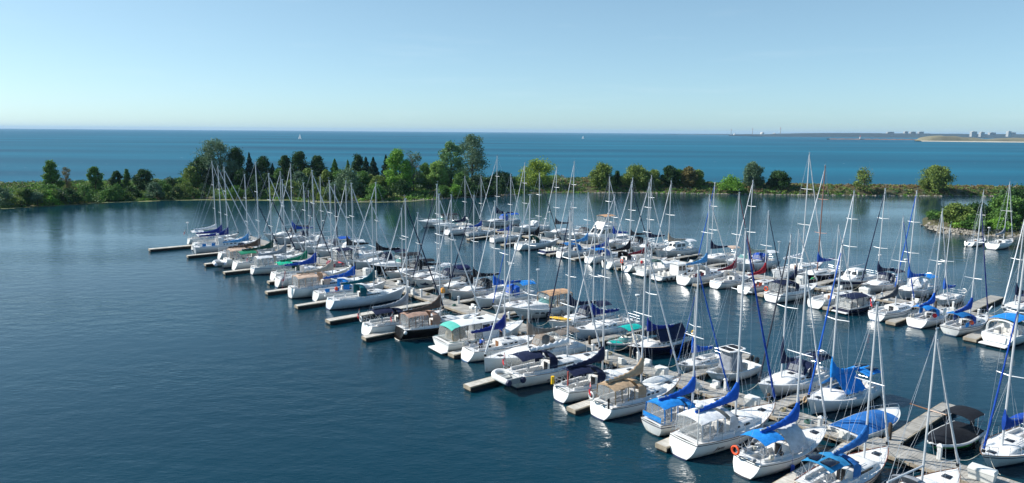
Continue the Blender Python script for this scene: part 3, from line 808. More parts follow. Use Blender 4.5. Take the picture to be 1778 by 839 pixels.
def make_runabout(x, y, hd, L, st, label, group):
    root = empty('runabout', (x, y, 0), R(hd)); tag(root, label, 'motorboat', group)
    hk = st['hull']; B = .34 * L + .25
    ex = None; stp = None
    if hk == 'gblack': ex = mat('gelcoat_black_gloss', '#17181b', rough=.15); stp = mat('hull_green', '#2f9a3c', rough=.3)
    elif hk == 'tealw': stp = cloth('turq')
    elif hk == 'navyw': ex = mat('gelcoat_navy', '#1a2a5a', rough=.2)
    F = motor_hull(root, L, B, (.78, .75, 1.0), 'white', stp, .5, .72, rs=-.2, extra=ex)
    if hk == 'gblack':
        m = MB()
        for sg in (1, -1):
            pts = [(F.x(t, F.sheer(t) * .9), sg * (F.y(t, F.sheer(t) * .9) + .02), F.sheer(t) * .9) for t in [i / 20 for i in range(20)]]
            m.tube(pts, .09, 6)
        m.build('hull_band', FENDW, root)
    cov = st.get('cover')
    tray_deck(F, .08, .66, .5, root, .82, .06)
    if hk == 'tealw':
        m = MB(); rows = [[(F.deck(t, f).x, F.deck(t, f).y, F.deck(t, f).z + .07 * (1 - f * f) + .02) for f in (-.8, -.4, 0, .4, .8)] for t in (.7, .78, .86, .92)]
        m.shell(rows, .02); m.build('foredeck_panel', cloth('turq'), root)
    if cov:
        t1 = .76 if st.get('bow') else .97
        m = MB(); rows = []
        for i in range(13):
            t = lerp(.03, t1, i / 12); u = i / 12; pk = .12 + .55 * math.exp(-((u - .55) / .28) ** 2) * (1 if st.get('bow') else .8)
            rows.append([(F.deck(t, f * .96).x, F.deck(t, f * .96).y, F.sheer(t) + .05 + pk * (1 - abs(f) ** 1.8) + .02 * math.sin(i * 2 + f * 6)) for f in (-1, -.8, -.55, -.28, 0, .28, .55, .8, 1)])
        m.shell(rows, .03); m.build('boat_cover', cloth(cov), root, ang=70)
    else:
        windscreen(F, root, .6, .45, .45, .85); seats(root, F, .5, .28, .5)
        m = MB(); p = F.deck(.12); m.bbox(p.x - .35, p.x + .3, -F.hb(.1) * .7, F.hb(.1) * .7, p.z - .45, p.z - .02, .06); m.build('engine_box', mat('seat_vinyl', '#d8d4cb'), root)
    if st.get('bim'):
        z = F.sheer(.3) + 1.35; x0, x1 = (F.deck(.06).x, F.deck(.42).x) if cov else (F.deck(.2).x, F.deck(.6).x)
        canopy(root, x0, x1, F.hb(.3) * .86, z, st['bim'], .2, F.sheer(.2))
    if st.get('bow') or not cov: bow_rail(F, root, .62, .35)
    if cov and not st.get('bow'): make_outboard(root, -L / 2 - .3, 0, .85, .95)
    else: swim_platform(F, root, .3, .5)
    m = MB(); t = .4; yy = F.hb(t) + .12
    for sg in (1, -1): m.tube([(F.deck(t).x, sg * yy, .12), (F.deck(t).x, sg * yy, .2), (F.deck(t).x, sg * yy, .58), (F.deck(t).x, sg * yy, .66)], [.05, .11, .11, .04], 8)
    m.build('fender', FENDW if hk != 'gblack' else RUB, root)
    return root, F

def make_console(x, y, hd, L, st, label, group):
    root = empty('centre_console_boat', (x, y, 0), R(hd)); tag(root, label, 'motorboat', group)
    F = motor_hull(root, L, .36 * L + .1, (.95, .85, 1.15), 'white', None, rs=-.1)
    tray_deck(F, .1, .86, .5, root, .84)
    m = MB(); m.bbox(-.55, .35, -.45, .45, .45, 1.35, .06); m.bbox(-.1, .3, -.42, .42, 1.3, 1.6, .05); m.build('console', GEL, root)
    m = MB(); hw = .78
    ring = lambda w, h, z: [(-h, -w * .8, z), (-h * .8, -w, z), (h * .8, -w, z), (h, -w * .8, z), (h, w * .8, z), (h * .8, w, z), (-h * .8, w, z), (-h, w * .8, z)]
    m.loft([ring(hw, 1.0, 2.72), ring(hw + .08, 1.08, 2.76), ring(hw + .08, 1.08, 2.84), ring(hw, 1.0, 2.88)], True, True, False); m.loft([ring(hw, 1.0, 2.88), ring(hw - .1, .9, 2.87)], True)
    m.build('tee_top', GEL, root)
    m = MB(); m.loft([ring(hw - .1, .9, 2.87)], True); m.add(ring(hw - .1, .9, 2.865), [tuple(range(8))]); m.build('tee_top_canvas', cloth('black'), root)
    m = MB()
    for sg in (1, -1):
        for xx in (.6, -.6): m.tube([(xx * .7, sg * .55, .5), (xx, sg * .72, 2.75)], .028, 6)
    m.build('tee_top_frame', ALU, root)
    m = MB(); rows = []
    for j in range(5):
        z = 2.72 - j * .42; g = 1 + .12 * j; r = []
        for q in range(24):
            a = 2 * math.pi * q / 24; rr = 1 + .05 * math.sin(q * 3.0 + j)
            r.append((.62 * g * rr * max(-1, min(1, 1.3 * math.cos(a))), .6 * g * rr * max(-1, min(1, 1.3 * math.sin(a))), z))
        rows.append(r)
    m.loft(rows, True); m.build('curtain', cloth('gray'), root, ang=70)
    make_outboard(root, -L / 2 - .1, .32, 1.05, 1.15); make_outboard(root, -L / 2 - .1, -.32, 1.05, 1.15)
    bow_rail(F, root, .6, .3); seats(root, F, .3, .31, .5)
    return root, F

def cabin_top(F, root, t0, t1, h, f=.78, name='cabin', nose=.4, mtl=None):
    m = MB(); rings = []
    for i in range(11):
        u = i / 10; t = lerp(t0, t1, u); hh = h * (1 - max(0, (u - nose) / (1 - nose)) ** 1.4 * .97); w = F.hb(t) * f * (1 - .15 * u); z = F.sheer(t) - .02; xx = F.deck(t).x
        half = [(w, z), (w * .97, z + hh * .5), (w * .86, z + hh * .85), (w * .6, z + hh * 1.0), (0, z + hh * 1.06)]
        rings.append([(xx, a, b_) for a, b_ in half] + [(xx, -a, b_) for a, b_ in half[:-1][::-1]])
    m.loft(rings, False); m.add(rings[0], [tuple(range(9))[::-1]]); m.add(rings[-1], [tuple(range(9))])
    return m.build(name, mtl or GEL, root, ang=35)

def make_cruiser(x, y, hd, L, st, label, group):
    root = empty('cabin_cruiser', (x, y, 0), R(hd)); tag(root, label, 'motorboat', group)
    B = .31 * L + .35; ex = None; stp = None
    if st.get('hull') == 'bhull': ex = mat('gelcoat_black_gloss', '#17181b', rough=.15)
    else: stp = mat('hull_line', '#9aa4ad', rough=.4)
    F = motor_hull(root, L, B, (1.25, 1.2, 1.75), 'white', stp, .74, .78, rb=1.5, rs=-.3 if not st.get('big') else .5, extra=ex)
    tray_deck(F, .05, .46, .75, root, .84, .12)
    cab = cabin_top(F, root, .46, .95, .55, .8)
    for sg in (1, -1):
        for a, b_ in ((.5, .58), (.6, .67), (.69, .75)):
            m = MB(); q = lambda t, z: (F.x(t, z), sg * (F.y(t, z) + .014), z)
            z0 = F.sheer(a) * .56; m.shell([[q(a + .01, z0), q(a, z0 + .1), q(a + .01, z0 + .2)], [q(b_ - .01, z0 + .03), q(b_, z0 + .12), q(b_ - .01, z0 + .2)]], .03, 0, (0, -sg, 0)); m.build('porthole', GLASS, root, smooth=False)
    m = MB(); p = F.deck(.7); m.bbox(p.x - .28, p.x + .28, -.26, .26, p.z + .45, p.z + .52, .02); m.build('hatch', mat('hatch_acrylic', '#23262d', rough=.12), cab)
    xw, hw, zw = windscreen(F, root, .46, .62, .75, .84, None, .38, 1.3)
    seats(root, F, .38, .16, .75)
    m = MB(); xx = F.deck(.1).x; h = 1.45; w = F.hb(.1) * .92; z = F.sheer(.1)
    for d in (0, .3): m.tube([(xx + d - .25 * math.sin(a), w * math.cos(a), z + h * max(0, math.sin(a)) ** .5) for a in [math.pi * i / 14 for i in range(15)]], .06, 6)
    m.build('radar_arch', GEL, root)
    if st.get('bim'):
        canopy(root, F.deck(.09).x, xw + .1, hw * .92, zw + .42, st['bim'], .25, F.sheer(.2) if st.get('big') else None, 0 if st.get('big') else F.sheer(.2) + .05)
        if not st.get('big'):
            m = MB(); m.shell([[(xw + .1, v * hw * .9, zw + .4), (xw + .28, v * hw * .9, zw - .02)] for v in (-1, -.5, 0, .5, 1)], .015, 0, (-1, 0, 0)); m.build('front_window', vinyl(), root)
    swim_platform(F, root, .3, .8); bow_rail(F, root, .5, .6)
    if st.get('big'):
        m = MB(); w = F.hb(0)
        c = lambda s, d, z0: [(-L / 2 + d, -w * .72 * s, .75 - .0 + z0), (-L / 2 + d, w * .72 * s, .75 + z0), (-L / 2 + d + .3, w * .6 * s, 1.55 * 1), (-L / 2 + d + .3, -w * .6 * s, 1.55)]
        m.shell([[(-L / 2 + .02, v * w * .62, .55), (-L / 2 + .3, v * w * .62, 1.15)] for v in (-1, -.3, .4, 1)], .08, 0, (.9, 0, -.2)); m.build('transom_hatch', mat('transom_grey', '#c6cbcd', rough=.35), root)
    m = MB(); m.tube([(F.deck(.3).x, F.hb(.3) * .8, F.sheer(.3)), (F.deck(.2).x, F.hb(.3) * .8, F.sheer(.3) + 3.2)], .012, 4); m.build('aerial', FENDW, root)
    for t in (.3, .55):
        m = MB(); yy = F.hb(t) + .13; xx = F.deck(t).x; m.tube([(xx, yy, .15), (xx, yy, .25), (xx, yy, .75), (xx, yy, .85)], [.06, .14, .14, .05], 8); m.build('fender', RUB if st.get('bim') == 'salmon' else FENDW, root)
    return root, F

def house(root, x0, x1, w, z0, z1, rake=.5, name='wheelhouse', wins=3, front=True, over=.15, inset=.9, roofcol=None):
    m = MB(); wt = w * inset
    r0 = [(x0, -w, z0), (x1 + rake, -w, z0), (x1 + rake, w, z0), (x0, w, z0)]; r1 = [(x0, -wt, z1), (x1, -wt, z1), (x1, wt, z1), (x0, wt, z1)]
    m.loft([r0, r1], True, False, True); h = m.build(name, GEL, root, ang=30)
    m = MB(); rows = []
    for i in range(7):
        u = i / 6; xx = lerp(x0 - over, x1 + over, u); rows.append([(xx, v * (wt + over * .6), z1 + .03 + .12 * (1 - v * v) * (1 - .4 * (2 * u - 1) ** 2)) for v in [q / 4 - 1 for q in range(9)]])
    m.shell(rows, .06); m.build('roof', roofcol or GEL, h, ang=50)
    P = lambda u, v, sg: (lerp(lerp(x0, x0, v), lerp(x1 + rake, x1, v), u), sg * (lerp(w, wt, v) + .012), lerp(z0, z1, v))
    for sg in (1, -1):
        for i in range(wins):
            a, b_ = .08 + i * .86 / wins, .08 + (i + .82) * .86 / wins; g = MB()
            g.shell([[P(a, .42, sg), P(a, .86, sg)], [P(b_, .42, sg), P(b_, .86, sg)]], .02, 0, (0, -sg, 0)); g.build('window', GLASS, h, smooth=False)
    if front:
        Q = lambda v, yv: (lerp(x1 + rake, x1, v) + .014, lerp(w, wt, v) * yv, lerp(z0, z1, v))
        for a, b_ in ((-.9, -.34), (-.28, .28), (.34, .9)):
            g = MB(); g.shell([[Q(.42, a), Q(.86, a)], [Q(.42, b_), Q(.86, b_)]], .02, 0, (-1, 0, 0)); g.build('windscreen', GLASS, h, smooth=False)
    return h
def make_trawler(x, y, hd, L, st, label, group):
    root = empty('trawler', (x, y, 0), R(hd)); tag(root, label, 'motorboat', group)
    L = max(L, 10.2); F = motor_hull(root, L, 3.7, (1.2, 1.1, 1.8), 'white', mat('hull_line', '#9aa4ad', rough=.4), .86, .9, rb=.9, rs=-.15)
    tray_deck(F, .04, .38, .55, root, .86)
    z = F.sheer(.5); w = 1.32
    h = house(root, F.deck(.4).x, F.deck(.62).x, w, z - .1, z + 1.55, 1.0, 'cabin', 2, True, .12, .88)
    # long hard top running aft over the cockpit
    x0, x1 = F.deck(.06).x, F.deck(.4).x; zt = z + 1.58
    m = MB(); m.shell(arch_rows(lerp(x0, x1, .3), x1 + .25, w * .95, zt, .14, 4, 8, .02), .06); m.build('hard_top', GEL, root, ang=50)
    m = MB(); m.shell([[(xx, v * w * .95, zt - dz + .14 * (1 - v * v)) for v in [q / 4 - 1 for q in range(9)]] for xx, dz in ((x0 + .0, .3), (x0 + .35, .1), (lerp(x0, x1, .3) + .02, .0))], .04); m.build('awning', mat('canvas_seafoam', '#4fae9f', rough=.8, var=.12, bump=.3), root, ang=60)
    g = MB(); f = MB()
    for sg in (1, -1):
        for i in range(4):
            a, b_ = lerp(x0 + .05, x1, i / 4 + .01), lerp(x0 + .05, x1, (i + 1) / 4 - .01); top = zt - (.3 if i == 0 else .02)
            g.shell([[(a, sg * w * .95, top), (a, sg * w * 1.12, z + .15)], [(b_, sg * w * .95, zt - .03), (b_, sg * w * 1.12, z + .15)]], .012, 0, (0, -sg, 0))
        for i in range(5):
            a = lerp(x0 + .03, x1, i / 4); f.tube([(a, sg * w * .95, zt - (.3 if i == 0 else 0)), (a, sg * w * 1.12, z + .1)], .03, 5)
    for v0, v1 in ((-1, -.35), (-.32, .32), (.35, 1)): g.shell([[(x0, v0 * w * .95, zt - .3), (x0 - .1, v0 * w * 1.1, z + .15)], [(x0, v1 * w * .95, zt - .3), (x0 - .1, v1 * w * 1.1, z + .15)]], .012, 0, (1, 0, 0))
    f.build('screen_frame', mat('screen_bronze', '#54493d', rough=.5), root); g.build('screen_window', vinyl(), root)
    m = MB(); zz = F.sheer(.1)
    for xx, yy in ((x0 + .7, .5), (x0 + .9, -.4), (x0 + 1.9, .1)):
        m.ball((xx, yy, zz + .35), .45, 9, 6, (1, .8, 1.3))
    m.build('covered_seat', mat('beige_cover', '#b9a888', rough=.9, bump=.5, bscale=4), root)
    m = MB(); p = F.deck(.52); m.bbox(p.x - .9, p.x - .3, -.3, .3, zt + .12, zt + .17, .02); m.build('roof_hatch', mat('hatch_acrylic', '#23262d', rough=.12), root)
    m = MB(); m.ball((x1 - .6, .8, zt + .3), .4, 10, 6, (1.3, .6, .5)); m.build('life_raft', FENDW, root)
    swim_platform(F, root, .3, .75); bow_rail(F, root, .55, .65)
    for sg in (1, -1):
        m = MB(); pts = rail_pts(F, .02, .4, 8, .12, .12); m.tube(pts if sg > 0 else mir(pts), .03, 5); m.build('cap_rail', mat('rail_seafoam', '#5c9a9a', rough=.5), root)
    return root, F
def make_launch(x, y, hd, L, st, label, group):
    root = empty('cabin_launch', (x, y, 0), R(hd)); tag(root, label, 'motorboat', group)
    F = motor_hull(root, L, .3 * L + .35, (.85, .8, 1.3), st['hull'], FENDW if st['hull'] == 'navyh' else mat('hull_line', '#9aa4ad', rough=.4), .86, .94, rb=.8)
    tray_deck(F, .05, .5, .45, root, .84); z = F.sheer(.5)
    if st['hull'] == 'navyh':
        h = house(root, F.deck(.52).x, F.deck(.7).x, F.hb(.55) * .72, z - .05, z + 1.0, .6, 'cabin', 2, True, .06)
        canopy(root, F.deck(.06).x, F.deck(.55).x, F.hb(.3) * .86, z + 1.15, 'navy', .22, None, z + .0)
    else:
        h = house(root, F.deck(.46).x, F.deck(.68).x, F.hb(.55) * .68, z - .3, z + 1.45, .15, 'wheelhouse', 2, True, .15, .95)
        cabin_top(F, root, .7, .94, .35, .7)
        m = MB()
        for i in range(3): m.ball((F.deck(.1 + .12 * i).x, -F.hb(.2) - .1, .45), .2, 8, 6)
        m.build('fender', RUB, root)
    swim_platform(F, root, .3, .5); bow_rail(F, root, .6, .5); seats(root, F, .3, .16, .45)
    return root, F
def make_flybridge(x, y, hd, L, st, label, group):
    root = empty('flybridge_yacht', (x, y, 0), R(hd)); tag(root, label, 'motorboat', group)
    F = motor_hull(root, L, 4.3, (1.35, 1.3, 2.3), 'white', strm('navy'), .86, .9, rb=1.6, rs=-.1)
    hull_stain = MB()
    tray_deck(F, .03, .26, .5, root, .86); z = F.sheer(.4)
    cabin_top(F, root, .58, .92, .5, .7)
    h = house(root, F.deck(.27).x, F.deck(.56).x, 1.65, z - .1, z + 1.9, 1.5, 'saloon', 3, True, .2, .88)
    h2 = MB(); x0, x1 = F.deck(.24).x, F.deck(.54).x
    h2.loft([[(x0, -1.45, z + 2.0), (x1 + .3, -1.45, z + 2.0), (x1 + .3, 1.45, z + 2.0), (x0, 1.45, z + 2.0)], [(x0 + .1, -1.35, z + 2.75), (x1 - .4, -1.35, z + 2.95), (x1 - .4, 1.35, z + 2.95), (x0 + .1, 1.35, z + 2.75)]], True, False, False)
    h2.loft([[(x0 + .15, -1.2, z + 2.75), (x1 - .5, -1.2, z + 2.95), (x1 - .5, 1.2, z + 2.95), (x0 + .15, 1.2, z + 2.75)], [(x0 + .15, -1.2, z + 2.1), (x1 - .5, -1.2, z + 2.1), (x1 - .5, 1.2, z + 2.1), (x0 + .15, 1.2, z + 2.1)]], True, False, True)
    fb = h2.build('flybridge', GEL, root, ang=30)
    m = MB(); m.shell(arch_rows(x0 + .4, x1 - .3, 1.3, z + 4.1, .2, 4, 8, .04), .06); m.build('hard_top', cloth('salmon'), root, ang=60)
    m = MB()
    for sg in (1, -1):
        for xx in (x0 + .5, lerp(x0, x1, .55), x1 - .45): m.tube([(xx + .1, sg * 1.3, z + 2.8), (xx, sg * 1.27, z + 4.1)], .03, 5)
    m.build('hard_top_frame', STEEL, root)
    g = MB()
    for sg in (1, -1): g.shell([[(x1 - 1.6, sg * 1.29, z + 4.0), (x1 - 1.6, sg * 1.33, z + 2.9)], [(x1 - .35, sg * 1.29, z + 4.0), (x1 - .42, sg * 1.33, z + 2.98)]], .012, 0, (0, -sg, 0))
    g.shell([[(x1 - .3, -1.25, z + 4.0), (x1 - .4, -1.3, z + 2.98)], [(x1 - .3, 1.25, z + 4.0), (x1 - .4, 1.3, z + 2.98)]], .012, 0, (-1, 0, 0)); g.build('enclosure_window', vinyl(), root)
    m = MB(); m.loft([[(x0 + 1.2 + .05 * dx, r * math.cos(a), zz + z + 4.3) for a in [0]] + [(x0 + 1.2 + r * math.sin(a), r * math.cos(a), zz + z + 4.3) for a in [i * .5236 for i in range(1, 12)]] for dx, r, zz in ((0, .1, 0), (0, .3, .12), (0, .3, .28), (0, .1, .34))], True, False, True); m.build('radar_dome', FENDW, root)
    swim_platform(F, root, .3, .9); bow_rail(F, root, .42, .7)
    return root, F
def make_dinghy(x, y, hd, L, label, z=0.0, tube='#d6d6d2', tip='#1c2548', outb=True, pitch=0.0, cat='dinghy', group=None, boat=None):
    root = empty('inflatable_dinghy', (x, y, z), R(hd)); root.rotation_euler = (pitch, 0, R(hd)); tag(root, label, cat, group)
    w = .24 * L; r = .085 * L; m = MB(); pts = [(-L / 2, w, r)] + [(lerp(-L / 2, L * .15, i / 4), w, r) for i in range(1, 5)]
    pts += [(L * .15 + (L * .35 - r) * math.sin(a), w * math.cos(a), r + .1 * math.sin(a)) for a in [math.pi / 2 * i / 6 for i in range(1, 7)]]
    pts = pts + mir(pts)[::-1][1:]
    m.tube(pts, [r * (.55 if i in (0, len(pts) - 1) else 1) for i in range(len(pts))], 9); m.build('tube', mat('hypalon_' + tube.strip('#'), tube, rough=.6, var=.12), root)
    m = MB()
    for sg in (1, -1): m.tube([(-L / 2 - .12, sg * w, r), (-L / 2 - .02, sg * w, r), (-L / 2 + .2, sg * w, r)], [r * .4, r * 1.02, r * 1.04], 9)
    m.build('tube_end', mat('hypalon_' + tip.strip('#'), tip, rough=.6), root)
    m = MB(); m.box(-L / 2 + .1, L * .3, -w, w, r * .5, r * .7); m.box(-L / 2 + .12, -L / 2 + .17, -w, w, r * .2, r * 2.1); m.build('floor', mat('dinghy_floor', '#8f9394', rough=.7), root)
    m = MB(); m.box(-.15, .15, -w, w, r * 1.7, r * 1.85); m.build('thwart', mat('dinghy_floor', '#8f9394', rough=.7), root)
    if outb: make_outboard(root, -L / 2 - .05, 0, r * 2.2, .6)
    return root
MOTOR = dict(runabout=make_runabout, console=make_console, cruiser=make_cruiser, trawler=make_trawler, launch=make_launch, flybridge=make_flybridge)
# ------------------------------------------------------------------ water, land, sky edges
def water(name, base, rough, layers, pts, z, var=None, foam=False):
    m = bpy.data.materials.new(name); N = Nodes(m)
    tc = N.new('ShaderNodeTexCoord')
    N.p.inputs['IOR'].default_value = 1.33
    N.p.inputs['Roughness'].default_value = rough
    N.p.inputs['Specular IOR Level'].default_value = .18 if foam else .5
    prev = None
    patch = N.new('ShaderNodeTexNoise', Scale=0.02, Detail=3.0)
    mp0 = N.new('ShaderNodeMapping'); mp0.inputs['Scale'].default_value = (0.6, 1.6, 1)
    N.link(tc.outputs['Object'], mp0.inputs['Vector']); N.link(mp0.outputs['Vector'], patch.inputs['Vector'])
    pr = N.new('ShaderNodeMapRange'); pr.inputs['From Min'].default_value = .35; pr.inputs['From Max'].default_value = .65; pr.inputs['To Min'].default_value = .25; pr.inputs['To Max'].default_value = 1.2
    N.link(patch.outputs['Fac'], pr.inputs['Value'])
    for sc, stretch, rot, strength, dist in layers:
        mp = N.new('ShaderNodeMapping'); mp.inputs['Scale'].default_value = (1, stretch, 1); mp.inputs['Rotation'].default_value = (0, 0, R(rot))
        N.link(tc.outputs['Object'], mp.inputs['Vector'])
        nz = N.new('ShaderNodeTexNoise', Scale=sc, Detail=2.0, Roughness=.55)
        N.link(mp.outputs['Vector'], nz.inputs['Vector'])
        b = N.new('ShaderNodeBump', Distance=dist)
        mu = N.new('ShaderNodeMath', operation='MULTIPLY'); mu.inputs[1].default_value = strength
        N.link(pr.outputs['Result'], mu.inputs[0]); N.link(mu.outputs[0], b.inputs['Strength'])
        N.link(nz.outputs['Fac'], b.inputs['Height'])
        if prev is not None: N.link(prev, b.inputs['Normal'])
        prev = b.outputs['Normal']
    N.link(prev, N.p.inputs['Normal'])
    c0, c1 = base
    mx = N.new('ShaderNodeMix', data_type='RGBA'); mx.inputs[6].default_value = lin(c0); mx.inputs[7].default_value = lin(c1)
    big = N.new('ShaderNodeTexNoise', Scale=var or 0.01, Detail=4.0)
    mpb = N.new('ShaderNodeMapping'); mpb.inputs['Scale'].default_value = (0.35, 1.6, 1) if foam else (1, 1, 1)
    N.link(tc.outputs['Object'], mpb.inputs['Vector']); N.link(mpb.outputs['Vector'], big.inputs['Vector'])
    br = N.new('ShaderNodeMapRange'); br.inputs['From Min'].default_value = .35; br.inputs['From Max'].default_value = .65
    N.link(big.outputs['Fac'], br.inputs['Value']); N.link(br.outputs['Result'], mx.inputs[0])
    col = mx.outputs[2]
    if foam:   # scattered small whitecaps
        fz = N.new('ShaderNodeTexNoise', Scale=0.22, Detail=3.0, Roughness=.7); mpf = N.new('ShaderNodeMapping'); mpf.inputs['Scale'].default_value = (.5, 1.4, 1)
        N.link(tc.outputs['Object'], mpf.inputs['Vector']); N.link(mpf.outputs['Vector'], fz.inputs['Vector'])
        fr = N.new('ShaderNodeMapRange'); fr.inputs['From Min'].default_value = .70; fr.inputs['From Max'].default_value = .75
        N.link(fz.outputs['Fac'], fr.inputs['Value'])
        mf = N.new('ShaderNodeMix', data_type='RGBA'); mf.inputs[7].default_value = (.6, .66, .68, 1)
        N.link(fr.outputs['Result'], mf.inputs[0]); N.link(col, mf.inputs[6]); col = mf.outputs[2]
    N.link(col, N.p.inputs['Base Color'])
    if foam:   # wind-ruffled open water: wave facets face every way, so little mirror reflection survives at grazing angles
        df = N.new('ShaderNodeBsdfDiffuse'); gl = N.new('ShaderNodeBsdfGlossy', Roughness=.72); ms = N.new('ShaderNodeMixShader'); ms.inputs[0].default_value = .05
        N.link(col, df.inputs['Color'])
        for s_ in (df, gl): N.link(prev, s_.inputs['Normal'])
        N.link(df.outputs[0], ms.inputs[1]); N.link(gl.outputs[0], ms.inputs[2]); N.link(ms.outputs[0], N.t.nodes['Material Output'].inputs['Surface'])
    me = bpy.data.meshes.new(name); me.from_pydata([(x, y, z) for x, y in pts], [], [tuple(range(len(pts)))]); me.materials.append(m)
    o = bpy.data.objects.new(name, me); COL.objects.link(o); tag(o, kind='structure')
    return o
NEAR = [(-420, -40), (-260, 100), (-190, 160), (-141, 194), (-131, 203), (-121, 214), (-102, 223), (-71, 224), (-58, 218), (-34, 222), (-12, 241), (13, 257), (45, 261), (76, 259), (118, 257), (187, 257), (300, 262), (520, 275)]
FAR = [(-520, 20), (-330, 160), (-235, 225), (-186, 256), (-165, 264), (-148, 272), (-120, 284), (-80, 294), (-50, 296), (-20, 300), (8, 303), (34, 300), (58, 286), (82, 277), (122, 274), (190, 274), (305, 281), (524, 296)]
def interp(P, s):
    i = min(len(P) - 2, int(s)); f = s - i
    return (lerp(P[i][0], P[i + 1][0], f), lerp(P[i][1], P[i + 1][1], f))
NS = len(NEAR) - 1
def crest(s):
    return 2.0 if s < 9 else (lerp(2.0, 3.6, (s - 9) / 2) if s < 11 else (3.6 if s < 12 else (lerp(3.6, 2.7, (s - 12) / 1.5) if s < 13.5 else 2.7)))
def spit_z(s, v):
    c = crest(s)
    k = [(0, -.5), (.04, .05), (.10, .35), (.3, .9 if s < 11 else 1.9), (.62, 1.0 * c), (.82, c), (.94, .5), (1, -.5)]
    for (a, za), (b_, zb) in zip(k, k[1:]):
        if v <= b_: return lerp(za, zb, (v - a) / (b_ - a))
    return -.5
def spit_pt(s, v):
    a, b_ = interp(NEAR, s), interp(FAR, s)
    w = .35 * math.sin(s * 9.1) + .25 * math.sin(s * 23.7)
    return (lerp(a[0], b_[0], v) , lerp(a[1], b_[1], v) + w * (1 - v), spit_z(s, v))
def build_setting():
    # one water sheet for the harbour and one for the open lake; they meet under the spit
    mid = [((a[0] + b_[0]) / 2, (a[1] + b_[1]) / 2) for a, b_ in zip(NEAR, FAR)]
    hb = [(-420, -60)] + mid + [(560, 200), (560, -60)]
    water('harbour_water', ('#072a36', '#0a3542'), .07, [(0.35, 1.6, 12, .4, .30), (1.7, 2.6, -32, .5, .065), (5.0, 1.6, -25, .3, .018)], hb, 0.0, .015)
    lk = [(-26000, mid[0][1])] + mid + [(26000, mid[-1][1]), (26000, 26000), (-26000, 26000)]
    water('lake_water', ('#084a62', '#10647c'), .22, [(0.12, 2.2, 8, .8, 1.1), (.5, 2.0, -14, .7, .4)], lk, 0.0, .004, True)
    # spit
    m = MB(); rows = []
    for i in range(NS * 8 + 1):
        s = i / 8; rows.append([spit_pt(s, v) for v in (0, .02, .04, .07, .1, .2, .3, .45, .62, .72, .82, .9, .94, .97, 1)])
    m.loft(rows, False); g = m.build('spit_ground', mat('earth_grass', '#4d4a2c', rough=.95, var=.5, scale=.25, bump=.4), ang=80); tag(g, kind='structure')
    m = MB(); m.loft([[(spit_pt(s, v)[0], spit_pt(s, v)[1], spit_pt(s, .72)[2] + .1) for v in (.7, .76)] for s in [10.2 + i / 10 for i in range(68)]], False)
    p = m.build('gravel_path', mat('gravel', '#b7ab97', rough=.95, var=.25, scale=2)); tag(p, kind='structure')
    m = MB(); m.loft([[(spit_pt(s, 0)[0] + dx, spit_pt(s, 0)[1] - w - .8 * math.sin(s * 14) * w * .3, .03) if k == 0 else (spit_pt(s, .05)[0], spit_pt(s, .05)[1], .034) for k, dx, w in ((0, 0, 1.6 if 3 < s < 9.2 else .35), (1, 0, 0))] for s in [2 + i / 12 for i in range(12 * 9 - 6)]], False)
    p = m.build('shore_algae', mat('algae', '#6d7340', rough=.9, var=.4, scale=.6)); tag(p, kind='structure')
    # point on the right
    ring = [(97, 159), (103.5, 154.5), (112, 153.2), (125, 151), (150, 147), (200, 140), (260, 150), (260, 200), (200, 214), (150, 208), (125, 200), (108, 186), (100, 172)]
    cx, cy = 150, 175; m = MB(); rows = []
    for f, z in ((1.0, -.4), (.985, .3), (.95, .9), (.8, 1.6), (.5, 2.2), (.05, 2.4)): rows.append([(lerp(cx, x, f), lerp(cy, y, f), z) for x, y in ring])
    m.loft(rows, True, False, True); g = m.build('point_ground', mat('earth_grass', '#4d4a2c', rough=.95, var=.5, scale=.25, bump=.4), ang=80); tag(g, kind='structure')
    # riprap stones
    rng = np.random.default_rng(5)
    def stones(name, pts, label):
        V = []
        base = np.array([[1, 0, 0], [-1, 0, 0], [0, 1, 0], [0, -1, 0], [0, 0, 1], [0, 0, -1]], float)
        for (x, y, z, r) in pts:
            P = base * r * rng.uniform(.7, 1.3, (6, 1)); P += rng.normal(0, .12 * r, (6, 3)); P[:, 2] *= .7
            a = rng.uniform(0, 6.28); c, q = math.cos(a), math.sin(a); P = np.stack([P[:, 0] * c - P[:, 1] * q, P[:, 0] * q + P[:, 1] * c, P[:, 2]], 1) + (x, y, z)
            for i in ((0, 2), (2, 1), (1, 3), (3, 0)):
                V.append([P[i[0]], P[i[1]], P[4], P[4]]); V.append([P[i[1]], P[i[0]], P[5], P[5]])
        V = np.array(V); V[:, 3] = (V[:, 2] * .6 + V[:, 0] * .4)
        o = quads_object(name, V, mat('riprap_stone', '#8b857a', rough=.9, var=.35, scale=1.2, island=.25)); tag(o, label, 'rocks', kind='stuff')
    pts = []
    for i in range(520):
        u = rng.uniform(0, 1) ** 1.2 * 4.99; k = int(u); a, b_ = ring[k], ring[k + 1]; f = u - k
        x, y = lerp(a[0], b_[0], f), lerp(a[1], b_[1], f); d = rng.uniform(-.3, 2.6); pts.append((x + d * .35 * (1 if x > 98 else 1), y + d, max(0, .05 + d * .35), rng.uniform(.25, .7)))
    for i in range(90): d = rng.uniform(0, 7); pts.append((97 + d + rng.normal(0, .8), 160 + d * 1.8 + rng.normal(0, 1.2), rng.uniform(0, .7), rng.uniform(.3, .8)))
    stones('point_riprap', pts, 'grey boulders armouring the tip of the wooded point')
    pts = []
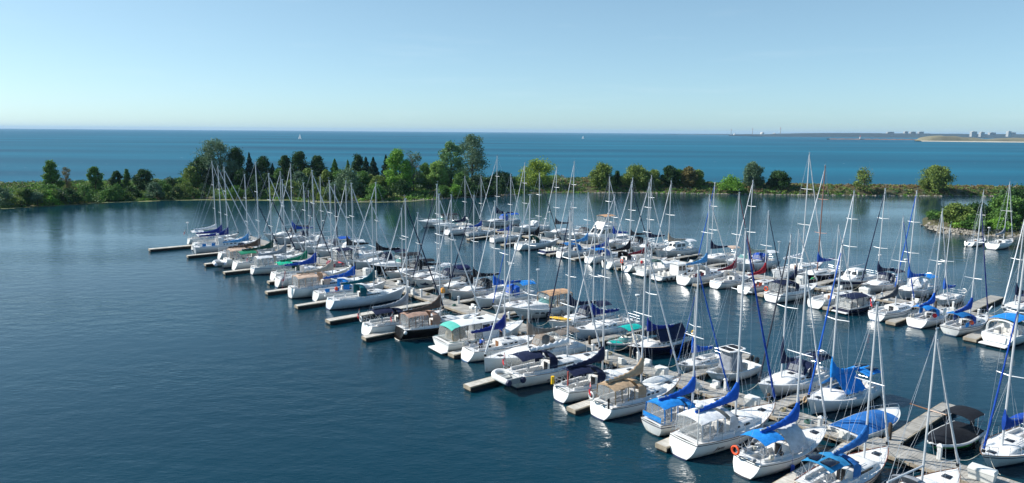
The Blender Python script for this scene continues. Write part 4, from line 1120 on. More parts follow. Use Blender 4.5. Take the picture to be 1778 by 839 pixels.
    for i in range(900):
        s = rng.choice([rng.uniform(7.6, 10.5), rng.uniform(11.5, 15.5)]); v = abs(rng.normal(0, .025)); q = spit_pt(s, v + .01); pts.append((q[0], q[1] - .4, max(.02, q[2] * .5), rng.uniform(.15, .5)))
    stones('shore_stones', pts, 'loose grey stones along the waterline of the spit')
# ------------------------------------------------------------------ leaves and trees
def leafmat(name, a, b_, dry=None):
    if name in MATS: return MATS[name]
    m = bpy.data.materials.new(name); N = Nodes(m)
    g = N.new('ShaderNodeNewGeometry'); tc = N.new('ShaderNodeTexCoord')
    nz = N.new('ShaderNodeTexNoise', Scale=.35, Detail=3.0); N.link(tc.outputs['Object'], nz.inputs['Vector'])
    mx = N.new('ShaderNodeMath', operation='MULTIPLY_ADD'); mx.inputs[1].default_value = .45
    N.link(g.outputs['Random Per Island'], mx.inputs[0])
    sc = N.new('ShaderNodeMapRange'); sc.inputs['From Min'].default_value = .3; sc.inputs['From Max'].default_value = .7; sc.inputs['To Max'].default_value = .6
    N.link(nz.outputs['Fac'], sc.inputs['Value']); N.link(sc.outputs['Result'], mx.inputs[2])
    cr = N.new('ShaderNodeMix', data_type='RGBA'); cr.inputs[6].default_value = lin(a); cr.inputs[7].default_value = lin(b_)
    N.link(mx.outputs[0], cr.inputs[0]); N.link(cr.outputs[2], N.p.inputs['Base Color'])
    N.p.inputs['Roughness'].default_value = .65; N.p.inputs['Specular IOR Level'].default_value = .25
    tr = N.new('ShaderNodeBsdfTranslucent'); N.link(cr.outputs[2], tr.inputs['Color'])
    ms = N.new('ShaderNodeMixShader'); ms.inputs[0].default_value = .25
    N.link(N.p.outputs[0], ms.inputs[1]); N.link(tr.outputs[0], ms.inputs[2]); N.link(ms.outputs[0], N.t.nodes['Material Output'].inputs['Surface'])
    MATS[name] = m
    return m
LEAF = dict(dark=('#213c22', '#42652f'), spruce=('#18322a', '#34573f'), bright=('#56862f', '#86b043'), mid=('#3e662f', '#6c9040'), grey=('#486650', '#738a66'), olive=('#597034', '#86984a'),
            yellow=('#68822f', '#9db044'), brown=('#5c5a3c', '#827b50'), willow=('#668a42', '#9ab562'), poplar=('#4a7044', '#7fa066'), rust=('#6a5d40', '#8f7c58'), russet=('#5f6038', '#87794a'))
rngT = np.random.default_rng(11)
def leaf_cards(C, size, rng, up=.35):
    """(n,3) centres -> loose bent quads"""
    n = len(C); N3 = rng.normal(0, 1, (n, 3)); N3[:, 2] += up; N3 /= np.linalg.norm(N3, axis=1, keepdims=True)
    A = np.cross(N3, rng.normal(0, 1, (n, 3))); A /= np.linalg.norm(A, axis=1, keepdims=True) + 1e-9; B = np.cross(N3, A)
    s = size * rng.uniform(.6, 1.4, (n, 1))
    return np.stack([C - A * s, C - B * s * .55 + N3 * s * .15, C + A * s, C + B * s * .55], 1)
def tree(px, py, h, w, kind='round', leaf='mid', label='', name='broadleaf_tree', lean=0.0, z=1.0, cat='tree', group=None, dens=1.0, ls=None):
    rng = np.random.default_rng(int(abs(px * 37 + py * 91 + h * 13)))
    root = empty(name, (px, py, z), 0); tag(root, label, cat, group)
    bark = mat('bark', '#4a4036', rough=.95, var=.4, scale=4)
    m = MB(); top = h * (.75 if kind != 'spruce' else .97)
    tw = max(.06, h * .018)
    m.tube([(0, 0, -.6), (lean * .2, 0, h * .3), (lean * .7, 0, top)], [tw * 1.25, tw * .9, tw * .2], 7)
    nl = 6 if kind != 'spruce' else 0
    for i in range(nl):
        a = i * 2.4 + rng.uniform(0, 1); z0 = h * rng.uniform(.2, .5); r = w * .5 * rng.uniform(.5, .85)
        m.tube([(lean * .3, 0, z0), (lean * .5 + r * .5 * math.cos(a), r * .5 * math.sin(a), z0 + h * .16), (lean * .7 + r * math.cos(a), r * math.sin(a), z0 + h * .34)], [tw * .5, tw * .3, tw * .1], 5)
    m.build('trunk', bark, root)
    C = []
    if kind == 'spruce':
        n = int(4200 * dens); u = rng.uniform(0, 1, n) ** .6 * 1.0; u = 1 - u
        zz = h * (.06 + .94 * u); tier = .82 + .18 * np.cos(zz / h * 46)
        R_ = w / 2 * (1 - u) ** .85 * tier * rng.uniform(.35, 1.05, n) ** .5; a = rng.uniform(0, 6.283, n); R_ *= 1 + .18 * np.sin(a * 5 + zz * 2)
        C = np.stack([R_ * np.cos(a), R_ * np.sin(a), zz - R_ * .22], 1)
    else:
        lobes = []
        prof = {'round': lambda u: math.sin(math.pi * min(1, max(.12, u * .92 + .06))) ** .6, 'poplar': lambda u: .72 + .34 * math.sin(math.pi * min(.97, u)) if u < .78 else max(.2, .95 - (u - .78) * 3.0),
                'cone': lambda u: max(.12, 1.05 - u ** 2.0) * (.8 + .2 * min(1, u * 5)), 'wide': lambda u: math.sin(math.pi * (.22 + .74 * u)) ** .8, 'sparse': lambda u: math.sin(math.pi * (.15 + .8 * u)) ** .7, 'bush': lambda u: math.cos(math.pi / 2 * min(.95, u)) ** .6 }[kind]
        z0 = {'round': .08, 'poplar': .05, 'cone': .03, 'wide': .15, 'sparse': .15, 'bush': .0}[kind]
        nlb = {'sparse': 26, 'bush': 24, 'poplar': 64}.get(kind, 50)
        for i in range(nlb):
            u = (i + rng.uniform(0, 1)) / nlb; rr = w / 2 * prof(u); a = rng.uniform(0, 6.283); q = rr * rng.uniform(.25, .86) ** .7
            lobes.append((lean * (z0 + (1 - z0) * u) + q * math.cos(a), q * math.sin(a), h * (z0 + (.95 - z0) * u), w * rng.uniform(.11, .22)))
        n = int({'sparse': 1500, 'bush': 2600}.get(kind, 8500) * dens); per = n // nlb
        for (x, y, zz, r) in lobes:
            D = rng.normal(0, 1, (per, 3)); D /= np.linalg.norm(D, axis=1, keepdims=True)
            D *= r * rng.uniform(.1, 1, (per, 1)) ** .45 * (1 + .3 * rng.normal(0, 1, (per, 1)) * .6); D[:, 2] *= .8
            C.append(D + (x, y, zz))
        C = np.concatenate(C)
    C[:, 2] = np.maximum(C[:, 2], .05)
    k = np.array([np.array(lin(c)[:3]) for c in LEAF[leaf]])
    sz = ls or max(.15, min(.29, w * .04))
    quads_object('crown' if cat == 'tree' else 'foliage', leaf_cards(C, sz, rng), leafmat('leaf_' + leaf, *LEAF[leaf]), parent=root)
    if kind == 'sparse':
        m = MB()
        for i in range(46):
            a = rng.uniform(0, 6.28); e = rng.uniform(.35, 1.2); l = w * .5 * rng.uniform(.5, 1.0); z1 = h * rng.uniform(.3, .75)
            p = Vector((lean * z1 / h, 0, z1)); q = p + Vector((math.cos(a) * math.cos(e), math.sin(a) * math.cos(e), math.sin(e))) * l; mid_ = p.lerp(q, .5) + Vector((0, 0, .1 * l))
            m.tube([p, mid_, q], [.06, .04, .015], 4)
            for j in range(3): d = mid_.lerp(q, rng.uniform(0, .8)); m.tube([d, d + Vector(rng.normal(0, .3, 3)) * l * .5 + Vector((0, 0, .2 * l))], [.025, .01], 3)
        m.build('bare_branches', mat('dead_wood', '#8d8478', rough=.95), root)
    return root
def PX(px, Y):   # lateral position of a distant thing seen at picture column px
    return (px - 889.0) / 1230.0 * (Y * .988 + 3.2)
# ------------------------------------------------------------------ what stands where (metres)
BOATS = [
    ('sail', 24.07, 38.93, 34.0, 9.41, 0.515, 11.1, {'jib': 'white', 'wood': 1, 'dod': 'gray'}, 'white sailboat with varnished wooden spreaders, cut off by the bottom right corner', 'boats moored along the nearer dock'),
    ('sail', 21.63, 42.26, 34.8, 8.88, 0.665, 11.6, {'sc': 'dblue', 'jib': 'white', 'bim': 'teal2', 'dod': 'dblue', 'stripe': 'rust', 'toe': 'rust', 'hull': 'cream', 'x': ['solar']}, 'cream sailboat with rust red toe rail, steel blue sail cover and sea blue bimini', 'boats moored along the nearer dock'),
    ('sail', 18.77, 45.54, 33.4, 9.06, 0.6, 13.3, {'sc': 'blue', 'jib': 'white', 'bim': 'azure', 'dod': 'tent', 'stripe': 'charcoal', 'x': ['ring', 'fender_blue', 'rail_clutter', 'wheel']}, 'white sailboat with azure bimini, grey cabin tent and orange horseshoe buoy', 'boats moored along the nearer dock'),
    ('sail', 15.88, 48.72, 34.4, 10.6, 0.555, 15.4, {'sc': 'blue', 'jib': 'royal', 'bim': 'white', 'dod': 'lgray', 'enc': 1, 'name': 'Jam', 'stripe': 'charcoal', 'x': ['wheel', 'pole']}, 'white sailboat named Jam with white bimini and royal blue sail cover', 'boats moored along the nearer dock'),
    ('sail', 13.89, 51.72, 33.0, 8.61, 0.5, 12.3, {'sc': 'blue', 'jib': 'blue', 'bim': 'azure', 'dod': 'azure', 'enc': 1, 'stripe': 'navy', 'x': ['weather']}, 'white sailboat with bright blue bimini and blue dodger beside the boat named Jam', 'boats moored along the nearer dock'),
    ('sail', 10.56, 55.07, 35.3, 9.42, 0.5, 13.8, {'sc': 'tan', 'jib': 'white', 'bim': 'tan', 'dod': 'tan', 'enc': 1, 'stripe': 'charcoal', 'x': ['flag', 'ring_white', 'outboard_rail']}, 'white sailboat fully canvassed in tan with dark cove stripe', 'boats moored along the nearer dock'),
    ('sail', 7.83, 58.34, 33.8, 9.41, 0.5, 14.0, {'sc': 'navy', 'jib': 'white', 'bim': 'navy', 'dod': 'navy', 'stripe': 'charcoal', 'x': ['float_yellow', 'pole_red', 'wheel']}, 'white sailboat with navy dodger and yellow float on its stern rail', 'boats moored along the nearer dock'),
    ('sail', 4.21, 61.97, 34.0, 10.31, 0.61, 15.1, {'sc': 'wbundle', 'jib': 'white', 'bim': 'navy', 'dod': 'navy', 'boot': 'navy', 'emblem': 1, 'x': ['flag', 'wheel', 'davit_dinghy']}, 'white sailing yacht with navy bimini and inflatable dinghy hung across its stern', 'boats moored along the nearer dock'),
    ('sail', 2.04, 65.81, 214.8, 11.0, 0.545, 16.2, {'sc': 'taupe', 'jib': 'white', 'bim': 'taupe', 'dod': 'taupe', 'plumb': 1, 'nolines': 1, 'x': ['wheel']}, 'white plumb bowed sailboat moored bow outwards with taupe canvas', 'boats moored along the nearer dock'),
    ('sail', -0.68, 68.58, 33.4, 9.31, 0.5, 14.2, {'sc': 'navyb', 'x': ['rail_clutter', 'wheel']}, 'white sailboat with two people aboard and navy sail cover, beside the teal topped trawler', 'boats moored along the nearer dock'),
    ('trawler', -2.93, 71.76, 34.4, 8.66, 0.0, 0, {}, 'white trawler with teal aft canopy and screened cockpit', 'boats moored along the nearer dock'),
    ('sail', -7.85, 75.83, 33.0, 10.4, 0.5, 15.3, {'sc': 'brown', 'jib': 'white', 'bim': 'pinktan', 'dod': 'pinktan', 'enc': 1, 'hull': 'black', 'boot': 'white2', 'x': ['flag', 'float_white']}, 'black hulled sailboat with brown sail cover and tan enclosed cockpit', 'boats moored along the nearer dock'),
    ('sail', -11.92, 77.27, 35.3, 10.0, 0.525, 14.6, {'sc': 'gray', 'jib': 'navy', 'bim': 'navy', 'dod': 'navy', 'x': ['flag', 'ring_white', 'wheel']}, 'white sailboat with navy bimini and red flag beside the black hulled sailboat', 'boats moored along the nearer dock'),
    ('sail', -18.44, 88.73, 33.8, 10.68, 0.58, 13.1, {'sc': 'dteal', 'jib': 'white', 'dod': 'dteal', 'boot': 'navy', 'hull': 'bwhite', 'x': ['wheel', 'ring_white']}, 'pale blue white sailboat with dark teal sail cover and dodger', 'boats moored along the nearer dock'),
    ('sail', -21.48, 92.73, 34.0, 10.21, 0.545, 15.1, {'sc': 'blue', 'jib': 'white', 'dod': 'azure', 'x': ['cloth_blue', 'ball_orange']}, 'white sailboat with blue sail cover and azure cloths on its stern rail', 'boats moored along the nearer dock'),
    ('sail', -24.5, 94.98, 34.8, 11.96, 0.5, 15.3, {'sc': 'beige', 'jib': 'white', 'bim': 'ptan', 'dod': 'ptan', 'enc': 1, 'x': ['flag_big', 'fender_black']}, 'white sailboat with beige canvas and a large red and white flag at the stern', 'boats moored along the nearer dock'),
    ('sail', -28.87, 101.11, 33.4, 10.79, 0.535, 16.3, {'sc': 'royal', 'jib': 'white', 'dod': 'white', 'x': ['wheel']}, 'white sailboat with royal blue sail cover beside the one with jade bimini', 'boats moored along the nearer dock'),
    ('sail', -31.57, 105.2, 34.4, 9.66, 0.56, 14.2, {'sc': 'green', 'jib': 'navy', 'bim': 'jade', 'dod': 'dgreen', 'x': ['wheel']}, 'white sailboat with jade green bimini and green sail cover', 'boats moored along the nearer dock'),
    ('sail', -35.74, 109.66, 33.0, 10.33, 0.515, 14.4, {'sc': 'gray', 'jib': 'white', 'bim': 'white', 'dod': 'lgray', 'enc': 1, 'stripe': 'steel', 'x': ['flag']}, 'white sailboat with white hard top, grey sail cover and steel blue hull stripe', 'boats moored along the nearer dock'),
    ('sail', -39.41, 113.16, 35.3, 11.49, 0.55, 15.1, {'sc': 'dgreen', 'jib': 'white', 'bim': 'fgreen', 'x': ['wheel', 'rail_clutter']}, 'white sailboat with leaf green bimini and very dark green sail cover', 'boats moored along the nearer dock'),
    ('sail', -41.77, 115.67, 33.8, 11.88, 0.5, 16.7, {'sc': 'brown', 'jib': 'navy', 'bim': 'ptan', 'dod': 'ptan', 'enc': 1, 'x': ['davit_dinghy_white']}, 'white sailboat with tan bimini, brown sail cover and white dinghy behind its stern', 'boats moored along the nearer dock'),
    ('sail', -46.05, 122.09, 34.0, 10.19, 0.5, 14.4, {'sc': 'lblue', 'jib': 'navy', 'dod': 'navy', 'x': ['wheel', 'rail_clutter']}, 'white sailboat with pale blue sail cover and navy dodger near the dock end', 'boats moored along the nearer dock'),
    ('sail', -51.78, 127.67, 34.8, 11.84, 0.5, 15.3, {'sc': 'navyb', 'jib': 'white', 'dod': 'white', 'hull': 'lgray', 'x': ['cloth_blue']}, 'pale grey hulled sailboat with dark blue sail cover and white hood by the outer finger', 'boats moored along the nearer dock'),
    ('sail', -54.62, 131.85, 33.4, 10.8, 0.5, 15.3, {'sc': 'navyb', 'jib': 'white', 'bim': 'white'}, 'white sailboat with dark blue sail cover second from the far end of the dock', 'boats moored along the nearer dock'),
    ('sail', -58.64, 137.6, 34.4, 9.59, 0.555, 15.9, {'sc': 'wsail', 'jib': 'white', 'bim': 'white', 'boot': 'charcoal', 'x': ['flag', 'radarpole']}, 'white sailboat with unstowed white mainsail and radome pole at the far end of the dock', 'boats moored along the nearer dock'),
    ('sail', 34.49, 46.05, 212.9, 8.6, 0.68, 14.9, {'sc': 'royal', 'jib': 'royal', 'bim': 'royal', 'stripe': 'navy', 'boot': 'navy', 'jf': 0.72}, 'white sailboat at the right edge with navy sheer stripe and cobalt furled jib', 'boats moored along the nearer dock'),
    ('runabout', 31.41, 47.87, 215.3, 6.2, 0.0, 0, {'hull': 'gblack', 'cover': 'black', 'bim': 'black'}, 'black and green runabout with black cover and black bimini', 'boats moored along the nearer dock'),
    ('runabout', 27.07, 50.49, 33.8, 7.4, 0.0, 0, {'hull': 'white', 'cover': 'dblue', 'bow': 1}, 'white runabout with steel blue cockpit cover and bow rail', 'boats moored along the nearer dock'),
    ('sail', 27.18, 55.55, 214.0, 9.6, 0.68, 13.5, {'sc': 'azure2', 'jib': 'blue', 'bim': 'azure', 'tent': 'azure', 'boot': 'charcoal', 'x': ['solar', 'hose']}, 'white sailboat with azure boom tent over the cabin and solar panel on its bimini', 'boats moored along the nearer dock'),
    ('sail', 24.48, 58.94, 214.8, 9.8, 0.68, 13.8, {'sc': 'navyshort', 'jib': 'dgray', 'bim': 'navy', 'dod': 'navy', 'boot': 'navy', 'x': ['solar', 'fender_blue', 'arch']}, 'white sloop with navy bimini, solar panels on a stern arch and curved cabin windows', 'boats moored along the nearer dock'),
    ('console', 19.89, 61.7, 213.4, 6.3, 0.0, 0, {}, 'white centre console motorboat with grey curtained tee top', 'boats moored along the nearer dock'),
    ('sail', 17.91, 64.31, 214.3, 6.6, 0.68, 7.7, {'sc': 'blue', 'jib': 'blue', 'small': 1, 'x': ['outboard']}, 'small white sailboat with blue mainsail cover beside the centre console motorboat', 'boats moored along the nearer dock'),
    ('sail', 14.97, 69.37, 212.9, 8.6, 0.68, 11.2, {'sc': 'navyb', 'hull': 'navyh', 'tent': 'navy', 'x': ['ring_yellow']}, 'navy hulled sailboat with navy boom tent and yellow horseshoe buoy', 'boats moored along the nearer dock'),
    ('runabout', 11.84, 70.63, 215.3, 5.4, 0.0, 0, {'hull': 'tealw', 'bim': 'turq'}, 'small white and turquoise runabout with turquoise bimini', 'boats moored along the nearer dock'),
    ('sail', 10.16, 75.43, 213.8, 9.0, 0.68, 12.2, {'sc': 'navyb', 'jib': 'white', 'hull': 'bwhite', 'boot': 'navy', 'x': ['rail_clutter']}, 'white sailboat with bluish hull, navy boom cover and open cockpit behind the tall yacht mast', 'boats moored along the nearer dock'),
    ('sail', 7.9, 78.44, 214.0, 9.4, 0.68, 14.4, {'sc': 'navy', 'jib': 'navy', 'bim': 'navy', 'dod': 'navy'}, 'white sailboat with yellow kayak on its foredeck and navy canvas', 'boats moored along the nearer dock'),
    ('cruiser', 3.66, 83.19, 214.8, 9.0, 0.0, 0, {'bim': 'salmon'}, 'white cabin cruiser with salmon tan canvas top', 'boats moored along the nearer dock'),
    ('sail', 0.84, 85.47, 213.4, 7.6, 0.67, 11.3, {'jib': 'blue'}, 'bare white sailboat with blue furled jib beside the salmon topped cruiser', 'boats moored along the nearer dock'),
    ('sail', -0.78, 89.11, 214.3, 9.8, 0.675, 13.4, {'sc': 'blue', 'jib': 'white', 'bim': 'azure', 'dod': 'blue', 'x': ['arch']}, 'white sailboat with azure bimini over a blue cockpit tent', 'boats moored along the nearer dock'),
    ('sail', -4.33, 93.2, 212.9, 9.6, 0.59, 13.7, {'sc': 'black', 'jib': 'navy', 'dod': 'black'}, 'white sailboat with black sail cover and navy furled jib beside the azure topped one', 'boats moored along the nearer dock'),
    ('sail', -6.85, 96.05, 215.3, 9.4, 0.68, 13.5, {'sc': 'gray', 'jib': 'white', 'dod': 'black'}, 'white sailboat with black cockpit canvas between navy topped and black covered sailboats', 'boats moored along the nearer dock'),
    ('sail', -9.85, 99.95, 213.8, 9.8, 0.595, 14.6, {'jib': 'navy', 'bim': 'navyc', 'dod': 'navy', 'enc': 1, 'orca': 1, 'x': ['float_white']}, 'white sailboat with dark whale emblem on its bow and boxy navy cockpit canvas', 'boats moored along the nearer dock'),
    ('sail', -12.27, 102.22, 214.0, 9.0, 0.68, 10.4, {'sc': 'black', 'jib': 'white', 'bim': 'white'}, 'white sailboat with black sail cover under a small white bimini', 'boats moored along the nearer dock'),
    ('sail', -15.22, 105.74, 214.8, 9.0, 0.67, 10.6, {'jib': 'white', 'bim': 'black', 'dod': 'black', 'x': ['radarpole']}, 'white sailboat with black bimini and radome pole beside the dark sided cruiser', 'boats moored along the nearer dock'),
    ('cruiser', -18.06, 109.29, 213.4, 9.2, 0.0, 0, {'hull': 'bhull', 'bim': 'black'}, 'cabin cruiser with black topsides and white foredeck', 'boats moored along the nearer dock'),
    ('cruiser', -25.76, 115.84, 34.4, 9.0, 0.0, 0, {'hull': 'white', 'bim': 'navy'}, 'white cabin cruiser moored stern in with a navy cockpit enclosure behind the red dinghy', 'boats moored along the nearer dock'),
    ('sail', -21.39, 113.57, 212.9, 9.6, 0.56, 13.8, {'sc': 'black', 'jib': 'white', 'bim': 'navy', 'dod': 'navy'}, 'white sailboat with black boom cover and navy bimini behind the stern in cruiser', 'boats moored along the nearer dock'),
    ('sail', -26.75, 119.82, 215.3, 9.4, 0.66, 13.6, {'sc': 'black', 'jib': 'white', 'hull': 'grayh'}, 'grey sided sailboat with black sail cover and no bimini', 'boats moored along the nearer dock'),
    ('sail', -29.98, 123.83, 213.8, 9.6, 0.62, 12.7, {'jib': 'dgray', 'mastdark': 1, 'bim': 'white', 'dod': 'white'}, 'white sailboat with a black sleeve down its mast and white bimini', 'boats moored along the nearer dock'),
    ('sail', -33.44, 127.81, 214.0, 9.4, 0.635, 13.7, {'jib': 'dgray', 'bim': 'blue', 'dod': 'navy', 'x': ['arch']}, 'white sailboat with blue bimini and bare boom toward the far end of the dock', 'boats moored along the nearer dock'),
    ('sail', -41.82, 138.13, 214.8, 9.8, 0.635, 15.5, {'sc': 'royal', 'jib': 'white', 'dod': 'navy', 'hull': 'lgray'}, 'pale hulled sailboat with royal blue sail cover at the inner far end of the dock', 'boats moored along the nearer dock'),
    ('sail', -45.44, 142.45, 213.4, 9.8, 0.62, 13.8, {'jib': 'white', 'bim': 'black', 'dod': 'black', 'x': ['arch']}, 'white sailboat with black canvas hood, farthest on the inner side of the dock', 'boats moored along the nearer dock'),
    ('cruiser', 54.73, 74.69, 34.4, 9.6, 0.0, 0, {'bim': 'azure', 'big': 1}, 'white cabin cruiser with broad rounded stern and blue bimini at the right edge', 'boats moored along the second dock'),
    ('sail', 52.12, 78.37, 33.0, 8.77, 0.5, 14.3, {'sc': 'royal', 'jib': 'navyb', 'bim': 'azd', 'dod': 'royal', 'stripe': 'navy', 'toe': 'navy', 'x': ['ball_orange', 'cloth_blue', 'sprit', 'wheel']}, 'white bowsprit sailboat with navy rail and cobalt sail cover', 'boats moored along the second dock'),
    ('sail', 49.77, 81.56, 35.3, 8.28, 0.5, 13.5, {'sc': 'blue', 'jib': 'white', 'bim': 'azure', 'dod': 'azure', 'x': ['rail_clutter', 'ball_red']}, 'white sailboat with azure bimini and red ball fenders on the second dock', 'boats moored along the second dock'),
    ('sail', 46.96, 84.49, 33.8, 8.82, 0.5, 12.3, {'sc': 'charc', 'jib': 'blue', 'stripe': 'navy', 'x': ['flag']}, 'white sailboat with thin navy hull line and charcoal sail cover', 'boats moored along the second dock'),
    ('launch', 43.85, 87.44, 34.0, 7.6, 0.0, 0, {'hull': 'navyh', 'bim': 'navy'}, 'navy hulled cabin launch with clear sided navy canopy', 'boats moored along the second dock'),
    ('sail', 42.03, 90.4, 34.8, 8.8, 0.5, 10.5, {'jib': 'white', 'stripe': 'lgray', 'small': 1, 'x': ['board']}, 'small bare white sailboat with tan companionway board beside the navy launch', 'boats moored along the second dock'),
    ('sail', 38.32, 93.83, 33.4, 10.09, 0.5, 9.4, {'sc': 'navyshort', 'jib': 'white', 'bim': 'navy', 'dod': 'navy', 'enc': 1, 'stripe': 'navy', 'x': ['ring']}, 'white sailboat with navy stern enclosure and orange life ring', 'boats moored along the second dock'),
    ('sail', 35.45, 98.25, 34.4, 8.8, 0.555, 11.4, {'sc': 'red', 'jib': 'navy', 'x': ['cloth_orange']}, 'white sailboat with red sail cover and orange bundle on its rail', 'boats moored along the second dock'),
    ('sail', 32.6, 101.58, 33.0, 8.9, 0.5, 13.6, {'sc': 'maroon', 'jib': 'maroon', 'dod': 'white', 'stripe': 'steel'}, 'white sailboat with maroon sail cover, maroon jib and blue sheer line', 'boats moored along the second dock'),
    ('sail', 29.11, 104.34, 35.3, 10.72, 0.5, 13.0, {'sc': 'lblue', 'jib': 'white', 'dod': 'lgray', 'x': ['cloth_red', 'rail_clutter']}, 'white sailboat with sky blue sail cover and red cloths along its rail', 'boats moored along the second dock'),
    ('launch', 25.02, 106.41, 33.8, 8.0, 0.0, 0, {'hull': 'white'}, 'white fishing launch with small wheelhouse and open after deck', 'boats moored along the second dock'),
    ('cruiser', 23.47, 110.07, 34.0, 8.6, 0.0, 0, {}, 'plain white cabin cruiser between the fishing launch and the red covered sailboat', 'boats moored along the second dock'),
    ('sail', 21.96, 113.63, 34.8, 9.75, 0.5, 14.1, {'sc': 'maroon', 'jib': 'white', 'dod': 'white', 'x': ['ring', 'ball_red', 'outboard']}, 'white sailboat with maroon sail cover and red horseshoe buoy at its stern', 'boats moored along the second dock'),
    ('sail', 19.53, 116.15, 33.4, 10.24, 0.5, 13.8, {'sc': 'black', 'jib': 'navy', 'dod': 'black', 'x': ['outboard']}, 'white sailboat with black sail cover and wide open transom', 'boats moored along the second dock'),
    ('sail', 16.51, 120.53, 34.4, 9.24, 0.5, 14.5, {'sc': 'royal', 'jib': 'white', 'bim': 'azure', 'dod': 'blue', 'x': ['ring_white']}, 'white sailboat with azure bimini and white horseshoe buoy on the second dock', 'boats moored along the second dock'),
    ('sail', 12.15, 125.57, 33.0, 9.47, 0.68, 11.3, {'sc': 'lblue', 'jib': 'white', 'bim': 'azd', 'dod': 'azd'}, 'white square sterned sailboat with sky blue bimini on the second dock', 'boats moored along the second dock'),
    ('runabout', 7.92, 128.17, 35.3, 6.0, 0.0, 0, {'hull': 'navyw'}, 'navy and white open runabout beside the sky blue topped sailboat', 'boats moored along the second dock'),
    ('sail', 5.02, 133.66, 33.8, 10.02, 0.51, 14.3, {'sc': 'black', 'jib': 'dgray', 'dod': 'dgreen', 'x': ['wheel']}, 'white sailboat with stepped stern and small dark green dodger', 'boats moored along the second dock'),
    ('sail', -0.85, 142.26, 34.8, 7.97, 0.58, 13.6, {'sc': 'royal', 'jib': 'white'}, 'white sailboat with royal blue sail cover near the far end of the second dock', 'boats moored along the second dock'),
    ('sail', -6.6, 149.73, 33.4, 7.2, 0.5, 12.6, {'sc': 'royal', 'jib': 'white', 'dod': 'white', 'stripe': 'steel', 'x': ['fender_white']}, 'white sailboat with steel blue sheer band and white fenders near the far end', 'boats moored along the second dock'),
    ('sail', -10.28, 152.51, 34.4, 9.29, 0.51, 12.4, {'sc': 'navy', 'jib': 'white'}, 'white sailboat with navy boom cover moored last among the sterns of the second dock', 'boats moored along the second dock'),
    ('sail', 63.17, 85.63, 212.9, 10.0, 0.68, 12.7, {'sc': 'navy', 'jib': 'white', 'bim': 'blue', 'dod': 'navy', 'stripe': 'steel'}, 'white sailboat with navy sail cover and blue bimini at the right edge, second dock', 'boats moored along the second dock'),
    ('sail', 57.13, 90.99, 215.3, 7.6, 0.615, 10.5, {'sc': 'blue', 'small': 1, 'x': ['ring_white']}, 'small white sailboat with short blue sail cover beside the long outer finger dock', 'boats moored along the second dock'),
    ('sail', 55.18, 95.17, 213.8, 10.0, 0.665, 14.6, {'sc': 'blue', 'jib': 'blue', 'bim': 'azure', 'dod': 'white', 'hull': 'lgray', 'boot': 'navy', 'x': ['arch']}, 'pale grey sailboat with bright blue sail cover, azure bimini and stern arch', 'boats moored along the second dock'),
    ('sail', 52.36, 98.54, 214.0, 10.0, 0.595, 14.6, {'sc': 'navy', 'jib': 'navy', 'bim': 'navy', 'dod': 'navy', 'stripe': 'lgray'}, 'white sailboat with navy sail cover, navy bimini and navy furled jib, second dock', 'boats moored along the second dock'),
    ('sail', 50.08, 101.65, 214.8, 10.5, 0.68, 14.0, {'jib': 'white', 'pilot': 1, 'stripe': 'navyband'}, 'white motorsailer with pilothouse and broad navy hull band', 'boats moored along the second dock'),
    ('sail', 46.43, 105.62, 213.4, 10.0, 0.51, 17.4, {'sc': 'royal', 'jib': 'white', 'mastbrown': 1, 'hull': 'navyh'}, 'navy hulled sailboat with bronze mast and royal blue sail cover', 'boats moored along the second dock'),
    ('sail', 45.49, 109.32, 34.4, 11.5, 0.5, 19.1, {'sc': 'wbundle', 'jib': 'white', 'hull': 'lgray'}, 'large pale grey yacht with the tallest mast and loosely stowed white sail', 'boats moored along the second dock'),
    ('sail', 39.7, 114.05, 212.9, 10.5, 0.655, 14.6, {'sc': 'lgreen', 'jib': 'white', 'bim': 'white', 'dod': 'royal'}, 'white sailboat with grey green sail cover and blue dodger', 'boats moored along the second dock'),
    ('cruiser', 37.81, 114.75, 215.3, 8.5, 0.0, 0, {}, 'low white motor cruiser with bare arch between two sailboats behind the maroon covered one', 'boats moored along the second dock'),
    ('sail', 35.17, 119.07, 213.8, 10.0, 0.68, 13.9, {'sc': 'navy', 'jib': 'blue', 'bim': 'ptan', 'hull': 'lgray'}, 'pale grey sailboat with navy sail cover and tan bimini', 'boats moored along the second dock'),
    ('sail', 29.56, 126.17, 214.0, 10.5, 0.68, 13.6, {'sc': 'beige', 'jib': 'white', 'pilot': 1, 'bim': 'white'}, 'white pilothouse sailboat with beige sail cover and white bimini', 'boats moored along the second dock'),
    ('sail', 25.92, 130.12, 214.8, 10.0, 0.565, 14.3, {'sc': 'navy', 'jib': 'white'}, 'white sailboat with navy boom cover beside the beige covered pilothouse boat', 'boats moored along the second dock'),
    ('sail', 23.05, 133.16, 213.4, 9.5, 0.575, 13.6, {'sc': 'black', 'jib': 'white', 'dod': 'black'}, 'white sailboat with black sail cover and hood, far side of the second dock', 'boats moored along the second dock'),
    ('sail', 20.18, 136.21, 214.3, 9.0, 0.57, 10.2, {'sc': 'royal', 'jib': 'white'}, 'white sailboat with royal blue boom cover right of the flybridge yacht', 'boats moored along the second dock'),
    ('flybridge', 17.89, 141.26, 212.9, 12.0, 0.0, 0, {}, 'tall white flybridge yacht with salmon tan hard top', 'boats moored along the second dock'),
    ('sail', 10.68, 148.71, 215.3, 10.5, 0.68, 14.8, {'sc': 'charc', 'jib': 'white'}, 'white sailboat with charcoal sail cover left of the flybridge yacht', 'boats moored along the second dock'),
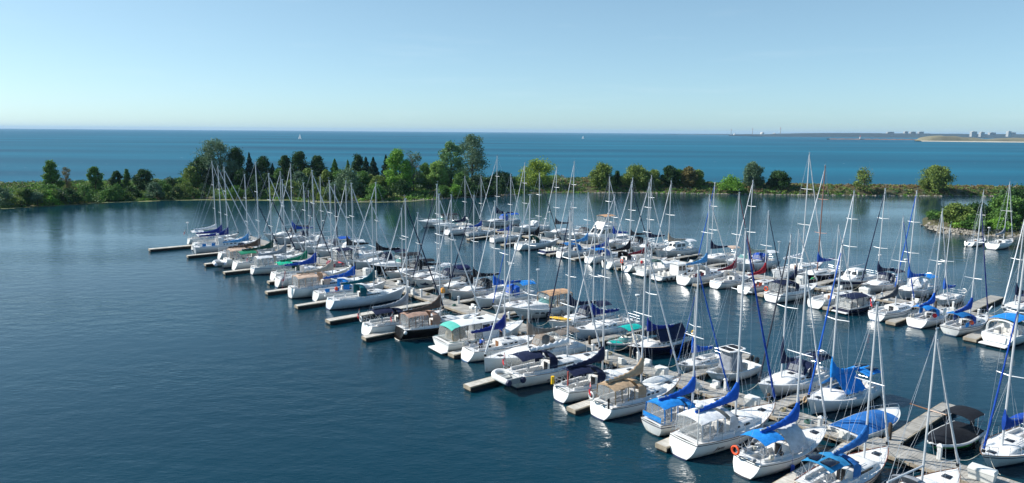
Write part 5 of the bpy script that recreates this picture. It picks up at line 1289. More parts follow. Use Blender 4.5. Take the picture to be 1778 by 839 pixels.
    ('sail', 4.12, 156.16, 213.8, 10.0, 0.68, 15.3, {'jib': 'white', 'dod': 'white', 'x': ['arch', 'radarpole']}, 'bare white sailboat with stern arch and radome pole on the second dock', 'boats moored along the second dock'),
    ('sail', -3.06, 165.51, 214.0, 11.0, 0.56, 16.4, {'sc': 'navy', 'jib': 'white', 'bim': 'blue', 'dod': 'blue', 'stripe': 'navy'}, 'white sailboat with navy hull stripe and blue bimini near the far end, second dock', 'boats moored along the second dock'),
    ('cruiser', -13.73, 157.47, 214.8, 9.5, 0.0, 0, {}, 'white cabin cruiser with green tinted windscreen at the far end of the second dock', 'boats moored along the second dock'),
    ('cruiser', -17.06, 163.69, 213.4, 11.0, 0.0, 0, {'bim': 'black'}, 'larger white cruiser with black canopy and radar arch, outermost at the second dock end', 'boats moored along the second dock'),
    ('sail', -37.21, 132.31, 214.3, 9.4, 0.605, 10.8, {'jib': 'navy', 'dod': 'lgray', 'x': ['outboard']}, 'white sailboat with slim grey mast and grey hood beside the royal blue covered pale hull', 'boats moored along the nearer dock'),
    ('sail', 14.01, 144.73, 212.9, 10.5, 0.68, 16.1, {'jib': 'white', 'dod': 'charc', 'stripe': 'steel'}, 'tall masted white sailboat with grey hood moored left of the flybridge yacht', 'boats moored along the second dock'),
    ('sail', 97.18, 138.88, 35.3, 9.6, 0.55, 13.0, {'nolines': 1, 'sc': 'gray', 'jib': 'white', 'boot': 'navy'}, 'white sailboat with grey sail cover moored alone before the wooded point', 'boats moored by the wooded point'),
    ('sail', 94.07, 141.83, 35.8, 7.6, 0.6, 11.0, {'nolines': 1, 'small': 1, 'x': ['outboard']}, 'small bare white sailboat behind the lone one before the wooded point', 'boats moored by the wooded point'),
]
YK, PB, PP = 35, 5, 9
FINGERS = [('An', 2.9, 10.6, 0.84), ('An', 11.2, 10.5, 0.84), ('An', 19.9, 10.7, 0.84), ('An', 29.1, 14.1, 0.88), ('An', 37.2, 10.1, 0.84), ('An', 47.6, 14, 0.84), ('An', 56.2, 14, 1.06), ('An', 65.0, 14, 0.84), ('An', 74.8, 14, 0.84), ('An', 81.1, 11.3, 0.84), ('An', 91.9, 14, 0.84), ('An', 100.6, 14.2, 0.84), ('An', 110.3, 14.2, 0.84), ('An', 121.6, 17.6, 1.23), ('Af', 1.3, 11.2, 0.97), ('Af', 9.9, 11, 0.97), ('Af', 18.7, 10, 0.97), ('Af', 31.4, 10, 0.88), ('Af', 45.8, 10, 0.88), ('Af', 54.2, 10, 0.88), ('Af', 63.1, 10, 0.88), ('Af', 71.2, 10, 0.88), ('Af', 80.6, 10, 0.88), ('Af', 94.3, 10, 0.88), ('Af', 111.0, 10, 0.88), ('Bn', 7.0, 10.4, 1.14), ('Bn', 15.2, 10.2, 0.97), ('Bn', 23.2, 9.4, 0.88), ('Bn', 32.6, 9.2, 0.88), ('Bn', 41.9, 10.8, 0.88), ('Bn', 57.4, 10.5, 0.88), ('Bn', 67.6, 10, 0.88), ('Bn', 73.4, 10.5, 0.88), ('Bn', 87.0, 10, 0.88), ('Bn', 97.0, 10.8, 0.88), ('Bf', 11.8, 12.6, 1.41), ('Bf', 21.9, 8, 1.14), ('Bf', 31.0, 9, 1.06), ('Bf', 49.0, 9, 0.88), ('Bf', 57.0, 9, 0.88), ('Bf', 76.2, 9, 0.88), ('Bf', 94.5, 9, 0.88)]
FINGER_LABELS = [
 "finger dock between the azure bimini sailboat and the rust railed sailboat",
 "finger dock between the blue canvassed sailboat and the Jam",
 "finger dock between the yellow float sailboat and the tan canvassed sailboat",
 "finger dock between the taupe plumb bow and the davit dinghy yacht",
 "finger dock between the trawler and the crewed sailboat",
 "finger dock between the red flag sailboat and the black hull",
 "finger dock between the teal covered sailboat and the red flag sailboat",
 "finger dock between the azure cloth sailboat and the teal covered sailboat",
 "finger dock between the royal blue covered sailboat and the beige canvassed sailboat",
 "finger dock between the jade bimini sailboat and the royal blue covered sailboat",
 "finger dock between the leaf green bimini and the steel striped sailboat",
 "finger dock between the pale blue covered sailboat and the brown covered sailboat",
 "finger dock between the pale grey hull and the pale blue covered sailboat",
 "finger dock between the radome pole sailboat and the second last sailboat",
 "finger dock between the blue covered runabout and the black green runabout",
 "finger dock between the solar arch sloop and the azure tented sailboat",
 "finger dock between the small blue covered sailboat and the centre console boat",
 "finger dock between the bluish hulled sailboat and the turquoise runabout",
 "finger dock between the bare blue jib sailboat and the salmon topped cruiser",
 "finger dock between the black covered navy jib sailboat and the blue tented sailboat",
 "finger dock between the whale emblem sailboat and the black canvassed sailboat",
 "finger dock between the black bimini sailboat and the white bimini black cover",
 "finger dock between the navy bimini black cover and the black sided cruiser",
 "finger dock between the black mast sleeve and the grey sided sailboat",
 "finger dock between the royal covered pale hull and the slim grey mast",
 "finger dock between the bowsprit sailboat and the big stern cruiser",
 "finger dock between the charcoal covered sailboat and the red ball sailboat",
 "finger dock between the tan board sailboat and the navy launch",
 "finger dock between the red covered sailboat and the life ring sailboat",
 "finger dock between the sky blue covered sailboat and the maroon jib sailboat",
 "finger dock between the open transom sailboat and the red horseshoe sailboat",
 "finger dock between the square sterned sailboat and the white horseshoe sailboat",
 "finger dock between the navy white runabout and the square sterned sailboat",
 "finger dock between the royal covered sailboat and the green dodger sailboat",
 "finger dock between the white fender sailboat and the royal covered sailboat",
 "finger dock between the small blue cover and the right edge sailboat",
 "finger dock between the all navy sailboat and the azure bimini pale hull",
 "finger dock between the bronze masted hull and the pilothouse motorsailer",
 "finger dock between the tan bimini pale hull and the low cruiser",
 "finger dock between the beige pilothouse boat and the tan bimini pale hull",
 "finger dock between the flybridge yacht and the royal boom sailboat",
 "finger dock between the bare arch sailboat and the charcoal cover"
]
DOCKBOXES = [
 (11.0,.5,'white dock box beside the bow of the sailboat named Jam',(1.1,.7,.85)), (20.0,.5,'white dock box in front of the tan covered sailboat',(1.1,.7,.9)),
 (63.0,.5,'white dock box at the bow of the dark teal covered sailboat',(1.3,.8,.7)), (74.2,.55,'tall white cabinet on the nearer dock behind the blue covered sailboats',(1.0,.8,1.5)),
 (23.6,48.6,'white dock box beyond the navy cabin launch',(1.3,.8,.85)), (6.6,48.6,'white dock box beside the broad sterned cruiser',(1.4,.8,.9)),
 (-4.8,1.0,'white dock box at the bottom edge, lower right corner',(1.5,.8,.8)), (32.6,48.3,'tall white box before the navy hulled sailboat on the second dock',(1.2,.8,1.1))]
PEDESTALS = [(14.4,1.95,'white power pedestal across from the blue canvassed sailboat'), (-2.0,2.0,'white power pedestal between the green striped runabout and the dock corner'), (5.4,.35,'white power pedestal before the azure bimini sailboat'),
 (59.0,.3,'white power pedestal near the wide finger dock, nearer dock'), (28.2,.3,'white power pedestal in front of the yacht with davit dinghy'), (47.2,.35,'white power pedestal before the black hulled sailboat'), (17.5,48.8,'white power pedestal before the charcoal covered sailboat, second dock')]
TREES = [
    (-142.1, 218.7, 10.9, 6.4, {'kind': 'cone', 'leaf': 'mid', 'label': 'bushy green tree standing tallest on the low left end of the spit', 'name': 'broadleaf_tree', 'z': 1.2, 'cat': 'tree', 'group': 'trees along the spit'}),
    (-140.8, 223.7, 9.2, 3.9, {'kind': 'sparse', 'leaf': 'brown', 'label': 'thin brownish tree beside the tallest one on the low left end', 'name': 'broadleaf_tree', 'z': 1.2, 'cat': 'tree', 'group': 'trees along the spit'}),
    (-134.8, 229.0, 8.8, 4.8, {'kind': 'round', 'leaf': 'mid', 'label': 'small rounded tree alone above the scrub on the left end', 'name': 'broadleaf_tree', 'z': 1.2, 'cat': 'tree', 'group': 'trees along the spit'}),
    (-130.2, 233.4, 7.1, 4.5, {'kind': 'round', 'leaf': 'dark', 'label': 'low dark tree, left one of the trio on the low left end', 'name': 'broadleaf_tree', 'z': 1.2, 'cat': 'tree', 'group': 'trees along the spit'}),
    (-128.1, 235.7, 7.9, 2.9, {'kind': 'cone', 'leaf': 'mid', 'label': 'narrow green tree, middle one of the trio on the low left end', 'name': 'broadleaf_tree', 'z': 1.2, 'cat': 'tree', 'group': 'trees along the spit'}),
    (-122.7, 235.7, 7.4, 6.1, {'kind': 'round', 'leaf': 'dark', 'label': 'dark rounded tree, right one of the trio on the low left end', 'name': 'broadleaf_tree', 'z': 1.2, 'cat': 'tree', 'group': 'trees along the spit'}),
    (-110.4, 252.8, 10.9, 12.1, {'kind': 'round', 'leaf': 'dark', 'label': 'wide dark rounded tree left of the feathery grey green poplar', 'name': 'broadleaf_tree', 'z': 1.2, 'cat': 'tree', 'group': 'trees along the spit'}),
    (-102.5, 252.4, 17.3, 12.7, {'kind': 'poplar', 'leaf': 'grey', 'label': 'tall feathery grey green poplar leaning left, leftmost of the high trees', 'name': 'poplar_tree', 'z': 1.2, 'cat': 'tree', 'group': 'trees along the spit', 'lean': -3.0}),
    (-99.0, 255.1, 14.4, 9.1, {'kind': 'cone', 'leaf': 'dark', 'label': 'dark tree tucked against the right side of the feathery poplar', 'name': 'broadleaf_tree', 'z': 1.2, 'cat': 'tree', 'group': 'trees along the spit'}),
    (-95.1, 257.2, 12.9, 5.9, {'kind': 'spruce', 'leaf': 'spruce', 'label': 'slender dark spruce right of the feathery poplar', 'name': 'conifer_tree', 'z': 1.2, 'cat': 'tree', 'group': 'trees along the spit'}),
    (-90.5, 257.4, 11.1, 9.1, {'kind': 'cone', 'leaf': 'dark', 'label': 'dark conical tree between the slender spruce and the small spruce', 'name': 'broadleaf_tree', 'z': 1.2, 'cat': 'tree', 'group': 'trees along the spit'}),
    (-86.9, 257.5, 9.0, 4.8, {'kind': 'spruce', 'leaf': 'spruce', 'label': 'smallest dark spruce on the spit', 'name': 'conifer_tree', 'z': 1.2, 'cat': 'tree', 'group': 'trees along the spit'}),
    (-82.6, 257.6, 11.8, 7.5, {'kind': 'cone', 'leaf': 'dark', 'label': 'dark pointed tree, left of the row of three egg shaped trees', 'name': 'linden_tree', 'z': 1.2, 'cat': 'tree', 'group': 'trees along the spit'}),
    (-77.2, 257.8, 13.1, 9.2, {'kind': 'cone', 'leaf': 'dark', 'label': 'dark pointed tree, middle and tallest of three egg shaped trees', 'name': 'linden_tree', 'z': 1.2, 'cat': 'tree', 'group': 'trees along the spit'}),
    (-70.7, 258.0, 11.6, 9.2, {'kind': 'cone', 'leaf': 'dark', 'label': 'dark pointed tree, right of the row of three egg shaped trees', 'name': 'linden_tree', 'z': 1.2, 'cat': 'tree', 'group': 'trees along the spit'}),
    (-64.2, 256.9, 10.7, 7.5, {'kind': 'spruce', 'leaf': 'mid', 'label': 'mid green pine, left of a pair beyond the egg shaped trees', 'name': 'conifer_tree', 'z': 1.2, 'cat': 'tree', 'group': 'trees along the spit'}),
    (-58.9, 254.5, 10.4, 5.8, {'kind': 'spruce', 'leaf': 'mid', 'label': 'mid green pine, right of a pair beyond the egg shaped trees', 'name': 'conifer_tree', 'z': 1.2, 'cat': 'tree', 'group': 'trees along the spit'}),
    (-55.7, 256.4, 12.0, 7.0, {'kind': 'cone', 'leaf': 'dark', 'label': 'dark rounded tree left of the dense spruce group', 'name': 'broadleaf_tree', 'z': 1.2, 'cat': 'tree', 'group': 'trees along the spit'}),
    (-52.1, 253.0, 11.7, 7.4, {'kind': 'spruce', 'leaf': 'spruce', 'label': 'dark spruce, left one of the dense group', 'name': 'conifer_tree', 'z': 1.2, 'cat': 'tree', 'group': 'trees along the spit'}),
    (-49.2, 251.4, 11.6, 8.4, {'kind': 'spruce', 'leaf': 'spruce', 'label': 'dark spruce, broadest of the dense group', 'name': 'conifer_tree', 'z': 1.2, 'cat': 'tree', 'group': 'trees along the spit'}),
    (-45.2, 254.1, 12.4, 6.9, {'kind': 'spruce', 'leaf': 'spruce', 'label': 'dark spruce with the highest tip, right one of the dense group', 'name': 'conifer_tree', 'z': 1.2, 'cat': 'tree', 'group': 'trees along the spit'}),
    (-37.9, 239.3, 14.5, 10.0, {'kind': 'wide', 'leaf': 'bright', 'label': 'bright green tree in front of the grey half bare tree', 'name': 'broadleaf_tree', 'z': 1.2, 'cat': 'tree', 'group': 'trees along the spit', 'lean': -0.5}),
    (-33.8, 242.1, 14.0, 8.8, {'kind': 'sparse', 'leaf': 'grey', 'label': 'grey half bare tree beside the bright green one', 'name': 'half_dead_tree', 'z': 1.2, 'cat': 'tree', 'group': 'trees along the spit'}),
    (-31.1, 252.6, 9.6, 5.3, {'kind': 'round', 'leaf': 'mid', 'label': 'mid green tree between the half bare tree and the willow', 'name': 'broadleaf_tree', 'z': 1.2, 'cat': 'tree', 'group': 'trees along the spit'}),
    (-26.4, 250.6, 10.2, 7.8, {'kind': 'round', 'leaf': 'willow', 'label': 'pale green rounded willow left of the tall poplars', 'name': 'willow_tree', 'z': 1.2, 'cat': 'tree', 'group': 'trees along the spit'}),
    (-22.0, 254.4, 17.5, 8.4, {'kind': 'poplar', 'leaf': 'poplar', 'label': 'tall light green poplar, left of the highest pair', 'name': 'poplar_tree', 'z': 1.2, 'cat': 'tree', 'group': 'trees along the spit'}),
    (-15.0, 264.5, 20.0, 11.9, {'kind': 'poplar', 'leaf': 'grey', 'label': 'highest grey green poplar on the spit', 'name': 'poplar_tree', 'z': 1.2, 'cat': 'tree', 'group': 'trees along the spit'}),
    (-4.2, 260.1, 5.6, 9.9, {'kind': 'round', 'leaf': 'dark', 'label': 'low dark tree at the foot of the highest poplar', 'name': 'broadleaf_tree', 'z': 1.2, 'cat': 'tree', 'group': 'trees along the spit'}),
    (9.8, 269.1, 9.8, 14.0, {'kind': 'round', 'leaf': 'yellow', 'label': 'broad yellow green rounded tree right of the highest poplar', 'name': 'broadleaf_tree', 'z': 1.2, 'cat': 'tree', 'group': 'trees along the spit'}),
    (-54.2, 230.6, 8.2, 12.0, {'kind': 'bush', 'leaf': 'grey', 'label': 'wide grey green willow bush near the waterline', 'name': 'willow_shrub', 'z': 1.2, 'cat': 'shrub', 'group': 'shrubs by the water'}),
    (-71.8, 240.0, 6.7, 6.0, {'kind': 'round', 'leaf': 'grey', 'label': 'small grey green willow below the egg shaped trees', 'name': 'willow_shrub', 'z': 1.2, 'cat': 'shrub', 'group': 'shrubs by the water'}),
    (34.0, 267.7, 8.4, 9.8, {'kind': 'wide', 'leaf': 'olive', 'label': 'olive spreading tree, first on the narrow bank right of the yellow green tree', 'name': 'broadleaf_tree', 'z': 1.6, 'cat': 'tree', 'group': 'trees along the spit'}),
    (39.9, 270.4, 6.0, 3.8, {'kind': 'cone', 'leaf': 'dark', 'label': 'narrow dark tree between two olive trees on the bank', 'name': 'broadleaf_tree', 'z': 1.6, 'cat': 'tree', 'group': 'trees along the spit'}),
    (46.8, 268.9, 7.5, 11.2, {'kind': 'wide', 'leaf': 'olive', 'label': 'wide olive tree in the middle of the narrow bank', 'name': 'broadleaf_tree', 'z': 1.6, 'cat': 'tree', 'group': 'trees along the spit'}),
    (53.5, 268.4, 6.3, 6.1, {'kind': 'round', 'leaf': 'olive', 'label': 'low olive tree at the right side of the wide olive tree', 'name': 'broadleaf_tree', 'z': 1.6, 'cat': 'tree', 'group': 'trees along the spit'}),
    (59.2, 268.1, 7.9, 6.5, {'kind': 'round', 'leaf': 'dark', 'label': 'dark green tree among the olive ones on the bank', 'name': 'broadleaf_tree', 'z': 1.6, 'cat': 'tree', 'group': 'trees along the spit'}),
    (63.1, 268.8, 6.8, 4.7, {'kind': 'round', 'leaf': 'mid', 'label': 'mid green tree between dark and brownish trees on the bank', 'name': 'broadleaf_tree', 'z': 1.6, 'cat': 'tree', 'group': 'trees along the spit'}),
    (66.5, 267.6, 7.7, 6.5, {'kind': 'round', 'leaf': 'russet', 'label': 'brownish tree with early autumn leaves on the bank', 'name': 'broadleaf_tree', 'z': 1.6, 'cat': 'tree', 'group': 'trees along the spit'}),
    (70.0, 268.4, 6.6, 5.1, {'kind': 'round', 'leaf': 'olive', 'label': 'small olive tree right of the brownish tree', 'name': 'broadleaf_tree', 'z': 1.6, 'cat': 'tree', 'group': 'trees along the spit'}),
    (79.9, 260.3, 4.1, 10.4, {'kind': 'bush', 'leaf': 'bright', 'label': 'bright green broad bush at the water on the narrow bank', 'name': 'broadleaf_shrub', 'z': 1.6, 'cat': 'shrub', 'group': 'shrubs by the water'}),
    (90.0, 266.3, 9.5, 8.3, {'kind': 'wide', 'leaf': 'grey', 'label': 'grey green tree standing alone on the narrow bank', 'name': 'broadleaf_tree', 'z': 1.6, 'cat': 'tree', 'group': 'trees along the spit'}),
    (99.2, 264.9, 6.1, 8.7, {'kind': 'round', 'leaf': 'dark', 'label': 'low wide dark tree right of the lone grey green tree', 'name': 'broadleaf_tree', 'z': 1.6, 'cat': 'tree', 'group': 'trees along the spit'}),
    (129.0, 260.0, 7.7, 8.1, {'kind': 'sparse', 'leaf': 'olive', 'label': 'half dead tree with bare grey twigs on the narrow bank', 'name': 'half_dead_tree', 'z': 1.6, 'cat': 'tree', 'group': 'trees along the spit'}),
    (155.6, 261.0, 8.9, 11.3, {'kind': 'wide', 'leaf': 'olive', 'label': 'large olive round headed tree at the right of the narrow bank', 'name': 'broadleaf_tree', 'z': 1.6, 'cat': 'tree', 'group': 'trees along the spit'}),
    (-123.4, 217.2, 2.9, 7.7, {'kind': 'bush', 'leaf': 'mid', 'label': 'mid green rounded shrub standing out of the scrub on the spit', 'name': 'shrub', 'z': 0.8, 'cat': 'shrub', 'group': 'mid green shrubs of the spit', 'dens': 0.6}),
    (-83.5, 228.7, 3.4, 6.8, {'kind': 'bush', 'leaf': 'dark', 'label': 'dark green rounded shrub standing out of the scrub on the spit', 'name': 'shrub', 'z': 0.8, 'cat': 'shrub', 'group': 'dark green shrubs of the spit', 'dens': 0.6}),
    (-19.4, 237.9, 3.1, 6.1, {'kind': 'bush', 'leaf': 'bright', 'label': 'bright green rounded shrub standing out of the scrub on the spit', 'name': 'shrub', 'z': 0.8, 'cat': 'shrub', 'group': 'bright green shrubs of the spit', 'dens': 0.6}),
    (-19.0, 243.0, 4.6, 4.8, {'kind': 'bush', 'leaf': 'mid', 'label': 'mid green rounded shrub standing out of the scrub on the spit', 'name': 'shrub', 'z': 1.3, 'cat': 'shrub', 'group': 'mid green shrubs of the spit', 'dens': 0.6}),
    (-71.1, 251.8, 4.0, 6.5, {'kind': 'bush', 'leaf': 'mid', 'label': 'mid green rounded shrub standing out of the scrub on the spit', 'name': 'shrub', 'z': 1.3, 'cat': 'shrub', 'group': 'mid green shrubs of the spit', 'dens': 0.6}),
    (-58.5, 223.8, 2.7, 8.3, {'kind': 'bush', 'leaf': 'olive', 'label': 'olive rounded shrub standing out of the scrub on the spit', 'name': 'shrub', 'z': 0.8, 'cat': 'shrub', 'group': 'olive green shrubs of the spit', 'dens': 0.6}),
    (-98.6, 261.2, 3.8, 6.3, {'kind': 'bush', 'leaf': 'bright', 'label': 'bright green rounded shrub standing out of the scrub on the spit', 'name': 'shrub', 'z': 1.3, 'cat': 'shrub', 'group': 'bright green shrubs of the spit', 'dens': 0.6}),
    (-75.2, 229.2, 3.8, 6.6, {'kind': 'bush', 'leaf': 'grey', 'label': 'grey green rounded shrub standing out of the scrub on the spit', 'name': 'shrub', 'z': 0.8, 'cat': 'shrub', 'group': 'grey green shrubs of the spit', 'dens': 0.6}),
    (-121.4, 240.7, 3.8, 5.7, {'kind': 'bush', 'leaf': 'olive', 'label': 'olive rounded shrub standing out of the scrub on the spit', 'name': 'shrub', 'z': 1.3, 'cat': 'shrub', 'group': 'olive green shrubs of the spit', 'dens': 0.6}),
    (-106.2, 223.8, 3.1, 4.5, {'kind': 'bush', 'leaf': 'dark', 'label': 'dark green rounded shrub standing out of the scrub on the spit', 'name': 'shrub', 'z': 0.8, 'cat': 'shrub', 'group': 'dark green shrubs of the spit', 'dens': 0.6}),
    (-114.3, 236.4, 4.3, 8.1, {'kind': 'bush', 'leaf': 'dark', 'label': 'dark green rounded shrub standing out of the scrub on the spit', 'name': 'shrub', 'z': 1.3, 'cat': 'shrub', 'group': 'dark green shrubs of the spit', 'dens': 0.6}),
    (-127.4, 210.2, 4.5, 5.1, {'kind': 'bush', 'leaf': 'mid', 'label': 'mid green rounded shrub standing out of the scrub on the spit', 'name': 'shrub', 'z': 0.8, 'cat': 'shrub', 'group': 'mid green shrubs of the spit', 'dens': 0.6}),
    (-133.5, 205.8, 3.5, 5.4, {'kind': 'bush', 'leaf': 'olive', 'label': 'olive rounded shrub standing out of the scrub on the spit', 'name': 'shrub', 'z': 0.8, 'cat': 'shrub', 'group': 'olive green shrubs of the spit', 'dens': 0.6}),
    (-98.6, 226.6, 4.0, 4.6, {'kind': 'bush', 'leaf': 'dark', 'label': 'dark green rounded shrub standing out of the scrub on the spit', 'name': 'shrub', 'z': 0.8, 'cat': 'shrub', 'group': 'dark green shrubs of the spit', 'dens': 0.6}),
    (-56.2, 223.2, 4.5, 6.5, {'kind': 'bush', 'leaf': 'grey', 'label': 'grey green rounded shrub standing out of the scrub on the spit', 'name': 'shrub', 'z': 0.8, 'cat': 'shrub', 'group': 'grey green shrubs of the spit', 'dens': 0.6}),
    (-130.2, 208.1, 3.4, 6.8, {'kind': 'bush', 'leaf': 'dark', 'label': 'dark green rounded shrub standing out of the scrub on the spit', 'name': 'shrub', 'z': 0.8, 'cat': 'shrub', 'group': 'dark green shrubs of the spit', 'dens': 0.6}),
    (-43.2, 223.6, 4.3, 5.3, {'kind': 'bush', 'leaf': 'bright', 'label': 'bright green rounded shrub standing out of the scrub on the spit', 'name': 'shrub', 'z': 0.8, 'cat': 'shrub', 'group': 'bright green shrubs of the spit', 'dens': 0.6}),
    (-22.8, 233.3, 3.3, 6.2, {'kind': 'bush', 'leaf': 'mid', 'label': 'mid green rounded shrub standing out of the scrub on the spit', 'name': 'shrub', 'z': 0.8, 'cat': 'shrub', 'group': 'mid green shrubs of the spit', 'dens': 0.6}),
    (-135.9, 210.6, 2.9, 5.0, {'kind': 'bush', 'leaf': 'grey', 'label': 'grey green rounded shrub standing out of the scrub on the spit', 'name': 'shrub', 'z': 1.3, 'cat': 'shrub', 'group': 'grey green shrubs of the spit', 'dens': 0.6}),
    (-72.4, 232.5, 4.1, 7.4, {'kind': 'bush', 'leaf': 'olive', 'label': 'olive rounded shrub standing out of the scrub on the spit', 'name': 'shrub', 'z': 1.3, 'cat': 'shrub', 'group': 'olive green shrubs of the spit', 'dens': 0.6}),
    (-88.6, 226.7, 3.0, 6.3, {'kind': 'bush', 'leaf': 'mid', 'label': 'mid green rounded shrub standing out of the scrub on the spit', 'name': 'shrub', 'z': 0.8, 'cat': 'shrub', 'group': 'mid green shrubs of the spit', 'dens': 0.6}),
    (-134.2, 204.9, 3.3, 6.2, {'kind': 'bush', 'leaf': 'bright', 'label': 'bright green rounded shrub standing out of the scrub on the spit', 'name': 'shrub', 'z': 0.8, 'cat': 'shrub', 'group': 'bright green shrubs of the spit', 'dens': 0.6}),
    (-136.0, 204.3, 3.1, 6.6, {'kind': 'bush', 'leaf': 'olive', 'label': 'olive rounded shrub standing out of the scrub on the spit', 'name': 'shrub', 'z': 0.8, 'cat': 'shrub', 'group': 'olive green shrubs of the spit', 'dens': 0.6}),
    (-43.4, 224.7, 4.1, 8.2, {'kind': 'bush', 'leaf': 'mid', 'label': 'mid green rounded shrub standing out of the scrub on the spit', 'name': 'shrub', 'z': 0.8, 'cat': 'shrub', 'group': 'mid green shrubs of the spit', 'dens': 0.6}),
    (-5.3, 259.9, 3.3, 8.3, {'kind': 'bush', 'leaf': 'bright', 'label': 'bright green rounded shrub standing out of the scrub on the spit', 'name': 'shrub', 'z': 1.3, 'cat': 'shrub', 'group': 'bright green shrubs of the spit', 'dens': 0.6}),
    (-29.2, 252.6, 4.4, 7.1, {'kind': 'bush', 'leaf': 'grey', 'label': 'grey green rounded shrub standing out of the scrub on the spit', 'name': 'shrub', 'z': 1.3, 'cat': 'shrub', 'group': 'grey green shrubs of the spit', 'dens': 0.6}),
    (-139.3, 213.1, 3.2, 7.0, {'kind': 'bush', 'leaf': 'mid', 'label': 'mid green rounded shrub standing out of the scrub on the spit', 'name': 'shrub', 'z': 1.3, 'cat': 'shrub', 'group': 'mid green shrubs of the spit', 'dens': 0.6}),
    (-31.7, 261.7, 4.0, 6.8, {'kind': 'bush', 'leaf': 'grey', 'label': 'grey green rounded shrub standing out of the scrub on the spit', 'name': 'shrub', 'z': 1.3, 'cat': 'shrub', 'group': 'grey green shrubs of the spit', 'dens': 0.6}),
    (-54.0, 221.0, 2.9, 6.5, {'kind': 'bush', 'leaf': 'dark', 'label': 'dark green rounded shrub standing out of the scrub on the spit', 'name': 'shrub', 'z': 0.8, 'cat': 'shrub', 'group': 'dark green shrubs of the spit', 'dens': 0.6}),
    (-27.1, 260.1, 3.1, 7.8, {'kind': 'bush', 'leaf': 'dark', 'label': 'dark green rounded shrub standing out of the scrub on the spit', 'name': 'shrub', 'z': 1.3, 'cat': 'shrub', 'group': 'dark green shrubs of the spit', 'dens': 0.6}),
    (-118.9, 221.0, 3.1, 5.5, {'kind': 'bush', 'leaf': 'dark', 'label': 'dark green rounded shrub standing out of the scrub on the spit', 'name': 'shrub', 'z': 0.8, 'cat': 'shrub', 'group': 'dark green shrubs of the spit', 'dens': 0.6}),
    (-83.2, 227.2, 3.6, 4.9, {'kind': 'bush', 'leaf': 'dark', 'label': 'dark green rounded shrub standing out of the scrub on the spit', 'name': 'shrub', 'z': 0.8, 'cat': 'shrub', 'group': 'dark green shrubs of the spit', 'dens': 0.6}),
    (-136.1, 208.6, 4.2, 5.0, {'kind': 'bush', 'leaf': 'mid', 'label': 'mid green rounded shrub standing out of the scrub on the spit', 'name': 'shrub', 'z': 1.3, 'cat': 'shrub', 'group': 'mid green shrubs of the spit', 'dens': 0.6}),
    (-66.4, 229.0, 4.3, 8.1, {'kind': 'bush', 'leaf': 'dark', 'label': 'dark green rounded shrub standing out of the scrub on the spit', 'name': 'shrub', 'z': 1.3, 'cat': 'shrub', 'group': 'dark green shrubs of the spit', 'dens': 0.6}),
    (-14.8, 240.5, 4.2, 7.8, {'kind': 'bush', 'leaf': 'dark', 'label': 'dark green rounded shrub standing out of the scrub on the spit', 'name': 'shrub', 'z': 0.8, 'cat': 'shrub', 'group': 'dark green shrubs of the spit', 'dens': 0.6}),
    (-135.4, 201.2, 3.1, 4.6, {'kind': 'bush', 'leaf': 'grey', 'label': 'grey green rounded shrub standing out of the scrub on the spit', 'name': 'shrub', 'z': 0.8, 'cat': 'shrub', 'group': 'grey green shrubs of the spit', 'dens': 0.6}),
    (-40.1, 251.8, 3.6, 5.0, {'kind': 'bush', 'leaf': 'mid', 'label': 'mid green rounded shrub standing out of the scrub on the spit', 'name': 'shrub', 'z': 1.3, 'cat': 'shrub', 'group': 'mid green shrubs of the spit', 'dens': 0.6}),
    (-48.0, 229.4, 2.9, 7.4, {'kind': 'bush', 'leaf': 'dark', 'label': 'dark green rounded shrub standing out of the scrub on the spit', 'name': 'shrub', 'z': 1.3, 'cat': 'shrub', 'group': 'dark green shrubs of the spit', 'dens': 0.6}),
    (-137.8, 200.8, 4.1, 4.9, {'kind': 'bush', 'leaf': 'dark', 'label': 'dark green rounded shrub standing out of the scrub on the spit', 'name': 'shrub', 'z': 0.8, 'cat': 'shrub', 'group': 'dark green shrubs of the spit', 'dens': 0.6}),
    (-139.1, 199.7, 3.9, 5.7, {'kind': 'bush', 'leaf': 'olive', 'label': 'olive rounded shrub standing out of the scrub on the spit', 'name': 'shrub', 'z': 0.8, 'cat': 'shrub', 'group': 'olive green shrubs of the spit', 'dens': 0.6}),
    (-121.2, 217.5, 4.5, 5.0, {'kind': 'bush', 'leaf': 'mid', 'label': 'mid green rounded shrub standing out of the scrub on the spit', 'name': 'shrub', 'z': 0.8, 'cat': 'shrub', 'group': 'mid green shrubs of the spit', 'dens': 0.6}),
    (-112.9, 227.9, 4.0, 6.3, {'kind': 'bush', 'leaf': 'mid', 'label': 'mid green rounded shrub standing out of the scrub on the spit', 'name': 'shrub', 'z': 1.3, 'cat': 'shrub', 'group': 'mid green shrubs of the spit', 'dens': 0.6}),
    (-62.8, 253.5, 4.0, 7.4, {'kind': 'bush', 'leaf': 'olive', 'label': 'olive rounded shrub standing out of the scrub on the spit', 'name': 'shrub', 'z': 1.3, 'cat': 'shrub', 'group': 'olive green shrubs of the spit', 'dens': 0.6}),
    (-114.1, 246.8, 4.3, 6.6, {'kind': 'bush', 'leaf': 'bright', 'label': 'bright green rounded shrub standing out of the scrub on the spit', 'name': 'shrub', 'z': 1.3, 'cat': 'shrub', 'group': 'bright green shrubs of the spit', 'dens': 0.6}),
    (-113.1, 222.3, 4.3, 6.5, {'kind': 'bush', 'leaf': 'grey', 'label': 'grey green rounded shrub standing out of the scrub on the spit', 'name': 'shrub', 'z': 0.8, 'cat': 'shrub', 'group': 'grey green shrubs of the spit', 'dens': 0.6}),
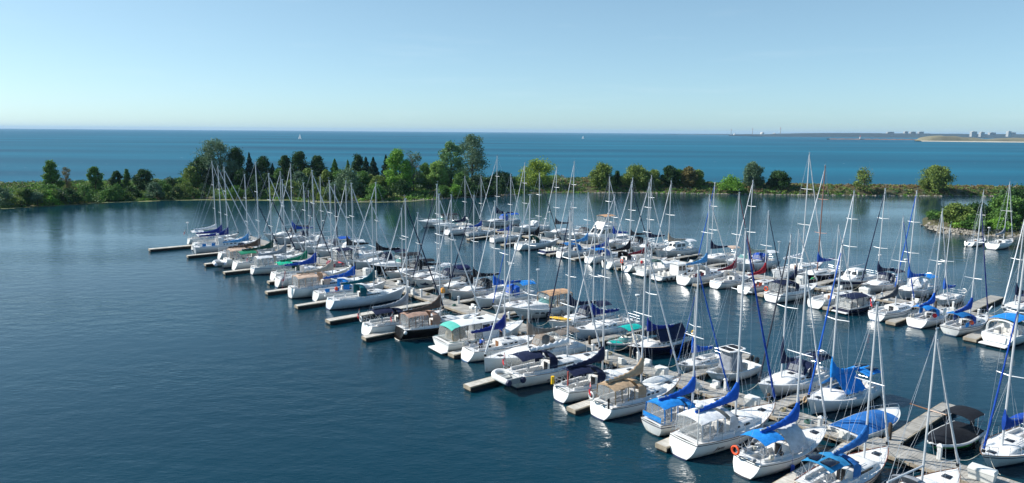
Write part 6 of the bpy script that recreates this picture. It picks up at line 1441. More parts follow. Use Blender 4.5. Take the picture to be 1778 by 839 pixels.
    (-7.8, 281.4, 3.0, 6.6, {'kind': 'bush', 'leaf': 'grey', 'label': 'grey green rounded shrub standing out of the scrub on the spit', 'name': 'shrub', 'z': 1.3, 'cat': 'shrub', 'group': 'grey green shrubs of the spit', 'dens': 0.6}),
    (-39.9, 226.2, 3.4, 4.6, {'kind': 'bush', 'leaf': 'dark', 'label': 'dark green rounded shrub standing out of the scrub on the spit', 'name': 'shrub', 'z': 0.8, 'cat': 'shrub', 'group': 'dark green shrubs of the spit', 'dens': 0.6}),
    (-105.2, 227.2, 4.6, 7.8, {'kind': 'bush', 'leaf': 'olive', 'label': 'olive rounded shrub standing out of the scrub on the spit', 'name': 'shrub', 'z': 0.8, 'cat': 'shrub', 'group': 'olive green shrubs of the spit', 'dens': 0.6}),
    (-143.1, 197.8, 4.5, 6.2, {'kind': 'bush', 'leaf': 'grey', 'label': 'grey green rounded shrub standing out of the scrub on the spit', 'name': 'shrub', 'z': 0.8, 'cat': 'shrub', 'group': 'grey green shrubs of the spit', 'dens': 0.6}),
    (-62.2, 225.8, 4.0, 6.0, {'kind': 'bush', 'leaf': 'olive', 'label': 'olive rounded shrub standing out of the scrub on the spit', 'name': 'shrub', 'z': 0.8, 'cat': 'shrub', 'group': 'olive green shrubs of the spit', 'dens': 0.6}),
    (-4.7, 247.7, 4.3, 7.1, {'kind': 'bush', 'leaf': 'dark', 'label': 'dark green rounded shrub standing out of the scrub on the spit', 'name': 'shrub', 'z': 0.8, 'cat': 'shrub', 'group': 'dark green shrubs of the spit', 'dens': 0.6}),
    (-100.6, 260.6, 4.1, 7.2, {'kind': 'bush', 'leaf': 'dark', 'label': 'dark green rounded shrub standing out of the scrub on the spit', 'name': 'shrub', 'z': 1.3, 'cat': 'shrub', 'group': 'dark green shrubs of the spit', 'dens': 0.6}),
    (-49.4, 247.3, 2.7, 5.4, {'kind': 'bush', 'leaf': 'mid', 'label': 'mid green rounded shrub standing out of the scrub on the spit', 'name': 'shrub', 'z': 1.3, 'cat': 'shrub', 'group': 'mid green shrubs of the spit', 'dens': 0.6}),
    (-113.7, 241.7, 3.9, 7.6, {'kind': 'bush', 'leaf': 'mid', 'label': 'mid green rounded shrub standing out of the scrub on the spit', 'name': 'shrub', 'z': 1.3, 'cat': 'shrub', 'group': 'mid green shrubs of the spit', 'dens': 0.6}),
    (-40.4, 246.0, 4.3, 5.7, {'kind': 'bush', 'leaf': 'dark', 'label': 'dark green rounded shrub standing out of the scrub on the spit', 'name': 'shrub', 'z': 1.3, 'cat': 'shrub', 'group': 'dark green shrubs of the spit', 'dens': 0.6}),
    (-27.6, 254.2, 3.5, 5.0, {'kind': 'bush', 'leaf': 'bright', 'label': 'bright green rounded shrub standing out of the scrub on the spit', 'name': 'shrub', 'z': 1.3, 'cat': 'shrub', 'group': 'bright green shrubs of the spit', 'dens': 0.6}),
    (-7.8, 273.5, 3.5, 6.0, {'kind': 'bush', 'leaf': 'dark', 'label': 'dark green rounded shrub standing out of the scrub on the spit', 'name': 'shrub', 'z': 1.3, 'cat': 'shrub', 'group': 'dark green shrubs of the spit', 'dens': 0.6}),
    (-76.8, 228.5, 4.2, 4.9, {'kind': 'bush', 'leaf': 'olive', 'label': 'olive rounded shrub standing out of the scrub on the spit', 'name': 'shrub', 'z': 0.8, 'cat': 'shrub', 'group': 'olive green shrubs of the spit', 'dens': 0.6}),
    (-36.7, 233.4, 4.5, 7.7, {'kind': 'bush', 'leaf': 'dark', 'label': 'dark green rounded shrub standing out of the scrub on the spit', 'name': 'shrub', 'z': 1.3, 'cat': 'shrub', 'group': 'dark green shrubs of the spit', 'dens': 0.6}),
    (-9.6, 244.1, 3.2, 8.4, {'kind': 'bush', 'leaf': 'dark', 'label': 'dark green rounded shrub standing out of the scrub on the spit', 'name': 'shrub', 'z': 0.8, 'cat': 'shrub', 'group': 'dark green shrubs of the spit', 'dens': 0.6}),
    (-48.5, 244.3, 2.7, 5.4, {'kind': 'bush', 'leaf': 'mid', 'label': 'mid green rounded shrub standing out of the scrub on the spit', 'name': 'shrub', 'z': 1.3, 'cat': 'shrub', 'group': 'mid green shrubs of the spit', 'dens': 0.6}),
    (-111.0, 220.7, 4.6, 4.9, {'kind': 'bush', 'leaf': 'grey', 'label': 'grey green rounded shrub standing out of the scrub on the spit', 'name': 'shrub', 'z': 0.8, 'cat': 'shrub', 'group': 'grey green shrubs of the spit', 'dens': 0.6}),
    (-94.9, 262.7, 3.5, 5.1, {'kind': 'bush', 'leaf': 'mid', 'label': 'mid green rounded shrub standing out of the scrub on the spit', 'name': 'shrub', 'z': 1.3, 'cat': 'shrub', 'group': 'mid green shrubs of the spit', 'dens': 0.6}),
    (-144.1, 230.1, 3.5, 4.7, {'kind': 'bush', 'leaf': 'olive', 'label': 'olive rounded shrub standing out of the scrub on the spit', 'name': 'shrub', 'z': 1.3, 'cat': 'shrub', 'group': 'olive green shrubs of the spit', 'dens': 0.6}),
    (-94.6, 247.8, 7.0, 6.3, {'kind': 'wide', 'leaf': 'dark', 'label': 'low dark green tree filling a gap between the taller trees of the belt', 'name': 'broadleaf_tree', 'z': 1.0, 'cat': 'tree', 'group': 'dark green trees in the gaps of the belt', 'dens': 0.7}),
    (-89.3, 246.5, 5.5, 5.1, {'kind': 'cone', 'leaf': 'dark', 'label': 'low dark green tree filling a gap between the taller trees of the belt', 'name': 'broadleaf_tree', 'z': 1.0, 'cat': 'tree', 'group': 'dark green trees in the gaps of the belt', 'dens': 0.7}),
    (-85.5, 246.5, 5.9, 6.0, {'kind': 'wide', 'leaf': 'dark', 'label': 'low dark green tree filling a gap between the taller trees of the belt', 'name': 'broadleaf_tree', 'z': 1.0, 'cat': 'tree', 'group': 'dark green trees in the gaps of the belt', 'dens': 0.7}),
    (-83.8, 254.3, 7.1, 6.2, {'kind': 'cone', 'leaf': 'mid', 'label': 'low mid green tree filling a gap between the taller trees of the belt', 'name': 'broadleaf_tree', 'z': 1.0, 'cat': 'tree', 'group': 'mid green trees in the gaps of the belt', 'dens': 0.7}),
    (-80.2, 257.6, 7.8, 6.7, {'kind': 'wide', 'leaf': 'olive', 'label': 'low olive tree filling a gap between the taller trees of the belt', 'name': 'broadleaf_tree', 'z': 1.0, 'cat': 'tree', 'group': 'olive trees in the gaps of the belt', 'dens': 0.7}),
    (-70.8, 245.7, 7.7, 7.1, {'kind': 'cone', 'leaf': 'olive', 'label': 'low olive tree filling a gap between the taller trees of the belt', 'name': 'broadleaf_tree', 'z': 1.0, 'cat': 'tree', 'group': 'olive trees in the gaps of the belt', 'dens': 0.7}),
    (-66.5, 253.1, 6.6, 7.4, {'kind': 'cone', 'leaf': 'olive', 'label': 'low olive tree filling a gap between the taller trees of the belt', 'name': 'broadleaf_tree', 'z': 1.0, 'cat': 'tree', 'group': 'olive trees in the gaps of the belt', 'dens': 0.7}),
    (-61.1, 253.0, 6.9, 6.6, {'kind': 'round', 'leaf': 'mid', 'label': 'low mid green tree filling a gap between the taller trees of the belt', 'name': 'broadleaf_tree', 'z': 1.0, 'cat': 'tree', 'group': 'mid green trees in the gaps of the belt', 'dens': 0.7}),
    (-55.2, 244.8, 6.0, 6.0, {'kind': 'round', 'leaf': 'mid', 'label': 'low mid green tree filling a gap between the taller trees of the belt', 'name': 'broadleaf_tree', 'z': 1.0, 'cat': 'tree', 'group': 'mid green trees in the gaps of the belt', 'dens': 0.7}),
    (-51.8, 243.8, 7.0, 6.5, {'kind': 'round', 'leaf': 'mid', 'label': 'low mid green tree filling a gap between the taller trees of the belt', 'name': 'broadleaf_tree', 'z': 1.0, 'cat': 'tree', 'group': 'mid green trees in the gaps of the belt', 'dens': 0.7}),
    (-49.5, 246.4, 5.8, 5.3, {'kind': 'cone', 'leaf': 'olive', 'label': 'low olive tree filling a gap between the taller trees of the belt', 'name': 'broadleaf_tree', 'z': 1.0, 'cat': 'tree', 'group': 'olive trees in the gaps of the belt', 'dens': 0.7}),
    (-45.2, 240.4, 5.7, 6.2, {'kind': 'wide', 'leaf': 'olive', 'label': 'low olive tree filling a gap between the taller trees of the belt', 'name': 'broadleaf_tree', 'z': 1.0, 'cat': 'tree', 'group': 'olive trees in the gaps of the belt', 'dens': 0.7}),
    (-42.5, 245.0, 7.3, 6.1, {'kind': 'cone', 'leaf': 'dark', 'label': 'low dark green tree filling a gap between the taller trees of the belt', 'name': 'broadleaf_tree', 'z': 1.0, 'cat': 'tree', 'group': 'dark green trees in the gaps of the belt', 'dens': 0.7}),
    (-38.3, 253.0, 7.0, 6.6, {'kind': 'round', 'leaf': 'olive', 'label': 'low olive tree filling a gap between the taller trees of the belt', 'name': 'broadleaf_tree', 'z': 1.0, 'cat': 'tree', 'group': 'olive trees in the gaps of the belt', 'dens': 0.7}),
    (-33.0, 248.7, 6.6, 5.4, {'kind': 'round', 'leaf': 'mid', 'label': 'low mid green tree filling a gap between the taller trees of the belt', 'name': 'broadleaf_tree', 'z': 1.0, 'cat': 'tree', 'group': 'mid green trees in the gaps of the belt', 'dens': 0.7}),
    (-29.7, 258.8, 6.8, 6.3, {'kind': 'wide', 'leaf': 'dark', 'label': 'low dark green tree filling a gap between the taller trees of the belt', 'name': 'broadleaf_tree', 'z': 1.0, 'cat': 'tree', 'group': 'dark green trees in the gaps of the belt', 'dens': 0.7}),
    (-24.9, 261.9, 5.3, 4.5, {'kind': 'wide', 'leaf': 'mid', 'label': 'low mid green tree filling a gap between the taller trees of the belt', 'name': 'broadleaf_tree', 'z': 1.0, 'cat': 'tree', 'group': 'mid green trees in the gaps of the belt', 'dens': 0.7}),
    (-17.8, 245.7, 6.6, 5.9, {'kind': 'round', 'leaf': 'mid', 'label': 'low mid green tree filling a gap between the taller trees of the belt', 'name': 'broadleaf_tree', 'z': 1.0, 'cat': 'tree', 'group': 'mid green trees in the gaps of the belt', 'dens': 0.7}),
    (-9.0, 251.3, 4.0, 4.5, {'kind': 'cone', 'leaf': 'dark', 'label': 'low dark green tree filling a gap between the taller trees of the belt', 'name': 'broadleaf_tree', 'z': 1.0, 'cat': 'tree', 'group': 'dark green trees in the gaps of the belt', 'dens': 0.7}),
    (-6.8, 253.3, 4.2, 4.3, {'kind': 'round', 'leaf': 'dark', 'label': 'low dark green tree filling a gap between the taller trees of the belt', 'name': 'broadleaf_tree', 'z': 1.0, 'cat': 'tree', 'group': 'dark green trees in the gaps of the belt', 'dens': 0.7}),
    (-0.2, 259.4, 4.2, 4.7, {'kind': 'cone', 'leaf': 'mid', 'label': 'low mid green tree filling a gap between the taller trees of the belt', 'name': 'broadleaf_tree', 'z': 1.0, 'cat': 'tree', 'group': 'mid green trees in the gaps of the belt', 'dens': 0.7}),
    (-107.7, 254.0, 7.3, 7.2, {'kind': 'cone', 'leaf': 'dark', 'label': 'low dark green tree filling a gap between the taller trees of the belt', 'name': 'broadleaf_tree', 'z': 1.0, 'cat': 'tree', 'group': 'dark green trees in the gaps of the belt', 'dens': 0.7}),
    (-111.8, 246.7, 7.8, 8.7, {'kind': 'cone', 'leaf': 'olive', 'label': 'low olive tree filling a gap between the taller trees of the belt', 'name': 'broadleaf_tree', 'z': 1.0, 'cat': 'tree', 'group': 'olive trees in the gaps of the belt', 'dens': 0.7}),
    (102.5, 162, 4.7, 6.5, {'kind': 'round', 'leaf': 'olive', 'label': 'rounded olive green tree at the tip of the wooded point', 'name': 'broadleaf_tree', 'z': 1.3, 'cat': 'tree', 'group': 'trees on the wooded point', 'dens': 1.2}),
    (104, 158.5, 2.6, 6, {'kind': 'bush', 'leaf': 'mid', 'label': 'dense mid green shrub under the tree at the tip of the point', 'name': 'broadleaf_shrub', 'z': 1.3, 'cat': 'shrub', 'group': 'shrubs by the water', 'dens': 1.2}),
    (109, 165, 4.6, 6.5, {'kind': 'round', 'leaf': 'dark', 'label': 'dark tree behind the tip of the wooded point', 'name': 'broadleaf_tree', 'z': 1.3, 'cat': 'tree', 'group': 'trees on the wooded point', 'dens': 1.2}),
    (112, 160, 3.8, 6, {'kind': 'round', 'leaf': 'mid', 'label': 'rounded green tree in the middle of the point shore', 'name': 'broadleaf_tree', 'z': 1.3, 'cat': 'tree', 'group': 'trees on the wooded point', 'dens': 1.2}),
    (116, 166, 6.0, 9, {'kind': 'round', 'leaf': 'mid', 'label': 'broad green tree rising behind the moored lone sailboat', 'name': 'broadleaf_tree', 'z': 1.3, 'cat': 'tree', 'group': 'trees on the wooded point', 'dens': 1.2}),
    (122, 170, 7.6, 11, {'kind': 'round', 'leaf': 'dark', 'label': 'tall dark tree at the right edge on the wooded point', 'name': 'broadleaf_tree', 'z': 1.3, 'cat': 'tree', 'group': 'trees on the wooded point', 'dens': 1.2}),
    (119.5, 157, 4.2, 6.5, {'kind': 'round', 'leaf': 'olive', 'label': 'olive tree near the water at the right edge', 'name': 'broadleaf_tree', 'z': 1.3, 'cat': 'tree', 'group': 'trees on the wooded point', 'dens': 1.2}),
    (109, 157.5, 2.0, 5.5, {'kind': 'bush', 'leaf': 'bright', 'label': 'low bright green shrub at the boulders of the point', 'name': 'broadleaf_shrub', 'z': 1.3, 'cat': 'shrub', 'group': 'shrubs by the water', 'dens': 1.2}),
    (128, 162, 7.0, 9, {'kind': 'round', 'leaf': 'mid', 'label': 'green tree farthest right on the wooded point', 'name': 'broadleaf_tree', 'z': 1.3, 'cat': 'tree', 'group': 'trees on the wooded point', 'dens': 1.2}),
]
TOWERS = [(1690,5000,36,25,10,36,'pale broad apartment tower, left of the bright pair on the far shore'),(1704.5,5050,26,25,10,33,'pale narrow apartment tower, right of the bright pair on the far shore'),
 (1751.5,5100,22,25,12,38,'slim white tower near the right edge of the far shore'),(1545,5600,50,25,20,22,'low bluish block, leftmost on the far wooded shore'),(1572,5600,26,25,20,26,'small bluish block, second on the far wooded shore'),
 (1584,5600,40,25,20,24,'wide bluish block, third on the far wooded shore'),(1598,5600,36,25,20,25,'bluish block nearest the dunes on the far wooded shore'),(1722,5400,44,25,15,27,'grey block between the bright pair and the slim tower'),(1758,5500,34,25,14,30,'grey block just right of the slim white tower')]
CHIMNEYS = [(1268,6500,58,'leftmost red topped smokestack on the horizon'),(1305,6500,66,'middle red topped smokestack on the horizon'),(1353.5,6500,76,'rightmost and tallest red topped smokestack on the horizon')]
DOMES = [(1322,6450,18,'pale domed building between the middle and right smokestacks'),(1343,6450,14,'small pale domed building just left of the tallest smokestack'),(1274,6450,10,'little pale building at the foot of the left smokestack')]
# ------------------------------------------------------------------ docks
PLANK = mat('weathered_planks', '#9f9b93', rough=.9, var=.3, scale=1.3, island=.16, bump=.3, bscale=14)
PLANKL = mat('pale_planks', '#bdb8ae', rough=.9, var=.3, scale=1.3, island=.12, bump=.3, bscale=14)
BEAM = mat('edge_timber', '#a79a86', rough=.9, var=.35, scale=1.2)
FLOAT = mat('dock_float', '#141414', rough=.8, var=.3)
PILE = mat('pile_timber', '#4c4136', rough=.95, var=.4, scale=2)
def make_dock(a0, a1, n0, n1, along, label, name='main_dock', group=None, zt=.56, pale=False, bw=.2):
    """boards laid across, edge timbers and black floats; along='a' or 'n'"""
    if along == 'a': o = dock(a0, (n0 + n1) / 2); rz = DOCK_RZ; Ln = a1 - a0; W = abs(n1 - n0)
    else: o = dock((a0 + a1) / 2, n0); rz = math.atan2(DN.y, DN.x) * 1.0; Ln = n1 - n0; W = abs(a1 - a0)
    root = empty(name, o, rz); tag(root, label, 'dock', group)
    m = MB(); rnd = random.Random(int(Ln * 97 + a0 * 13)); x = 0
    sgn = 1 if Ln > 0 else -1; Ln = abs(Ln)
    while x < Ln - .02:
        dz = rnd.uniform(-.006, .006); y = rnd.uniform(-.02, .02)
        m.box(sgn * x + sgn * .006, sgn * (min(Ln, x + bw)) - sgn * .006, -W / 2 + y, W / 2 + y, zt - .045 + dz, zt + dz); x += bw
    m.build('deck_boards', PLANKL if pale else PLANK, root, smooth=False)
    for sg in (1, -1):
        m = MB(); n = max(1, int(Ln / 6.0))
        for i in range(n): m.box(sgn * (Ln * i / n + .02), sgn * (Ln * (i + 1) / n - .02), sg * (W / 2 + .03) - .05, sg * (W / 2 + .03) + .05, zt - (.12 if name == 'finger_dock' else .24), zt - .015 + .01 * (i % 2))
        m.build('edge_timber', BEAM, root, smooth=False)
    fd = name == 'finger_dock'; n = max(2, int(Ln / 2.8))
    for i in range(n):
        c = Ln * (i + .5) / n; h_ = Ln / n / 2 - .02 if fd else .95
        m = MB(); m.box(sgn * (c - h_), sgn * (c + h_), -W / 2 + (0 if fd else .06), W / 2 - (0 if fd else .06), -.25, zt - .05); m.build('float', FLOAT, root, smooth=False)
    for e in (-.06, Ln): m = MB(); m.box(sgn * e, sgn * (e + .06), -W / 2 - .07, W / 2 + .07, zt - .34, zt - .012); m.build('end_timber', BEAM, root, smooth=False)
    return root
make_dock(-16, 126, 0, 2.35, 'a', 'long grey plank dock running diagonally through the nearer rows of boats')
make_dock(-14, 124, 46.8, 49.1, 'a', 'second long grey plank dock behind the open channel, between the farther rows of boats', zt=.57)
for i, (row, a, ln, w) in enumerate(FINGERS):
    n0 = {'An': -.12, 'Af': 2.47, 'Bn': 46.68, 'Bf': 49.22}[row]; sg = -1 if row in ('An', 'Bn') else 1
    make_dock(a - w / 2, a + w / 2, n0, n0 + sg * ln, 'n', FINGER_LABELS[i], 'finger_dock', 'finger docks of the marina', .5, row == 'An', .18)
# mooring piles beside the docks
k = 0
for row, aa in (('A', [1.5, 10.9, 25.5, 31.0, 41.5, 56.0, 66.0, 82.0]), ('B', [5.5, 14.0, 23.0, 33.5, 48.5])):
    for a in aa:
        n_ = 2.75 if row == 'A' else 46.35
        p = dock(a, n_, -.5); m = MB(); m.tube([(0, 0, 0), (0, 0, 1.9 + .3 * math.sin(a)), (0, 0, 1.98 + .3 * math.sin(a))], [.15, .14, .06], 9)
        o = m.build('mooring_pile', PILE); o.location = p; tag(o, ('weathered mooring pile standing against the nearer long dock' if row == 'A' else 'weathered mooring pile standing against the second long dock'), 'pile', 'piles along the %s dock' % ('nearer' if row == 'A' else 'second'))
# ------------------------------------------------------------------ boats
for kind, x, y, hd, L, ms, H, st, label, group in BOATS:
    if kind == 'sail': r, F = make_sailboat('sailboat', x, y, hd, L, ms, H, st, label, group)
    else: r, F = MOTOR[kind](x, y, hd, L, st, label, group)
    if 'davit_dinghy' in st.get('x', []):
        d = Vector((math.cos(R(hd)), math.sin(R(hd)), 0)); s = Vector((-d.y, d.x, 0)); p = Vector((x, y, 0)) - d * (L / 2 + .45)
        make_dinghy(p.x, p.y, hd + 92, 3.1, 'grey white inflatable dinghy with navy tube ends hung across a yacht stern', .75, outb=False)
    if 'davit_dinghy_white' in st.get('x', []):
        d = Vector((math.cos(R(hd)), math.sin(R(hd)), 0)); p = Vector((x, y, 0)) - d * (L / 2 + .5)
        make_dinghy(p.x, p.y, hd + 88, 2.9, 'white inflatable dinghy hung behind the stern of the brown covered sailboat', .55, '#e6e6e6', '#c8ccd8', outb=False)
# ------------------------------------------------------------------ loose things
def dockbox(p, rz, label, s=(1.2, .65, .75)):
    m = MB(); a, b_, h = s
    m.loft([[(-a / 2 + i, -b_ / 2 + i, z), (a / 2 - i, -b_ / 2 + i, z), (a / 2 - i, b_ / 2 - i, z), (-a / 2 + i, b_ / 2 - i, z)] for i, z in ((.08, 0), (.02, h * .72), (.0, h * .74), (.0, h * .8), (.05, h), (.3, h * 1.04))], True, False, True)
    root = empty('dock_box', p, rz); tag(root, label, 'dock box', 'white storage boxes on the docks'); m.build('chest', mat('dockbox_white', '#dddcd6', rough=.5, var=.12, scale=2), root, ang=30)
    l = MB(); l.box(-.1, .1, -b_ / 2 - .02, -b_ / 2 + .0, h * .66, h * .78); l.build('latch', STEEL, root)
for a, n_, lab, s in DOCKBOXES: dockbox(dock(a, n_, .56), DOCK_RZ, lab, s)
for a, n_, lab in PEDESTALS:
    root = empty('power_pedestal', dock(a, n_, .56), DOCK_RZ); tag(root, lab, 'pedestal', 'power pedestals along the docks')
    m = MB(); m.bbox(-.13, .13, -.13, .13, 0, .9, .03); m.build('post', FENDW, root); m = MB(); m.loft([[(-w, -w, z), (w, -w, z), (w, w, z), (-w, w, z)] for w, z in ((.17, .9), (.17, .98), (.06, 1.08))], True, True, True); m.build('cap', FENDW, root)
    m = MB(); m.box(-.09, .09, -.145, -.125, .5, .75); m.build('socket_panel', RUB, root)
PED = []
for row, n_, aa in (('nearer', .22, range(8, 124, 9)), ('nearer', 2.12, range(24, 122, 10)), ('second', 47.0, range(9, 106, 11)), ('second', 48.85, range(13, 110, 12))):
    for a in aa: PED.append((a + 1.3 * math.sin(a * 1.7), n_, 'white power pedestal standing along the edge of the %s dock' % row, row))
for a, n_, lab, row in PED:
    root = empty('power_pedestal', dock(a, n_, .56), DOCK_RZ); tag(root, lab, 'pedestal', 'power pedestals along the %s dock' % row)
    m = MB(); m.bbox(-.11, .11, -.11, .11, 0, .8, .03); m.build('post', FENDW, root); m = MB(); m.loft([[(-w, -w, z), (w, -w, z), (w, w, z), (-w, w, z)] for w, z in ((.14, .8), (.14, .88), (.05, .96))], True, True, True); m.build('cap', FENDW, root)
for row, n_, aa in (('nearer', .5, (3.6, 16.2, 24.6, 33.4, 45.0, 61.2, 70.3, 85.1, 96.5, 108.2)), ('nearer', 1.9, (15.4, 22.8, 35.9, 50.0, 67.5, 82.2, 104.0)), ('second', 47.2, (12.4, 20.1, 27.6, 40.2, 54.0, 70.1, 90.2)), ('second', 48.7, (17.1, 27.0, 52.0, 66.4))):
    for a in aa:
        root = empty('boarding_steps', dock(a, n_, .565), DOCK_RZ + (0 if n_ in (.5, 47.2) else math.pi)); tag(root, 'white moulded boarding steps standing on the %s dock' % row, 'steps', 'boarding steps on the %s dock' % row)
        m = MB(); m.bbox(-.32, .32, -.3, .0, 0, .28, .03); m.bbox(-.32, .32, .0, .28, 0, .55, .03); m.build('tread_block', mat('dockbox_white', '#dddcd6', rough=.5), root)
for row, n_, aa, c, nm in (('nearer', .9, (6.6, 13.2, 31.2, 52.5, 64.5, 88.0), '#2a5f52', 'dark green'), ('nearer', 1.6, (9.0, 27.2, 43.0, 59.5), '#9a8f6e', 'tan'), ('second', 47.6, (16.4, 30.0, 46.0, 61.0), '#2c5fa0', 'blue')):
    for a in aa:
        m = MB()
        for q in range(4): m.torus((.02 * q, .015 * q, .03 + .045 * q), .26 - .015 * q, .025, 'z', 14, 5)
        o = m.build('hose_coil', mat('hose_' + c.strip('#'), c, rough=.6)); o.location = dock(a, n_, .565); tag(o, '%s hose coiled on the boards of the %s dock' % (nm, row), 'hose', '%s hoses on the %s dock' % (nm, row))
p = dock(56.6, 2.05, .56); root = empty('hydrant_post', p); tag(root, 'white dock post wrapped with an orange yellow hose bundle', 'post')
m = MB(); m.bbox(-.15, .15, -.15, .15, 0, .75, .03); m.build('post', FENDW, root)
m = MB(); m.loft([[(r * math.cos(q * .6283) * (1 + .1 * math.sin(q * 3)), r * math.sin(q * .6283), z) for q in range(10)] for r, z in ((.16, .72), (.3, .85), (.33, 1.1), (.24, 1.35), (.08, 1.45))], True, True, True); m.build('hose_bundle', mat('hose_orange', '#e0962a', rough=.8, var=.3, scale=6), root)
# rubber boats
q = dock(8.0, -1.9); make_dinghy(q.x, q.y, 20, 2.9, 'grey and white inflatable dinghy with outboard afloat between two bows at the dock', .02, '#c9c9c4', '#8a8d92', True)
q = dock(86.2, 1.3, .58); make_dinghy(q.x, q.y, math.degrees(DOCK_RZ), 3.2, 'bright red inflatable dinghy lying on the nearer long dock', .58, '#c22032', '#8a1522', False)
q = dock(40.2, 61.0); make_dinghy(q.x + 5, q.y - 6.0, 200, 3.4, 'small black inflatable dinghy afloat behind the second dock', .02, '#26282c', '#1b1c20', True)
q = dock(119, 44.5); make_dinghy(q.x, q.y, 120, 3.0, 'small white tender afloat by the far end of the second dock', .02, '#e4e4e2', '#c8ccd8', True)
# yellow kayak and blue and white paddleboard carried on foredecks
def hullboard(name, p, rz, L, w, h, c, label, cat, stripe=None, tilt=0.0):
    m = MB(); rings = []
    for i in range(13):
        u = i / 12; s = math.sin(math.pi * min(.995, max(.005, u))) ** .55; rings.append([(lerp(-L / 2, L / 2, u), w / 2 * s * math.cos(a), h / 2 + h / 2 * s * math.sin(a)) for a in [q * .6283 for q in range(10)]])
    m.loft(rings, True, True, True); root = empty(name, p, rz); root.rotation_euler = (tilt, 0, rz); tag(root, label, cat); m.build('hull', c, root, ang=60)
    m = MB(); rr = [[(.42 * math.cos(a) * k, w * .3 * math.sin(a) * k, h * (1.0 if k > .9 else .8)) for a in [q * .5236 for q in range(12)]] for k in (1.05, .9)]; m.loft(rr, True, False, True); m.build('deck_pad' if stripe else 'cockpit', stripe or RUB, root)
b35 = BOATS[YK]; d = Vector((math.cos(R(b35[3])), math.sin(R(b35[3])), 0)); p = Vector((b35[1], b35[2], 1.28)) + d * (b35[4] * .5 - 1.75)
hullboard('kayak', p, R(b35[3] - 58), 2.7, .62, .34, YEL, 'yellow kayak lying across the foredeck of a white sailboat', 'kayak')
b5 = BOATS[PB]; d = Vector((math.cos(R(b5[3])), math.sin(R(b5[3])), 0)); s_ = Vector((-d.y, d.x, 0)); p = Vector((b5[1], b5[2], 1.5)) + d * (b5[4] * .5 - 2.1) + s_ * .55
hullboard('paddleboard', p, R(b5[3] - 9), 3.3, .75, .14, FENDW, 'white and blue paddleboard strapped on the foredeck of the tan covered sailboat', 'paddleboard', cloth('lblue'), .5)
# people
SKIN = mat('skin', '#b98d70', rough=.6); TOPB = mat('blue_shirt', '#1f4aa0', rough=.9); TOPG = mat('green_shirt', '#1d8a50', rough=.9); PANT = mat('dark_trousers', '#20232e', rough=.9); HAIR = mat('brown_hair', '#3a2a20', rough=.9); CAPW = mat('white_cap', '#e2e0da', rough=.8)
def person(p, rz, joints, label, top, cap=HAIR):
    """one continuous skinned body; joints: dict of positions"""
    J = joints; names = list(J); idx = {n: i for i, n in enumerate(names)}
    rad = dict(pelvis=.145, chest=.16, neck=.06, head=.095, crown=.085, lsh=.075, rsh=.075, lel=.05, rel=.05, lwr=.036, rwr=.036, lhd=.042, rhd=.042, lhp=.1, rhp=.1, lkn=.07, rkn=.07, lan=.048, ran=.048, lft=.04, rft=.04)
    E_ = [('pelvis', 'chest'), ('chest', 'neck'), ('neck', 'head'), ('head', 'crown'), ('chest', 'lsh'), ('lsh', 'lel'), ('lel', 'lwr'), ('lwr', 'lhd'), ('chest', 'rsh'), ('rsh', 'rel'), ('rel', 'rwr'), ('rwr', 'rhd'), ('pelvis', 'lhp'), ('lhp', 'lkn'), ('lkn', 'lan'), ('lan', 'lft'), ('pelvis', 'rhp'), ('rhp', 'rkn'), ('rkn', 'ran'), ('ran', 'rft')]
    me = bpy.data.meshes.new('body'); me.from_pydata([J[n] for n in names], [(idx[a], idx[b_]) for a, b_ in E_], [])
    o = bpy.data.objects.new('tmp', me); COL.objects.link(o)
    md = o.modifiers.new('skin', 'SKIN'); sv = me.skin_vertices[0].data
    for n, i in idx.items(): sv[i].radius = (rad[n], rad[n])
    sv[idx['pelvis']].use_root = True
    sb = o.modifiers.new('sub', 'SUBSURF'); sb.levels = 2
    bpy.context.view_layer.update()
    me2 = bpy.data.meshes.new_from_object(o.evaluated_get(bpy.context.evaluated_depsgraph_get())); bpy.data.objects.remove(o)
    me2.materials.clear()
    for mm_ in (SKIN, top, PANT): me2.materials.append(mm_)
    segs = [(Vector(J[a]), Vector(J[b_]), a, b_) for a, b_ in E_]
    for pl in me2.polygons:
        c = pl.center; best = min(segs, key=lambda s: (c - (s[0] + (s[1] - s[0]) * max(0, min(1, (c - s[0]).dot(s[1] - s[0]) / max(1e-6, (s[1] - s[0]).length_squared))))).length)
        k_ = best[3]; pl.material_index = 2 if k_ in ('lhp', 'lkn', 'lan', 'rhp', 'rkn', 'ran', 'lft', 'rft') else (1 if k_ in ('chest', 'lsh', 'rsh', 'lel', 'rel') else 0); pl.use_smooth = True
    root = empty('person', p, rz); tag(root, label, 'person')
    bo = bpy.data.objects.new('body', me2); COL.objects.link(bo); bo.parent = root
    m = MB(); hc = Vector(J['crown']) * .75 + Vector(J['head']) * .25; m.ball(tuple(hc + Vector((-.015, 0, .02))), .105, 10, 7, (1, .92, .95)); m.build('hair' if cap is HAIR else 'cap', cap, root)
    m = MB(); hd_ = Vector(J['head']); f = Vector((.1, 0, 0)); m.ball(tuple(hd_ + f), .022, 6, 5, (1, .7, 1.4))
    m.build('nose', SKIN, root)
